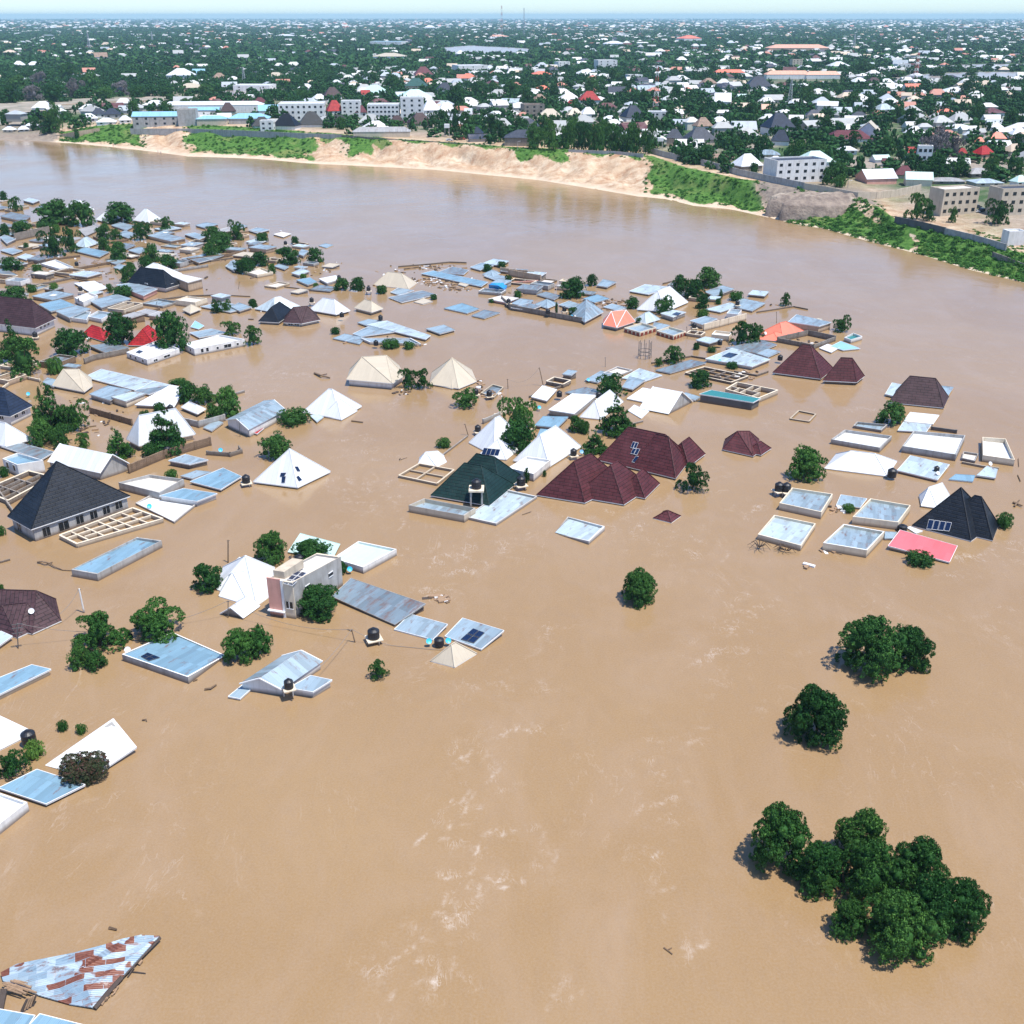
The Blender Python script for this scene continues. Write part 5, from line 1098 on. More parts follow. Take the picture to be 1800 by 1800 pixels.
W_ = [([(228,832),(290,806),(370,783)],1.8,'mud','high stained wall running past the grey gable end to the tiered conifer'),([(160,727),(195,737),(232,748)],1.5,'mud','brown compound wall behind the tall mixed trees'),([(0,990),(18,985)],.3,'block',None),([(770,808),(800,785),(822,768)],.4,'grey','thin wall crossing from the small white pyramid to the leaning pole'),
    ([(900,577),(1000,590)],0,'grey',None),([(882,530),(898,545),(1022,568)],1.6,'block','long low wall along the water in front of the cypress'),([(365,800),(405,803),(425,797),(420,790)],.9,'block',None),([(27,424),(87,411)],3.0,'block','long grey wall left of the round trees'),([(1367,602),(1430,614),(1467,600)],1.3,'block','brown yard wall between the salmon roof and the maroon pyramids'),
    ([(1367,602),(1420,590),(1467,600)],1.6,'block',None),([(1237,582),(1265,575),(1310,563)],2.0,'cream','cream balustrade wall by the salmon pyramid quarter'),([(150,640),(165,634),(225,622)],1.5,'block','rough wall stub in front of the red roofs'),([(0,690),(35,664),(70,672)],.8,'cream',None),([(895,485),(920,490),(950,495)],2.2,'tan','tan brick wall right of the blue tarpaulin'),([(880,480),(905,484),(938,487)],2.,'tan',None),
    ([(893,500),(945,497)],.8,'pink',None),([(30,470),(70,461),(140,452)],.8,'mud',None),([(60,490),(120,478),(205,462)],.9,'mud',None),([(28,498),(60,505),(130,490)],.8,'block',None),([(70,480),(180,500)],.5,'mud',None),([(165,420),(190,430),(225,424)],1.,'mud',None),([(350,468),(330,460),(400,452),(430,445)],1.2,'mud',None),([(300,480),(365,470)],1.,'grey',None),([(95,425),(75,435),(40,442)],1.,'mud',None),
    ([(380,415),(440,408),(470,415)],.8,'tan',None),([(275,392),(320,398),(325,391)],.6,'block',None),([(300,470),(410,455)],.6,'block',None),([(265,530),(330,522),(385,520)],.5,'block',None),([(190,552),(260,552),(280,545)],.7,'mud',None),([(400,520),(440,522)],.3,'block',None),([(585,510),(545,512),(560,505)],.7,'block',None),([(700,470),(750,466),(790,462),(820,463)],.5,'block','low rubble topped wall at the river edge of the quarter'),
    ([(710,474),(740,470)],.4,'mud',None),([(930,700),(960,690),(1000,678)],.6,'block',None),([(870,735),(935,715)],1.,'cream',None),([(850,745),(878,733)],1.1,'grey',None),([(1165,500),(1190,494),(1240,495)],.5,'block',None),([(1145,640),(1215,628),(1240,632)],.5,'block',None),([(1290,655),(1330,662),(1350,655)],.5,'block',None),([(1100,750),(1130,742)],.4,'grey',None),([(1240,1),(1241,1)],0,'grey',None),
    ([(940,755),(900,790)],.8,'beige',None),([(1690,815),(1725,822),(1755,826)],.5,'beige',None),([(1637,756),(1680,762)],.8,'dark',None),([(340,690),(395,700),(430,690)],.6,'grey',None),([(320,745),(350,752),(395,740)],1.5,'grey','pale fence wall by the small white hut'),([(0,870),(25,905)],1.,'block',None),([(440,490),(470,484)],.4,'block',None),([(500,505),(545,510)],.3,'block',None),([(1330,550),(1395,540),(1420,545)],.4,'block',None)]
for q, h_, m_, l_ in W_:
    if h_ > 0: walls(q, h_, m_, l_)
# blue tarpaulin
mb = MB(); tq = [P(859,500,1.5),P(862,505,.6),P(875,508,.8),(P(886,508,.7)),P(892,501,.8),P(884,497,2.),P(868,497,2.2)]; c0 = P(876,502,2.4)
for a, b_ in zip(tq, tq[1:]+tq[:1]): mb.face([a, b_, c0]); mb.face([a-Vector((0,0,1.2)), b_-Vector((0,0,1.2)), b_, a])
o = mb.build('tarpaulin', plain('blue_tarp', (.02,.30,.72), .35), None, c0); tag(o, 'bright blue tarpaulin bulging over a roof by the long sky blue roof', 'tarpaulin')
# ruined tank scaffold in open water
sc = empty('tower_frame', P(1133,628,0)); tag(sc, 'rusty skeletal tower frame standing alone in open water', 'tower frame')
c0 = P(1133,629,0)
for i in range(8):
    a = i*.785; mb = MB(); mb.tube([c0+Vector((math.cos(a)*1.7, math.sin(a)*1.7, -.5)), c0+Vector((math.cos(a)*1.6, math.sin(a)*1.6, 4.4))], .07, n=5); mb.build('upright', WALL['dark'](), sc)
for z in (1.0, 2.0):
    mb = MB(); mb.tube([c0+Vector((math.cos(i*.785)*1.65, math.sin(i*.785)*1.65, z)) for i in range(9)], .07, n=5); mb.build('ring_beam', WALL['dark'](), sc)
# floating rubbish
mb = MB(); rg = random.Random(4)
for cx, cy, sx, sy, n in ((1075,535,25,9,90),(765,495,55,9,110),(1045,530,30,8,60),(760,470,45,6,50),(200,480,150,28,150),(300,440,150,30,120),(60,470,60,20,60),(150,740,60,40,50),(690,480,30,8,20),(845,680,10,10,20),(870,695,20,5,20),(620,505,45,6,30),(730,606,20,4,12),(1090,1052,1,1,0),(775,1052,14,4,22),(1420,1000,10,4,3),(1465,968,18,3,10),(1470,897,18,4,14),(120,885,20,10,10),(1300,660,30,8,24),(1420,602,30,8,20),(440,545,30,10,20),(560,470,60,15,30),(940,510,60,12,50),(800,508,30,5,30),(1330,535,40,6,12),(705,690,20,4,10),(650,600,60,8,16)):
    for i in range(n):
        x, y = cx+rg.gauss(0, sx*.5), cy+rg.gauss(0, sy*.5); p = P(x, y, .05); s = rg.uniform(.15, .7)
        mb.box((p.x, p.y, -.05), s*rg.uniform(1, 4), s, rg.uniform(.08, .4), rg.uniform(0, 3), rg.choice([0, 0, 1, 2, 3]))
o = mb.build('floating_debris', [wd, wd2, rim(), WALL['mud']()]); tag(o, kind='stuff')
# ------------------------------------------------------------------ trees standing in the flood
for a in ((1087,1156,1003,1069,'round'),(1376,1486,1208,1322,'round')): T(*a, dens=2)
T(1466,1592,1090,1198,'round',dens=2); T(1560,1631,1104,1182,'round',dens=2)
for i, a in enumerate(((1316,1428,1412,1540),(1400,1490,1455,1575),(1462,1562,1415,1530),(1480,1590,1470,1600),(1555,1662,1468,1590),(1640,1737,1530,1650),(1580,1690,1545,1660),(1460,1535,1575,1653),(1520,1645,1580,1695),(1420,1482,1530,1580))):
    T(a[0]-6, a[1]-16, *a[2:], dens=2, sc=1.1, label=['round dark tree at the upper left end of the big tree clump','tree joining the upper left crown to the middle of the big clump','tallest peak crown in the top middle of the big clump','dark crown at the heart of the big tree clump','crown on the upper right slope of the big clump','outermost crown at the right end of the big clump','broad crown behind the lowest one in the big clump','small low crown hanging off the left side of the big clump','lowest and nearest crown of the big tree clump','smallest crown poking out below the left part of the clump'][i], group='trees of the big clump in the flood')
TR = """130 228 1075 1152 loose mid;125 165 1128 1180 round dark;150 191 1140 1182 round dark;233 328 1057 1132 loose mid;338 398 990 1045 round dark;393 455 1108 1170 round mid;430 482 1097 1160 round mid;446 509 933 995 round dark;518 583 950 992 round dark;520 602 1032 1094 round dark;648 686 1161 1198 loose mid;590 612 980 1012 round dark
456 515 760 812 round dark;489 547 718 752 bush dark;701 735 632 686 loose dark;728 761 630 686 loose dark;794 846 683 721 loose dark;877 947 697 765 loose mid;877 945 738 800 round mid;998 1028 730 762 round dark;1016 1040 740 765 bush mid;1045 1101 655 702 loose dark;1048 1116 700 770 tier dark;1018 1068 757 802 tier dark;1188 1244 817 870 loose dark;765 796 770 791 bush light;920 931 822 850 column dark;953 961 826 839 column dark
1382 1446 785 849 round mid;1590 1639 970 1000 bush dark;1744 1780 901 931 bush dark;1479 1503 886 903 bush mid;1539 1591 706 751 round dark;1595 1610 665 680 bush mid;1209 1251 651 685 round dark;1163 1204 608 642 loose dark;1150 1166 624 646 loose dark;1276 1300 636 650 bush dark;1217 1230 602 616 bush dark;1242 1260 609 621 bush dark;1281 1325 565 610 loose dark;1308 1342 558 606 loose dark;1460 1496 555 586 loose dark;1369 1391 513 540 loose dark;1281 1307 512 530 bush mid;1263 1270 508 526 column dark;1256 1268 524 536 bush mid
1179 1214 482 522 round dark;1200 1238 490 528 round dark;1221 1268 469 509 round dark;1222 1246 514 544 round dark;1149 1187 520 556 loose dark;1097 1123 521 545 round dark;1224 1246 543 560 bush mid;995 1022 539 559 loose dark;985 1028 486 527 round dark;1030 1051 481 504 round dark;975 981 523 552 column dark;1117 1129 558 569 bush dark;902 917 511 525 bush mid;885 900 483 500 bush dark;874 890 459 472 bush dark;846 865 464 479 bush dark;858 870 525 533 bush mid
489 529 433 467 round dark;539 570 434 464 round dark;414 452 453 482 round dark;444 474 441 469 round dark;471 487 460 482 round dark;450 474 409 427 bush dark;510 526 415 430 bush dark;484 500 437 447 bush dark;587 618 488 512 round dark;616 643 487 513 round dark;662 681 501 518 bush dark;550 561 497 506 bush mid;527 540 481 491 bush mid;437 452 526 543 bush dark;581 599 575 589 bush dark;669 704 596 615 bush mid;706 729 600 616 bush mid;755 770 517 528 bush mid;690 704 598 612 bush dark
0 15 333 353 round dark;17 41 335 373 loose dark;67 130 351 400 round dark;120 173 352 400 round dark;185 244 354 394 round dark;0 20 388 416 round dark;20 59 387 418 round dark;67 96 390 411 round dark;92 108 394 410 bush mid;74 118 405 454 loose dark;108 148 398 445 loose dark;170 198 393 422 round dark;195 214 402 422 round dark;232 262 384 424 loose dark;250 270 378 412 loose dark;275 308 380 407 loose dark;357 395 398 432 round dark;370 411 408 445 round dark;357 386 425 455 round dark;400 433 387 424 loose dark
172 194 416 440 round dark;191 229 425 460 round dark;254 284 428 461 round dark;244 272 447 476 round dark;279 317 446 476 round dark;207 235 466 500 loose dark;220 244 457 488 round dark;0 41 452 478 round dark;57 76 464 480 bush mid;86 106 497 515 bush light;47 67 500 515 bush mid;0 57 504 541 round dark;186 201 493 516 loose dark;200 236 502 524 bush dark;411 452 450 483 round dark;42 52 424 438 bush dark
0 55 565 640 tier dark;10 86 590 668 loose dark;94 162 577 631 round dark;187 247 547 612 round dark;271 337 539 622 round dark;390 426 564 592 loose dark;428 463 572 610 loose dark;370 392 520 552 loose dark;388 408 515 550 loose dark;437 453 525 543 round dark;85 113 624 660 bush mid;297 331 666 679 bush dark;312 350 666 712 round dark;340 378 676 712 round dark;378 428 668 738 round mid;362 390 700 740 round dark;67 73 670 700 column dark;57 130 676 770 tier dark
110 161 687 762 loose mid;52 100 735 788 round mid;90 132 745 790 loose dark;136 164 752 792 loose mid;183 238 754 813 tier mid;257 336 717 803 tier dark;246 268 721 742 bush mid;270 291 708 725 bush mid;292 316 825 842 bush mid;250 288 778 806 bush dark
0 57 1317 1373 loose dark;46 82 1302 1339 bush light;103 122 1266 1288 bush mid;133 154 1273 1294 bush mid;107 194 1331 1386 bush redleaf;0 18 815 840 bush mid;-12 12 925 945 bush dark;-8 12 1022 1050 bush dark""".replace('\n', ';').split(';')
for s in TR:
    f = s.split(); x0, x1, y0, y1 = map(float, f[:4]); T(x0, x1, y0, y1, f[4], f[5], 2 if x1-x0 > 60 and y1 > 900 else 1)
# low sheds and stub walls packed between the listed ones in the far left rows
def inpoly(px, py, q):
    ins = False; n = len(q)
    for i in range(n):
        (x0, y0), (x1, y1) = q[i], q[(i+1) % n]
        if (y0 > py) != (y1 > py) and px < (x1-x0)*(py-y0)/(y1-y0)+x0: ins = not ins
    return ins
rf = random.Random(21)
for poly, n, big in (([(0,350),(60,350),(130,395),(330,395),(430,405),(470,440),(430,470),(330,470),(200,500),(90,530),(0,540)], 60, 1.), ([(0,640),(60,640),(160,640),(140,670),(60,690),(0,680)], 4, .8), ([(440,405),(560,425),(600,500),(520,520),(440,480)], 9, .8), ([(860,470),(1000,500),(1060,530),(1000,550),(900,545),(860,520)], 12, .8), ([(1180,505),(1340,520),(1300,560),(1190,540)], 6, .8),
    ([(980,660),(1090,650),(1140,680),(1060,700),(980,700)], 5, .8), ([(1210,590),(1340,600),(1360,625),(1280,620)], 4, .8), ([(60,500),(230,530),(400,525),(330,560),(120,570)], 9, .9)):
    x0, x1 = min(p[0] for p in poly), max(p[0] for p in poly); y0, y1 = min(p[1] for p in poly), max(p[1] for p in poly); done = 0
    for _ in range(900):
        if done >= n: break
        px, py = rf.uniform(x0, x1), rf.uniform(y0, y1)
        if not inpoly(px, py, poly): continue
        c = P(px, py, 0); s = rf.uniform(5, 10)*big
        if any(math.hypot(c.x-a, c.y-b) < r*.8+s*.62 for a, b, r in NEARB): continue
        a = rf.choice((-.42, -.35, 1.15, -.5))+rf.uniform(-.08, .08); d = s*rf.uniform(.55, .9); ca, sa = math.cos(a), math.sin(a); z = rf.uniform(.5, 1.8)
        q = [Vector((c.x+u*ca-v*sa, c.y+u*sa+v*ca, z)) for u, v in ((-s/2, -d/2), (s/2, -d/2), (s/2, d/2), (-s/2, d/2))]
        i = min(range(4), key=lambda k: q[k].y); q = q[i-1:]+q[:i-1] if i else [q[3]]+q[:3]
        pq = [proj(v) for v in q]
        k = rf.random()
        if k < .62: o = house('mono', pq, 0, rf.choice(['zinc', 'zinc2', 'zincd', 'zinc', 'zincd', 'grey', 'cream']), rf.choice(['grey', 'block', 'mud', 'tan', 'cream']), ez=z, sl=(0, 0, rf.uniform(0, .7), rf.uniform(0, .7)), name='low_shed', look='small '+rf.choice(['plain', 'low', 'narrow'])+' sheet roofed shed')
        elif k < .8: o = house('box', pq, 0, rf.choice(['zinc', 'zincd', 'concrete']), rf.choice(['grey', 'cream', 'mud', 'white']), ez=z, par=.3, name='flat_topped_shed', look='small flat topped shed')
        else: o = house('frame', pq, 0, None, rf.choice(['block', 'tan', 'beige']), ez=z*.8, nx=2, ny=1, name='roofless_shed', look='small roofless room')
        o['category'] = 'shed'; done += 1
# ------------------------------------------------------------------ far bank: buildings
FARB = []
def B(x0, x1, yt, yb, kind='hip', roof='white', wall='white', wf=.45, dp=.75, rot=None, label=None, nm=None, look=None, win=0, cat='house'):
    g = PG((x0+x1)/2, yb); dd = depth(g); wdt = (x1-x0)/F*dd; hh = max(2.2, height_at((x0+x1)/2, yt, g.y+wdt*dp*.4)-g.z)
    rot = random.uniform(-.25, .45) if rot is None else rot
    if kind == 'mono': kind = 'hip'; wf = max(wf, .55)
    if kind in ('hip', 'gable'): hh = min(hh, wdt*.62+3)
    wh = hh*wf if kind in ('hip', 'gable') else hh
    a = wdt/(abs(math.cos(rot))+dp*abs(math.sin(rot))); d_ = a*dp
    c = Vector((g.x, g.y+d_*.5, g.z)); ca, sa = math.cos(rot), math.sin(rot)
    q = [Vector((c.x+x*ca-y*sa, c.y+x*sa+y*ca, g.z+wh)) for x, y in ((-a/2, -d_/2), (a/2, -d_/2), (a/2, d_/2), (-a/2, d_/2))]
    FARB.append((c.x, c.y, max(a, d_)*.62))
    root = empty(nm or HN[kind], (c.x, c.y, g.z)); tag(root, label, cat)
    mw, mr = MB(), MB(); wq = inset(q, .5 if kind != 'box' else .0)
    if kind == 'gable':
        fs, rd, (L, Fp, Rr, Bk, r0, r1) = hip_faces(q, g.z+hh, 1, 0); wq = inset([L, Fp, Rr, Bk], .4); mw.prism(wq, g.z-1.5, g.z+wh)
        for a_, b_ in ((wq[1], wq[2]), (wq[3], wq[0])): m_ = (a_+b_)/2; mw.face([(*a_.xy, g.z+wh), (*b_.xy, g.z+wh), (m_.x, m_.y, g.z+hh-.25)])
        for f in (fs[0], fs[2]): mr.face(f); mr.face([p-Vector((0, 0, .12)) for p in f][::-1])
    elif kind == 'hip':
        fs, rd, _ = hip_faces(q, g.z+hh, .95); mw.prism(wq, g.z-1.5, g.z+wh)
        for f in fs: mr.face(f)
        mr.prism([p.xy for p in q], g.z+wh-.25, g.z+wh, 0, cap=False); mr.face([(p.x, p.y, g.z+wh-.25) for p in q[::-1]])
    else:
        mw.prism(wq, g.z-1.5, g.z+wh); mr.prism([p.xy for p in inset(q, .5 if kind == 'box' else -.3)], g.z+wh+.02, g.z+wh+(.12 if kind == 'box' else .3))
        if kind == 'box':
            qi = inset(q, .35)
            for i in range(4): mw.prism([q[i].xy, q[(i+1) % 4].xy, qi[(i+1) % 4].xy, qi[i].xy], g.z+wh+.01, g.z+wh+.7)
    mw.build('wall', WALL[wall](), root); mr.build('roof', ROOF[roof](), root)
    if win:
        p0, p1 = Vector(wq[0].xy), Vector(wq[1].xy); u_ = (p1-p0).normalized(); n_ = Vector((u_.y, -u_.x)); ln = (p1-p0).length
        p2 = Vector(wq[2].xy); u2_ = (p2-p1).normalized(); n2_ = Vector((u2_.y, -u2_.x)); l2 = (p2-p1).length
        fl = max(1, round(wh/3.2)); 
        for (s0, uu, nn, ll, k) in ((p0, u_, n_, ln, win), (p1, u2_, n2_, l2, max(1, win//2))):
            for j in range(fl):
                for i in range(k):
                    p = s0+uu*ll*(i+.5)/k; z0 = g.z+j*wh/fl+wh/fl*.35; w2 = min(.8, ll/k*.3)
                    m_ = MB(); m_.prism([p-uu*w2-nn*.1, p-uu*w2+nn*.04, p+uu*w2+nn*.04, p+uu*w2-nn*.1], z0, z0+wh/fl*.42, bottom=True); m_.build('window', dark(), root)
    if not label: auto(root, look or f"{RWORD[roof]} {dict(hip='hip roof house', gable='gable roof house', mono='low roofed building', box='flat roof block')[kind]}", proj(c), 'far')
    return root
# the ones that read clearly, with their own words
B(231,330,196,222,'gable','lblue','grey',.7,.35,.1,'long warehouse with light blue roof and pale front at the top of the green bank','warehouse',win=6,cat='warehouse')
B(312,346,193,222,'box','concrete','grey',.8,.8,.1,'tall bare grey block joined to the end of the light blue warehouse'); B(330,386,188,206,'gable','lblue','grey',.7,.4,.1,'upper light blue shed behind the bare grey block'); B(343,398,203,221,'mono','lblue','beige',.7,.5,.1,'lower light blue shed right of the bare grey block'); B(398,473,199,218,'mono','lblue','grey',.5,.5,.1,'wide low light blue shed before the white apartment')
B(285,462,178,198,'mono','white','white',.7,.15,.08,'very long white shed behind the light blue warehouses','shed',cat='shed'); B(384,415,180,202,'hip','dbrown','beige',.3,label='wine brown pyramid roof rising between the light blue sheds'); B(486,570,182,212,'box','white','white',win=8,rot=.1,label='white two-storey apartment block behind the black pyramid roofs')
B(570,605,176,207,'hip','red','white',.4,label='bright red pyramid roof with white walls by the river road',win=3); B(437,480,205,226,'hip','black','white',.25,label='leftmost small black pyramid roof beside the river road'); B(478,526,200,228,'hip','black','white',.25,label='black pyramid roof, second in the row of four'); B(520,571,196,224,'hip','black','white',.2,label='tallest black pyramid roof, third in the row of four'); B(569,618,202,222,'hip','black','white',.25,label='low black pyramid roof ending the row of four')
B(458,481,213,230,'box','white','white',rot=0,label='tiny white pillared gate lodge before the black pyramid roofs',win=2)
B(645,702,184,216,'box','white','white',rot=.05,win=8,label='white three-storey villa with rows of windows'); B(704,745,172,216,'box','white','white',rot=.05,win=3,label='white tower-like villa wing beside the three-storey villa'); B(682,712,203,222,'hip','dbrown','beige',.3); B(712,762,198,225,'hip','dbrown','beige',.3,label='grey-brown pyramid roof in front of the white tower-like villa')
B(618,722,223,241,'mono','grey','beige',dp=.25,rot=.08,label='long low grey roofed store on the bank edge, white villas behind'); B(885,952,228,257,'hip','slate','block',.55,label='grey hip roof with a shed in front, on the edge above the sand cliff'); B(1347,1453,281,320,'box','slate','white',rot=.28,dp=.5,win=6,label='large white two-storey villa with arched windows behind the long river wall')
B(1637,1720,332,378,'box','concrete','beige',rot=.32,dp=.5,win=5,label='beige two-storey block with dark square windows near the right bank'); B(1744,1830,331,378,'box','slate','beige',rot=.2,dp=.5,win=5,label='beige block with blue-grey roof at the right picture edge'); B(1286,1344,270,302,'hip','white','block',.35,label='white pyramid roof with dark gable vents just inside the river wall')
B(1400,1472,265,297,'hip','mint','white',.4,label='mint green hip roof behind the white two-storey villa'); B(1512,1580,297,324,'gable','white','pink',.4,rot=.2,label='white gable roof over a pink sided house near the river wall'); B(1572,1612,291,314,'hip','maroon','beige',.3); B(1550,1575,278,293,'gable','maroon','white',.4); B(1532,1568,272,286,'gable','mint','white',.4); B(1592,1645,302,328,'gable','mint','cream',.5,rot=-.2,label='mint gable roof on a cream wall above the beige block')
B(1340,1400,198,238,'hip','navy','white',.35,label='large steep navy roof with white walls and a water tank stand'); B(1356,1392,228,256,'hip','navy','white',.3); B(1505,1556,213,246,'gable','cream','white',.5,rot=1.2,label='white gabled house with tall arched front beside the wine red roof'); B(1455,1536,229,250,'hip','maroon','white',.3,.5,label='long wine red roof below the white gabled house'); B(1200,1262,224,260,'hip','slate','beige',.4,label='broad slate grey roof near the river wall bend'); B(1170,1202,222,258,'hip','slate','tan',.5)
B(1090,1136,185,214,'hip','navy','white',.3,label='navy pyramid roof beside the red and white mast'); B(1017,1056,160,186,'hip','red','white',.4,label='bright red hip roof with a small turret, deep in the town'); B(992,1016,176,191,'hip','red','white',.3,label='smaller red roof just below the turreted red one'); B(945,988,191,216,'hip','cream','cream',.45,label='cream pyramid roof, first of a pair above the tree belt'); B(995,1026,190,210,'hip','cream','cream',.4,label='cream pyramid roof, second of a pair above the tree belt')
B(710,751,137,160,'hip','dgreen','beige',.4,label='dark green hip roof above the white villas'); B(725,762,117,138,'hip','maroon','white',.35,label='wine red hip roof beyond the dark green one'); B(632,682,149,171,'hip','mint','beige',.35); B(695,760,157,180,'hip','mint','white',.45,label='large mint hip roof behind the white villas'); B(1312,1358,134,162,'hip','navy','white',.35,label='big navy pyramid roof before the salmon roofed rows')
B(1255,1310,122,134,'mono','salmon','white',dp=.3,rot=.05,label='low salmon roofed row left of the peach ones'); B(1345,1427,124,139,'mono','orange','white',dp=.25,rot=.05,label='first long peach roofed hall beside the flooded field'); B(1415,1478,125,139,'mono','orange','white',dp=.25,rot=.05,label='second long peach roofed hall with arcade front'); B(1350,1458,78,92,'mono','orange','tan',dp=.3,rot=.03,label='very long red-brown institution far out in the town')
B(1767,1800,408,432,'box','white','white',rot=.1,label='white container-like hut in the green field by the lower river wall')
O = """52 93 178 198 hip white white;45 73 193 210 hip navy white;15 45 197 210 mono mint white;138 169 183 198 hip white white;136 171 199 215 hip white white;157 186 190 208 hip navy white;178 212 190 209 hip navy grey;65 92 213 227 hip black grey;44 66 214 226 hip white white;3 26 222 233 hip white beige;28 51 221 232 hip white grey;164 203 207 220 hip white white;205 231 203 217 hip white white;250 290 176 191 hip white grey;450 493 184 203 gable lblue white;545 576 165 184 mono white white;565 602 153 180 hip dbrown white;443 469 171 187 hip maroon white;292 338 120 142 hip white white;337 360 121 134 gable lblue white;370 399 128 144 hip tan beige;466 500 127 139 hip cream white;20 43 107 120 hip white white;45 70 108 119 hip white white;162 189 92 107 gable tan white;305 360 146 163 mono cream tan;410 477 150 161 box white white;580 602 140 152 hip white white;523 551 147 161 hip white white
600 634 178 207 box white white;622 646 185 207 hip maroon white;738 775 172 208 hip white white;765 802 180 207 hip white white;815 832 190 208 gable white white;850 893 195 214 hip white white;632 652 158 172 gable red white;737 766 137 150 hip salmon white;765 797 145 168 hip navy white;808 838 129 144 hip salmon white;793 857 115 129 box white white;1018 1049 188 210 hip white white;915 957 184 206 box tan block;935 962 165 182 hip tan white;1055 1096 203 220 hip white white;1138 1176 197 212 box white white;890 908 121 134 hip white white;930 972 125 138 mono salmon white;1068 1102 152 170 gable slate white;1010 1052 122 136 hip white white;975 1002 109 120 box white white;822 850 223 243 hip navy beige;940 968 150 162 hip salmon tan;1045 1085 106 124 box white white;652 715 93 106 mono cream white;650 710 73 81 box lblue white;745 765 44 52 hip white white
1218 1254 206 234 hip tan white;1230 1262 137 154 hip tan beige;1523 1552 136 152 hip dbrown white;1545 1576 138 153 hip white white;1495 1528 136 150 hip white white;1480 1503 218 234 hip white white;1412 1437 223 240 hip navy white;1592 1627 222 244 hip white white;1535 1577 182 200 hip zinc2 white;1645 1684 191 205 hip salmon white;1590 1622 147 161 gable salmon white;1658 1708 153 169 hip white white;1724 1750 181 196 hip tan white;1738 1766 215 230 hip white white;1714 1732 241 258 hip salmon white;1255 1287 163 191 gable white white;1294 1320 165 177 gable mint white;1338 1355 183 200 gable orange white;1300 1322 203 213 gable orange white;1250 1282 205 222 hip white white;1660 1690 172 182 hip zinc white;1550 1584 173 187 hip white white;1495 1530 196 212 hip slate white;1660 1720 218 230 hip white white;1778 1810 225 245 hip white white;1740 1772 232 252 hip salmon white;1635 1660 238 254 hip salmon white
1240 1290 270 286 mono tan tan;1330 1375 263 281 mono zinc beige;1350 1378 274 289 hip white white;1475 1508 257 272 mono white white;1592 1616 258 276 gable red white;1610 1638 258 297 box concrete white;1682 1703 260 278 hip red white;1710 1752 256 282 hip red tan;1778 1812 308 328 hip mint white;1710 1766 314 328 mono zinc2 beige;1700 1750 295 312 hip grey block;1640 1700 312 324 mono grey block;1428 1458 300 314 hip white white;1120 1160 150 163 gable zinc2 white;1160 1195 168 182 hip white white;1100 1130 132 142 box white white;1180 1215 132 146 hip white white;1190 1235 62 74 mono salmon white;1060 1100 72 82 mono white white;860 895 61 68 mono orange white;1620 1700 162 170 hip tan white;880 915 173 186 gable zinc2 white;1435 1470 185 196 hip slate white;1330 1370 108 118 hip white beige;1390 1410 105 120 box maroon beige;1456 1496 108 122 hip white white;1575 1600 113 124 box white white;1600 1625 128 138 mono white white;230 265 70 74 mono white white;480 520 60 66 mono white white;185 210 67 71 mono white white"""
for s in O.replace('\n', ';').split(';'):
    f = s.split(); B(*map(float, f[:4]), f[4], f[5], f[6], win=(3 if f[4] == 'box' else (2 if float(f[3]) > 205 else 0)))
# ------------------------------------------------------------------ far bank: walls, mound, masts, lamps
def fwall(pts, h, mat, label):
    o = walls(pts, h, mat, label, th=.3, z=1, field='far'); return o
fwall([(1130,266),(1170,277),(1235,291),(1300,309),(1360,322),(1413,333)], 3., 'grey', 'long grey panelled river wall climbing above the green bank')
fwall([(1413,333),(1450,339),(1507,350)], 2.8, 'beige', 'brownish stretch of river wall behind the earth mound'); fwall([(1507,350),(1540,350),(1573,346),(1617,336)], 3., 'beige', 'beige wall turning back beside the earth mound')
fwall([(1573,392),(1620,402),(1660,412)], 2.6, 'dark', 'dark lower river wall in front of the beige two-storey block'); fwall([(1660,412),(1710,424),(1767,441)], 2.4, 'grey', 'grey lower river wall along the green field')
fwall([(230,232),(330,232),(440,236),(520,240),(600,243)], 2.2, 'grey', 'grey wall along the top of the green bank'); fwall([(600,243),(700,251),(800,257),(900,266)], 2., 'block', 'brown wall on the edge of the sand cliff under the grey store'); fwall([(1000,268),(1080,271),(1130,276)], 1.6, 'grey', 'low grey wall above the sand cliff')
fwall([(95,243),(130,236),(175,229)], 1.6, 'tan', 'tan wall stub where the green bank begins'); fwall([(1218,271),(1240,275),(1290,281)], 2, 'tan', None)
fwall([(0,196),(60,190),(160,182),(280,178)], 1.2, 'tan', 'low tan wall beside the bare dirt road'); fwall([(1800,470),(1770,458),(1745,449)], 1.2, 'block', 'rubble wall at the end of the lower river bank')
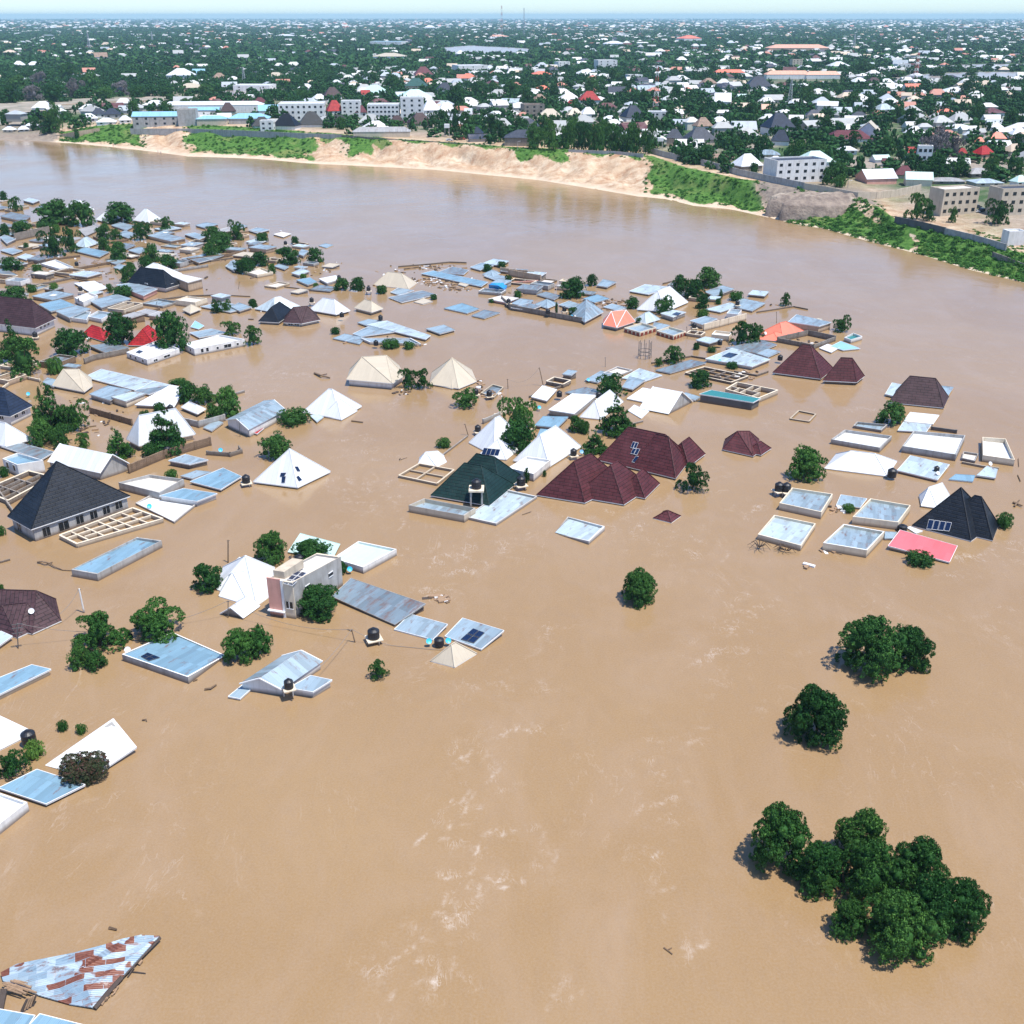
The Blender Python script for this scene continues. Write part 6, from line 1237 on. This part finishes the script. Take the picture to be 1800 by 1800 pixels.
# spoil heap
def mound(px, py, rx, ry, h, label):
    g = PG(px, py); n = 60; rs = np.linspace(0, 1, 16); th = np.linspace(0, 2*np.pi, n, endpoint=False)
    Rr, Tt = np.meshgrid(rs, th, indexing='ij'); wob = 1+.12*np.sin(3*Tt+1)+.07*np.sin(7*Tt)
    X = Rr*rx*np.cos(Tt)*wob; Y = Rr*ry*np.sin(Tt)*wob; prof = np.clip((1-Rr)*1.9, 0, 1)
    Z = h*prof+.35*np.sin(X*.7+Y)*prof+.3*np.sin(Y*1.3-X*.4)*prof
    V = np.stack([X, Y, Z-9*(Rr > .99)-.4], -1).reshape(-1, 3)
    i = np.arange(15)[:, None]*n+np.arange(n)[None]; j = np.arange(15)[:, None]*n+(np.arange(n)[None]+1) % n
    Fq = np.stack([i, i+n, j+n, j], -1).reshape(-1, 4)
    m = MATS.get('mound')
    if not m:
        m, t, b = newmat('spoil_soil', (.25, .2, .16), .95, 0, .1); wp = wpos(t)
        c = mix(t, ramp(t, noise(t, .25, 6, wp, .65), .4, .6), (.31, .25, .20), (.19, .15, .125)); c = mix(t, ramp(t, noise(t, .09, 5, wp, .6), .55, .65, 0, .8), c, (.45, .38, .30)); t.links.new(c, b.inputs['Base Color']); bump(t, b, noise(t, 1.2, 5, wp), .8, .5); MATS['mound'] = m
    o = mesh_np('earth_mound', V, Fq, m, loc=g, smooth=True); tag(o, label, 'earth mound')
mound(1448, 356, 25, 13, 4.0, 'grey-brown heap of dug earth between the river wall and the bank bushes')
mound(1390, 345, 9, 7, 1.2, 'low sandy heap at the edge of the larger earth heap')
def mast(px, yb, yt, w_, label, red=True, n=9, z=None):
    g = PG(px, yb); h = height_at(px, yt, g.y)-g.z; root = empty('lattice_mast', g); tag(root, label, 'mast')
    mats = [plain('mast_red', (.45, .05, .04)), rim()] if red else [plain('mast_grey', (.42, .42, .43), .5)]*2
    for s in range(n):
        b = MB(); z0, z1 = h*s/n, h*(s+1)/n; w0, w1 = w_*(1-.7*s/n), w_*(1-.7*(s+1)/n)
        c0 = [g+Vector((x*w0, y*w0, z0)) for x, y in ((-1, -1), (1, -1), (1, 1), (-1, 1))]; c1 = [g+Vector((x*w1, y*w1, z1)) for x, y in ((-1, -1), (1, -1), (1, 1), (-1, 1))]
        r = .06*max(1, g.y/500)
        for k in range(4):
            b.tube([c0[k], c1[k]], r, n=4); b.tube([c0[k], c1[(k+1) % 4]], r*.7, n=4); b.tube([c1[k], c1[(k+1) % 4]], r*.7, n=4)
        b.build('mast_section', mats[s % 2], root)
mast(1152, 196, 117, 2.2, 'tall red and white lattice mast over the middle of the town'); mast(882, 62, 10, 4.5, 'tallest thin mast rising above the horizon', n=9)
mast(921, 64, 14, 3.5, 'paler thin mast just right of the tallest one', False); mast(1387, 190, 140, 1.8, 'slender mast beside the large steep navy roof', False); mast(430, 152, 118, 1.8, 'grey mast above the left woods by the white shed', False); mast(158, 88, 55, 2.4, 'faint mast far out over the left woods', False)
mast(1608, 142, 92, 2.4, 'mast near the flooded field on the right', True); mast(268, 72, 55, 2, 'faint far mast left of the long white far building', False); mast(470, 66, 48, 2.5, 'faint mast close to the horizon above the left woods', False); mast(1500, 88, 60, 3, 'thin far mast beyond the long red-brown institution', False); mast(1665, 76, 50, 3, 'thin far mast at the upper right near the horizon', False)
for i, (x, y, t_) in enumerate(((1131,268,252),(1219,284,262),(1255,282,264),(910,264,249),(1105,264,250),(1490,330,318),(1310,300,284))):
    g = PG(x, y); h = height_at(x, t_, g.y)-g.z; root = empty('street_lamp', g); tag(root, None, 'street lamp', 'street lamps along the river wall')
    b = MB(); b.tube([g, g+Vector((0, 0, h))], .12, .08, 6); b.build('post', WALL['grey'](), root); b = MB(); b.tube([g+Vector((0, 0, h)), g+Vector((1.2, -.2, h+.3))], .06, n=5); b.box(g+Vector((1.3, -.2, h+.25)), .8, .3, .12); b.build('lamp_head', rim(), root)
    auto(root, 'thin street lamp', (x, y), 'far')
# two tank stands in the town
for x, yb, yt, l in ((1358, 222, 205, 'white water tank on a tall stand beside the large steep navy roof'), (786, 240, 218, 'white billboard-like tank on a post by the river road'), (1160, 262, 242, 'white tank on a tall stand at the end of the tree belt')):
    g = PG(x, yb); h = height_at(x, yt, g.y)-g.z; root = empty('tank_stand', g); tag(root, l, 'water tank'); b = MB()
    for sx, sy in ((-1, -1), (1, -1), (1, 1), (-1, 1)): b.tube([g+Vector((sx*1.4, sy*1.4, 0)), g+Vector((sx*1.2, sy*1.2, h*.7))], .14, n=5)
    b.build('leg', WALL['grey'](), root); b = MB(); b.box(g+Vector((0, 0, h*.7)), 3.2, 3.2, h*.3); b.build('tank_body', rim(), root)
# parked vehicle in the yard on the right
def car(px, py, rz, col, label):
    g = PG(px, py); root = empty('parked_car', g); root.rotation_euler = (0, 0, rz); tag(root, label, 'car')
    def loc(b, nm, m): o = b.build(nm, m, root, origin=(0, 0, 0)); return o
    b = MB(); prof = [(-2.2,.35),(2.2,.35),(2.2,.8),(1.3,.95),(.7,1.45),(-1.2,1.5),(-1.9,.95),(-2.2,.9)]
    b.face([(x,-.85,z) for x, z in prof]); b.face([(x,.85,z) for x, z in prof[::-1]])
    for (x0,z0),(x1,z1) in zip(prof, prof[1:]+prof[:1]): b.face([(x1,-.85,z1),(x0,-.85,z0),(x0,.85,z0),(x1,.85,z1)])
    loc(b, 'body', plain('car_paint_%d' % int(col[0]*100), col, .25)); b = MB(); b.box((-.25,0,1.0),1.7,1.74,.38); loc(b, 'windows', dark())
    for x in (-1.35, 1.35):
        for y in (-.8, .8): b = MB(); b.tube([(x,y-.1,.33),(x,y+.1,.33)],.33,n=12); loc(b, 'wheel', plain('tyre', (.02,.02,.02), .8))
car(1716, 366, .3, (.03,.04,.07), 'dark blue car parked before the beige two-storey blocks'); car(1727, 372, .5, (.05,.05,.05), 'black car parked nearest the lower wall'); car(1712, 374, .2, (.6,.6,.6), 'silver car parked beside the dark blue one')
car(790, 248, .1, (.6,.6,.62), 'pale car parked by the post tank on the river road'); car(812, 246, .1, (.45,.1,.08), 'reddish vehicle on the river road above the sand cliff')
# people on the sandy shore
def person(px, py, col, label):
    g = PG(px, py); g.z = gz(g.x, g.y)+.02; me = bpy.data.meshes.new('person'); 
    J = [(0,0,.95),(0,0,1.2),(0,0,1.45),(0,0,1.55),(0,0,1.72),(.1,0,.9),(.12,.05,.5),(.13,0,.04),(-.1,0,.9),(-.14,-.05,.5),(-.18,-.1,.04),(.2,0,1.4),(.27,0,1.12),(.25,.1,.88),(-.2,0,1.4),(-.28,0,1.12),(-.26,.1,.88),(.15,-.12,.02),(-.18,-.22,.02)]
    E_ = [(0,1),(1,2),(2,3),(3,4),(0,5),(5,6),(6,7),(0,8),(8,9),(9,10),(2,11),(11,12),(12,13),(2,14),(14,15),(15,16),(7,17),(10,18)]
    rad = [.15,.14,.15,.06,.11,.1,.075,.05,.1,.075,.05,.07,.05,.04,.07,.05,.04,.04,.04]
    me.from_pydata(J, E_, []); o = bpy.data.objects.new('person', me); COL.objects.link(o); o.location = g; o.rotation_euler = (0,0,random.uniform(0,6)); me.materials.append(plain('cloth_%d' % int(col[0]*100), col, .8))
    md = o.modifiers.new('skin', 'SKIN'); sv = me.skin_vertices[0].data
    for i, r in enumerate(rad): sv[i].radius = (r, r*.8)
    sv[0].use_root = True; sm = o.modifiers.new('sub', 'SUBSURF'); sm.levels = sm.render_levels = 1; tag(o, label, 'person')
person(199, 258, (.5,.1,.08), 'person in red standing on the pale shore below the green bank'); person(283, 271, (.1,.12,.2), 'person in dark clothes walking down the sand track'); person(278, 269, (.6,.55,.5), 'person in pale clothes next to the one in dark clothes on the sand track'); person(178, 255, (.25,.2,.18), 'person in brown furthest along the shore to the left')
# scrub on the bank and mound
def merge(parts):
    Vs, Fs, Ts, o = [], [], [], 0
    for V, Fq, t in parts: Vs.append(V); Fs.append(Fq+o); Ts.append(t); o += len(V)
    return np.concatenate(Vs), np.concatenate(Fs), np.concatenate(Ts)
TINY = []
for i in range(8):
    rng = np.random.default_rng(50+i); V, Fq, t = crown_arrays('round' if i % 2 else 'loose', rng, 18, 5, .17); TINY.append((V, Fq, t))
MINI = []
for i in range(6):
    rng = np.random.default_rng(90+i); n = 22; d = rng.normal(size=(n, 3)); d /= np.linalg.norm(d, axis=1)[:, None]; d[:, 2] = np.abs(d[:, 2])
    V, Fq, t = leaf_cloud(d*np.array([.7, .7, .6]), np.full(n, .1), d, 1, .38, rng); MINI.append((V, Fq, t))
def scatter(name, pts, lib, mat, rng):
    """pts: x, y, z, r, h"""
    Vs, Fs, Ts, o = [], [], [], 0
    for x, y, z, r, h in pts:
        V, Fq, t = lib[rng.integers(len(lib))]; a = rng.uniform(0, 6.28); ca, sa = math.cos(a), math.sin(a)
        W = np.empty_like(V); W[:, 0] = (V[:, 0]*ca-V[:, 1]*sa)*r+x; W[:, 1] = (V[:, 0]*sa+V[:, 1]*ca)*r+y; W[:, 2] = V[:, 2]*h+z-.3
        Vs.append(W); Fs.append(Fq+o); Ts.append(np.clip(t*.7+rng.uniform(0, .45), 0, 1)); o += len(V)
    ob = mesh_np(name, np.concatenate(Vs), np.concatenate(Fs), mat, tint=np.concatenate(Ts)); tag(ob, kind='stuff'); return ob
def stuffleaf(key, a, b, c, s1, s2, bare):
    m, t, bs = newmat(key+'_foliage', a, .8, 0, .15); wp = wpos(t)
    at = N(t, 'ShaderNodeAttribute', attribute_name='tint')
    x = mix(t, ramp(t, noise(t, s1, 4, wp, .6), .38, .62), a, b); x = mix(t, ramp(t, at.outputs['Fac'], .5, 1., 0, .7), x, c)
    x = mix(t, ramp(t, noise(t, s2, 3, wp, .6), .66, .72, 0, .8), x, bare)
    t.links.new(x, bs.inputs['Base Color']); return m
gm = stuffleaf('bank_scrub', (.035, .115, .018), (.06, .17, .028), (.13, .27, .05), .12, .4, (.20, .19, .08))
fm = stuffleaf('town_tree', (.014, .058, .016), (.024, .085, .021), (.05, .13, .03), .03, .035, (.10, .095, .095))
rng = np.random.default_rng(11); pts = []
for (a, b, lo, hi, n, r0) in ((108,262,.15,1.1,420,1.5),(325,545,.15,1.1,520,1.5),(545,690,.75,1.1,120,1.2),(600,640,.4,1.,50,1.2),(700,1130,.86,1.12,300,1.1),(905,1000,.7,1.,60,1.1),(1130,1345,.12,1.02,560,1.3),(1385,1586,.0,.95,620,1.6),(1606,1850,.0,.98,560,1.5),(1500,1570,.5,1.3,60,1.3),(1690,1850,.9,1.9,220,1.1)):
    for _ in range(n):
        px = rng.uniform(a, b); s = rng.uniform(lo, hi); w0 = P(px, np.interp(px, [q[0] for q in Wl], [q[1] for q in Wl]), 0); az = math.atan2(w0.x, w0.y)
        wd = np.interp(az, WA, WD); td = max(np.interp(az, TA, TD), wd+8); d = wd+(td-wd)*s; x, y = d*math.sin(az), d*math.cos(az)
        z = float(gzv(np.array([x]), np.array([y]))[0]); r = r0*rng.uniform(.35, 1.05)
        if rng.uniform() < .25 and 1130 < px < 1345: continue
        pts.append((x, y, z, r, r*rng.uniform(.6, 1.1)))
scatter('bank_scrub', pts, TINY, gm, rng)
# ------------------------------------------------------------------ far trees
fb = np.array(FARB)
def free(x, y, r):
    return np.all(np.hypot(fb[:, 0]-x, fb[:, 1]-y) > fb[:, 2]+r)
cell = {}
for bx, by, br_ in FARB: cell.setdefault((int(bx//40), int(by//40)), []).append((bx, by, br_))
def free2(x, y, r):
    i, j = int(x//40), int(y//40)
    for a in (i-1, i, i+1):
        for b in (j-1, j, j+1):
            for bx, by, br_ in cell.get((a, b), ()):
                if math.hypot(bx-x, by-y) < br_+r: return False
    return True
def pmask(v, polys):
    px, py = proj(v)
    for q in polys:
        ins = False; n = len(q)
        for i in range(n):
            (x0, y0), (x1, y1) = q[i], q[(i+1) % n]
            if (y0 > py) != (y1 > py) and px < (x1-x0)*(py-y0)/(y1-y0)+x0: ins = not ins
        if ins: return True
    return False
NOT = PONDS+[pts_ for pts_ in ([(-60,183),(60,178),(150,173),(300,168),(430,163),(540,163),(430,172),(300,178),(200,185),(60,196),(-60,205)],
    [(1600,340),(1850,320),(1850,470),(1560,400)], [(470,226),(620,232),(620,243),(430,238)], [(1340,330),(1560,330),(1600,400),(1340,400)], [(1240,140),(1480,138),(1480,152),(1240,150)])]
# trees the photo shows in front on the far bank
near_far = []
for x0, x1, yt, yb, k, lf in ((1145,1182,176,0,'loose','dark'),) [:0]: pass
def FT(cx, yt, yb, w_, kind='round', leaf='dark', **kw):
    g = PG(cx, yb); r = w_/2/F*depth(g); g.y += r*.5; g.z = gz(g.x, g.y)
    h = min(max(height_at(cx, yt, g.y)-g.z, r*.7), r*3.2); near_far.append((g.x, g.y, r)); return tree_at(g, r, h, kind, leaf, 1, field='far', pos=(cx, (yt+yb)/2), **kw)
for s in """880 212 250 34 loose dark;915 205 240 36 round dark;942 215 262 34 round mid;972 212 266 36 loose mid;1000 210 262 30 round mid;1022 214 266 32 loose dark;1050 215 268 34 round mid;1082 218 268 34 loose dark;1112 216 270 34 round dark;1140 222 272 30 loose dark;1010 205 250 30 round mid;1060 206 250 30 loose mid;960 200 245 28 round dark;800 185 238 36 loose dark;820 195 235 30 round dark;862 198 235 30 round dark;775 192 215 24 round dark
1470 282 322 44 round dark;1455 296 326 26 loose dark;1477 308 330 22 bush mid;1270 276 292 24 round dark;1282 290 303 16 bush dark;1325 286 306 16 bush mid;1240 255 290 40 round dark;1205 258 285 34 round dark;1540 292 318 20 round dark;1650 272 318 60 round dark;1690 280 312 40 round dark;1750 275 310 40 loose dark;1615 340 388 46 loose mid;1636 360 390 22 loose mid;1675 363 392 18 loose mid;1757 350 396 46 loose dark;1740 300 322 30 round dark;1790 280 306 28 round dark
1500 230 262 30 loose dark;1560 240 270 34 round dark;1645 225 285 60 loose grey;1680 238 280 36 loose grey;1400 245 290 40 round dark;1440 250 280 34 round dark;1340 235 270 34 round dark;1290 240 270 36 round dark;1480 270 290 24 round dark;1600 190 225 30 round dark;1450 205 235 30 round dark;1590 235 260 24 round dark;1150 205 235 26 round dark;1785 395 425 10 bush mid
55 150 178 40 loose grey;95 148 180 44 round dark;130 138 172 38 loose grey;180 152 174 36 round dark;210 142 168 40 loose grey;240 150 172 34 round dark;15 150 182 36 round dark;160 125 160 36 round mid;265 150 170 32 round dark;290 152 170 26 round dark;70 126 155 34 loose grey;30 132 160 34 round dark;120 110 142 36 round dark;330 140 160 26 round dark;360 148 168 30 round dark;385 150 170 26 round dark;300 165 184 26 round dark;340 170 190 24 loose dark
96 180 240 34 loose dark;10 192 216 22 round dark;62 205 230 22 round dark;85 205 240 26 round dark;235 175 205 26 round dark;205 188 206 22 loose dark;115 195 212 20 round dark;185 178 192 22 round dark;290 178 200 26 round dark;325 172 188 18 round dark;355 166 186 26 round dark;400 168 182 20 round dark;430 165 180 22 round dark;470 162 178 20 round dark;530 158 180 28 round dark;560 180 196 20 loose dark;135 222 244 10 bush mid
690 130 165 34 round dark;800 150 190 34 round dark;840 140 175 34 round dark;900 140 178 34 round dark;1040 135 170 30 round dark;1080 120 150 30 round dark;870 145 165 24 round dark;655 125 150 24 round dark;760 195 225 20 loose dark;925 150 185 24 round dark;975 150 175 24 round dark;1130 160 190 26 round dark;1100 140 165 26 round dark;1190 150 180 24 round dark;1180 190 215 26 round dark;1235 185 210 22 round dark;1320 180 215 30 round dark;1420 150 185 30 round dark;1300 140 160 22 round dark
1500 160 190 30 round dark;1450 160 190 28 round dark;1530 170 200 26 round dark;1580 185 215 26 round dark;1660 130 160 26 round dark;1700 140 170 26 round dark;1520 105 135 36 round dark;1750 155 180 24 round dark;1720 180 215 26 round dark;1620 205 235 26 round dark;1780 190 225 28 round dark;1400 205 230 22 round dark;1790 235 262 26 loose dark;600 205 228 18 bush mid;1580 122 136 34 round dark;1650 118 134 30 round dark;1710 120 133 26 round dark;1340 160 178 22 round dark""".replace('\n', ';').split(';'):
    f = s.split(); FT(*map(float, f[:4]), f[4], f[5])
for a in near_far: cell.setdefault((int(a[0]//40), int(a[1]//40)), []).append((a[0], a[1], a[2]*.5))
rng = np.random.default_rng(5); tp, mp = [], []; hp = []
# houses first
y = 560.
sp_ = 23.
def add_house(x, y, s):
    hp.append((x, y, s)); 
for gx in np.arange(-720, 720, 22.):
    for gy in np.arange(560, 1650, 22.):
        x, y = gx+rng.uniform(-8, 8), gy+rng.uniform(-8, 8); v = Vector((x, y, 10)); px, py = proj(v)
        az = math.atan2(x, y); d = math.hypot(x, y); td = np.interp(az, TA, TD)
        if px < -60 or px > 1860 or d < td+22 or pmask(v, NOT): continue
        pr = .60 if px > 600 else (.10 if (py < 180) else .38)
        if py < 130 and px > 600: pr = .5
        pr *= .45+.95*(.5+.5*math.sin(x*.021+2*math.sin(y*.009)))*(.55+.45*math.sin(y*.017+x*.006))*1.5
        s = rng.uniform(9, 18)
        if rng.uniform() < pr and free2(x, y, s*.5): add_house(x, y, s); cell.setdefault((int(x//40), int(y//40)), []).append((x, y, s*.62))
for gx in np.arange(-3600, 3600, 38.):
    for gy in np.arange(1650, 7000, 38. ):
        x, y = gx+rng.uniform(-18, 18), gy+rng.uniform(-18, 18)
        if abs(x) > y*.52: continue
        v = Vector((x, y, 10))
        pxx = 900+F*x/(y*CP+70*SP)
        dens = .27 if pxx > 560 else .13
        dens *= .35+1.3*(.5+.5*math.sin(x*.004+1.3*math.sin(y*.0021)))*(.5+.5*math.sin(y*.0033+x*.0011))
        if y > 4000: dens *= .8
        if rng.uniform() < dens and not pmask(v, PONDS): hp.append((x, y, rng.uniform(10, 22)*(1+.0)))
for _ in range(2600):
    y = 7000*math.exp(rng.uniform(0, 1.4)); x = rng.uniform(-.52, .52)*y; hp.append((x, y, rng.uniform(18, 40)))
pal = [((.66, .66, .64), .30), ((.40, .41, .40), .22), ((.45, .50, .54), .1), ((.60, .48, .36), .08), ((.52, .22, .16), .06), ((.10, .03, .035), .05), ((.03, .04, .07), .05), ((.35, .40, .44), .06)]
pc = np.array([p[0] for p in pal]); pp = np.array([p[1] for p in pal]); pp = pp/pp.sum()
Vs, Fs, Cs, o_ = [], [], [], 0
for x, y, s in hp:
    a = rng.uniform(-.3, .5); dp = rng.uniform(.5, .9); h = rng.uniform(2.8, 3.6)*(1.9 if rng.uniform() < .1 else 1); rh = s*rng.uniform(.16, .3); k = rng.uniform()
    if y > 1650 and rng.uniform() < .08: s *= 2.4; dp = .3; rh = 2
    ca, sa = math.cos(a), math.sin(a); z = 9.5
    cs = [(-s/2, -s*dp/2), (s/2, -s*dp/2), (s/2, s*dp/2), (-s/2, s*dp/2)]; R2 = [(cx*ca-cy*sa+x, cx*sa+cy*ca+y) for cx, cy in cs]
    R3 = [((cx*.9)*ca-(cy*.9)*sa+x, (cx*.9)*sa+(cy*.9)*ca+y) for cx, cy in cs]
    ins = 0 if k < .35 else min(s*dp/2, s/2*.95); r0 = (-s/2+ins, 0); r1 = (s/2-ins, 0); rr_ = [(q[0]*ca-q[1]*sa+x, q[0]*sa+q[1]*ca+y) for q in (r0, r1)]
    V = [(*q, z-2) for q in R3]+[(*q, z+h) for q in R3]+[(*q, z+h-.05) for q in R2]+[(*q, z+h+rh) for q in rr_]
    Fq = [(0, 1, 5, 4), (1, 2, 6, 5), (2, 3, 7, 6), (3, 0, 4, 7), (8, 9, 13, 12), (10, 11, 12, 13), (9, 10, 13, 13), (11, 8, 12, 12)]
    col = pc[rng.choice(len(pal), p=pp)]*rng.uniform(.85, 1.1); wc = np.array([.66, .62, .55])*rng.uniform(.5, 1.15)
    Vs += V; Fs += [tuple(i+o_ for i in f) for f in Fq]; Cs += [(*wc, 1)]*8+[(*np.clip(col, 0, 1), 1)]*6; o_ += 14
me = bpy.data.meshes.new('distant_houses'); me.from_pydata(Vs, [], [tuple(dict.fromkeys(f)) for f in Fs]); at_ = me.attributes.new('paint', 'FLOAT_COLOR', 'POINT'); at_.data.foreach_set('color', np.array(Cs, np.float32).ravel())
m, t, b = newmat('town_paint', (.6, .6, .6), .6, 0, .3); a_ = N(t, 'ShaderNodeAttribute', attribute_name='paint'); c = mix(t, ramp(t, noise(t, .3, 5, wpos(t), .65), .45, .7, 0, .4), a_.outputs['Color'], (.25, .22, .2)); t.links.new(c, b.inputs['Base Color']); me.materials.append(m)
ob = bpy.data.objects.new('distant_houses', me); COL.objects.link(ob); tag(ob, kind='stuff')
for gx in np.arange(-760, 760, 11.):
    for gy in np.arange(520, 1600, 11.):
        x, y = gx+rng.uniform(-5, 5), gy+rng.uniform(-5, 5); v = Vector((x, y, 10)); px, py = proj(v)
        az = math.atan2(x, y); d = math.hypot(x, y); td = np.interp(az, TA, TD)
        if px < -80 or px > 1880 or d < td+10 or pmask(v, NOT): continue
        pr = .95 if (px < 620 and py < 176) else (.8 if py < 200 else .6)
        if px < 620 and py > 178: pr = .3
        r = rng.uniform(3.0, 7.0)
        if rng.uniform() < pr and free2(x, y, r*.35): tp.append((x, y, gz(x, y), r, rng.uniform(5, 9.5)))
for gx in np.arange(-3700, 3700, 21.):
    for gy in np.arange(1600, 6600, 24.):
        x, y = gx+rng.uniform(-10, 10), gy+rng.uniform(-10, 10)
        if abs(x) > y*.52: continue
        v = Vector((x, y, 10))
        if rng.uniform() < .8 and not pmask(v, PONDS): mp.append((x, y, 10, rng.uniform(7, 14), rng.uniform(6, 11)))
print('far trees', len(tp), len(mp), 'far houses', len(hp))
for _ in range(7000):
    y = 6500*math.exp(rng.uniform(0, 1.5)); x = rng.uniform(-.52, .52)*y; mp.append((x, y, 10, rng.uniform(14, 40), rng.uniform(7, 13)))
scatter('town_trees', tp, TINY, fm, rng); scatter('distant_woods', mp, MINI, fm, rng)
# ------------------------------------------------------------------ haze
HAZE = 5.5e-5
mb = MB(); mb.prism([(-33000, -1500), (33000, -1500), (33000, 33000), (-33000, 33000)], -6, 115, bottom=True)
m = bpy.data.materials.new('haze'); m.use_nodes = True; t = m.node_tree; t.nodes.clear(); pv = t.nodes.new('ShaderNodeVolumePrincipled'); ou = t.nodes.new('ShaderNodeOutputMaterial'); t.links.new(pv.outputs[0], ou.inputs['Volume'])
pv.inputs['Density'].default_value = HAZE; pv.inputs['Color'].default_value = (.55, .86, 1.0, 1)
for k in ('Density Attribute', 'Color Attribute', 'Temperature Attribute'): pv.inputs[k].default_value = ''
o = mb.build('haze', m); tag(o, kind='stuff')
# ------------------------------------------------------------------ labels
NEAR = [(120,870,'the big black pyramid roof'),(205,975,'the long narrow sky blue block'),(40,1070,'the dark brown edge roof'),(305,1150,'the wide sky blue submerged roof'),(160,1310,'the tilted bright white slab'),(545,1030,'the two-storey pink house'),(490,1190,'the zinc gable house'),(835,1110,'the four-panel zinc roof'),(515,830,'the white roof with scattered panels'),
    (583,712,'the lone white pyramid'),(660,655,'the cream hip roof'),(795,655,'the pointed cream roof'),(838,850,'the dark green roof'),(1050,845,'the nearest maroon roof'),(1150,800,'the maroon roof with solar arrays'),(962,790,'the broad white roof'),(1170,708,'the white gable beside the teal roof'),(1412,640,'the tall maroon pyramid'),(1298,628,'the wide pale zinc solar roof'),
    (1375,578,'the salmon hip roof'),(1088,562,'the salmon pyramid'),(1170,530,'the tall white outer roof'),(1030,548,'the grey-green zinc hip'),(695,492,'the cream white riverward hip'),(487,555,'the joined black and brown roofs'),(660,585,'the three joined zinc roofs'),(800,490,'the long straight blue roof'),(45,545,'the wide dark brown roof'),
    (168,586,'the left red roof'),(255,590,'the right red roof'),(268,488,'the black hip roof over pink walls'),(140,362,'the rounded white riverside roof'),(262,380,'the white roof nearest the river'),(30,710,'the navy edge roof'),(280,755,'the white roof on cream arches'),(450,735,'the zinc roof with red canopy'),(1615,690,'the farthest purple-brown roof'),(1515,815,'the low bright white roof'),
    (1405,880,'the box house by the twin tanks'),(1680,905,'the black roof with blue panels'),(1620,960,'the pink sheet roof'),(1312,780,'the lone small maroon house'),(1755,790,'the high parapet house'),(1545,1140,'the large lone round tree'),(1560,500,'the empty river bend')][:-1]
FARA = [(285,208,'the long light blue warehouse'),(530,215,'the four black pyramids'),(587,190,'the bright red pyramid'),(673,200,'the white three-storey villa'),(918,243,'the grey hip roof above the cliff'),(1152,160,'the red and white mast'),(1036,172,'the turreted red roof'),(965,203,'the pair of cream pyramids'),(730,148,'the dark green hip'),(1335,148,'the big navy pyramid'),
    (1370,220,'the large steep navy roof'),(1400,300,'the white villa behind the wall'),(1530,230,'the white gabled arched house'),(1678,350,'the beige two-storey block'),(1545,310,'the pink sided gable house'),(1230,240,'the broad slate roof'),(1445,132,'the long peach halls'),(1680,134,'the flooded field'),(375,188,'the very long white shed'),(60,195,'the navy roof on the shore'),(250,175,'the bare dirt road'),(850,88,'the far flooded patch'),(1405,85,'the long red-brown institution'),(1440,350,'the earth mound'),(882,40,'the tallest thin mast'),(430,135,'the left grey mast'),(1608,115,'the mast by the flooded field'),(100,112,'the twin small white roofs')]
ORD = ['', 'second', 'third', 'fourth', 'fifth', 'sixth', 'seventh', 'eighth', 'ninth', 'tenth', 'eleventh', 'twelfth', 'thirteenth', 'fourteenth', 'fifteenth', 'sixteenth']
buckets = {}
for o, look, (x, y), field in AUTO:
    best = None
    for ax, ay, ph in (NEAR if field == 'near' else FARA):
        dx, dy = x-ax, (y-ay)*(1.6 if field == 'near' else 2.2); d = math.hypot(dx, dy)
        if d < 14: d += 25
        if best is None or d < best[0]: best = (d, dx, dy, ph)
    d, dx, dy, ph = best
    rel = ('right of' if dx > 0 else 'left of') if abs(dx) > abs(dy) else ('behind' if dy < 0 else 'in front of')
    buckets.setdefault((look, rel, ph), []).append((d, o))
for (look, rel, ph), L in buckets.items():
    L.sort(key=lambda q: q[0])
    for i, (d, o) in enumerate(L):
        o['label'] = (f'{look} {rel} {ph}' if len(L) == 1 else (f'{look} closest {rel} {ph}' if i == 0 and rel in ('behind', 'in front of') else (f'{look} immediately {rel} {ph}' if i == 0 else f'{ORD[min(i, 15)]} {look} out {rel} {ph}')))
for o in scene.objects:
    if o.get('label') and len(o['label'].split()) > 16: print('LONG', o['label'])
    if o.get('category') and not o.get('kind'): o['kind'] = 'thing'
from collections import Counter
print(Counter(o.get('category') for o in scene.objects if o.parent is None).most_common(12))
GR = {'leafy_tree': None}
for o in scene.objects:
    if o.parent is None and o.get('category') and not o.get('group'):
        n = o.name.split('.')[0]; far = o.location.y > 480 and o.location.z > 2
        g = {'leafy_tree': 'trees of the far town' if far else 'trees standing in the flood', 'bush': 'bushes of the far bank' if far else 'bushes sticking out of the flood', 'conifer_tree': 'conifers in the flood', 'cypress_tree': 'cypresses in the flood', 'water_tank': 'water tanks in the flooded quarter', 'satellite_dish': 'satellite dishes in the flooded quarter', 'lattice_mast': 'masts over the town', 'utility_pole': 'poles in the flood', 'power_cable': 'cables over the flood', 'driftwood': 'drifting branches', 'compound_wall': 'river walls' if far else 'walls in the flood', 'parked_car': 'cars on the far bank', 'person': 'people on the shore'}.get(n)
        if o.get('category') == 'house': g = 'houses of the far town' if far else 'flooded houses'
        if g: o['group'] = g
print('objects', len(scene.objects))
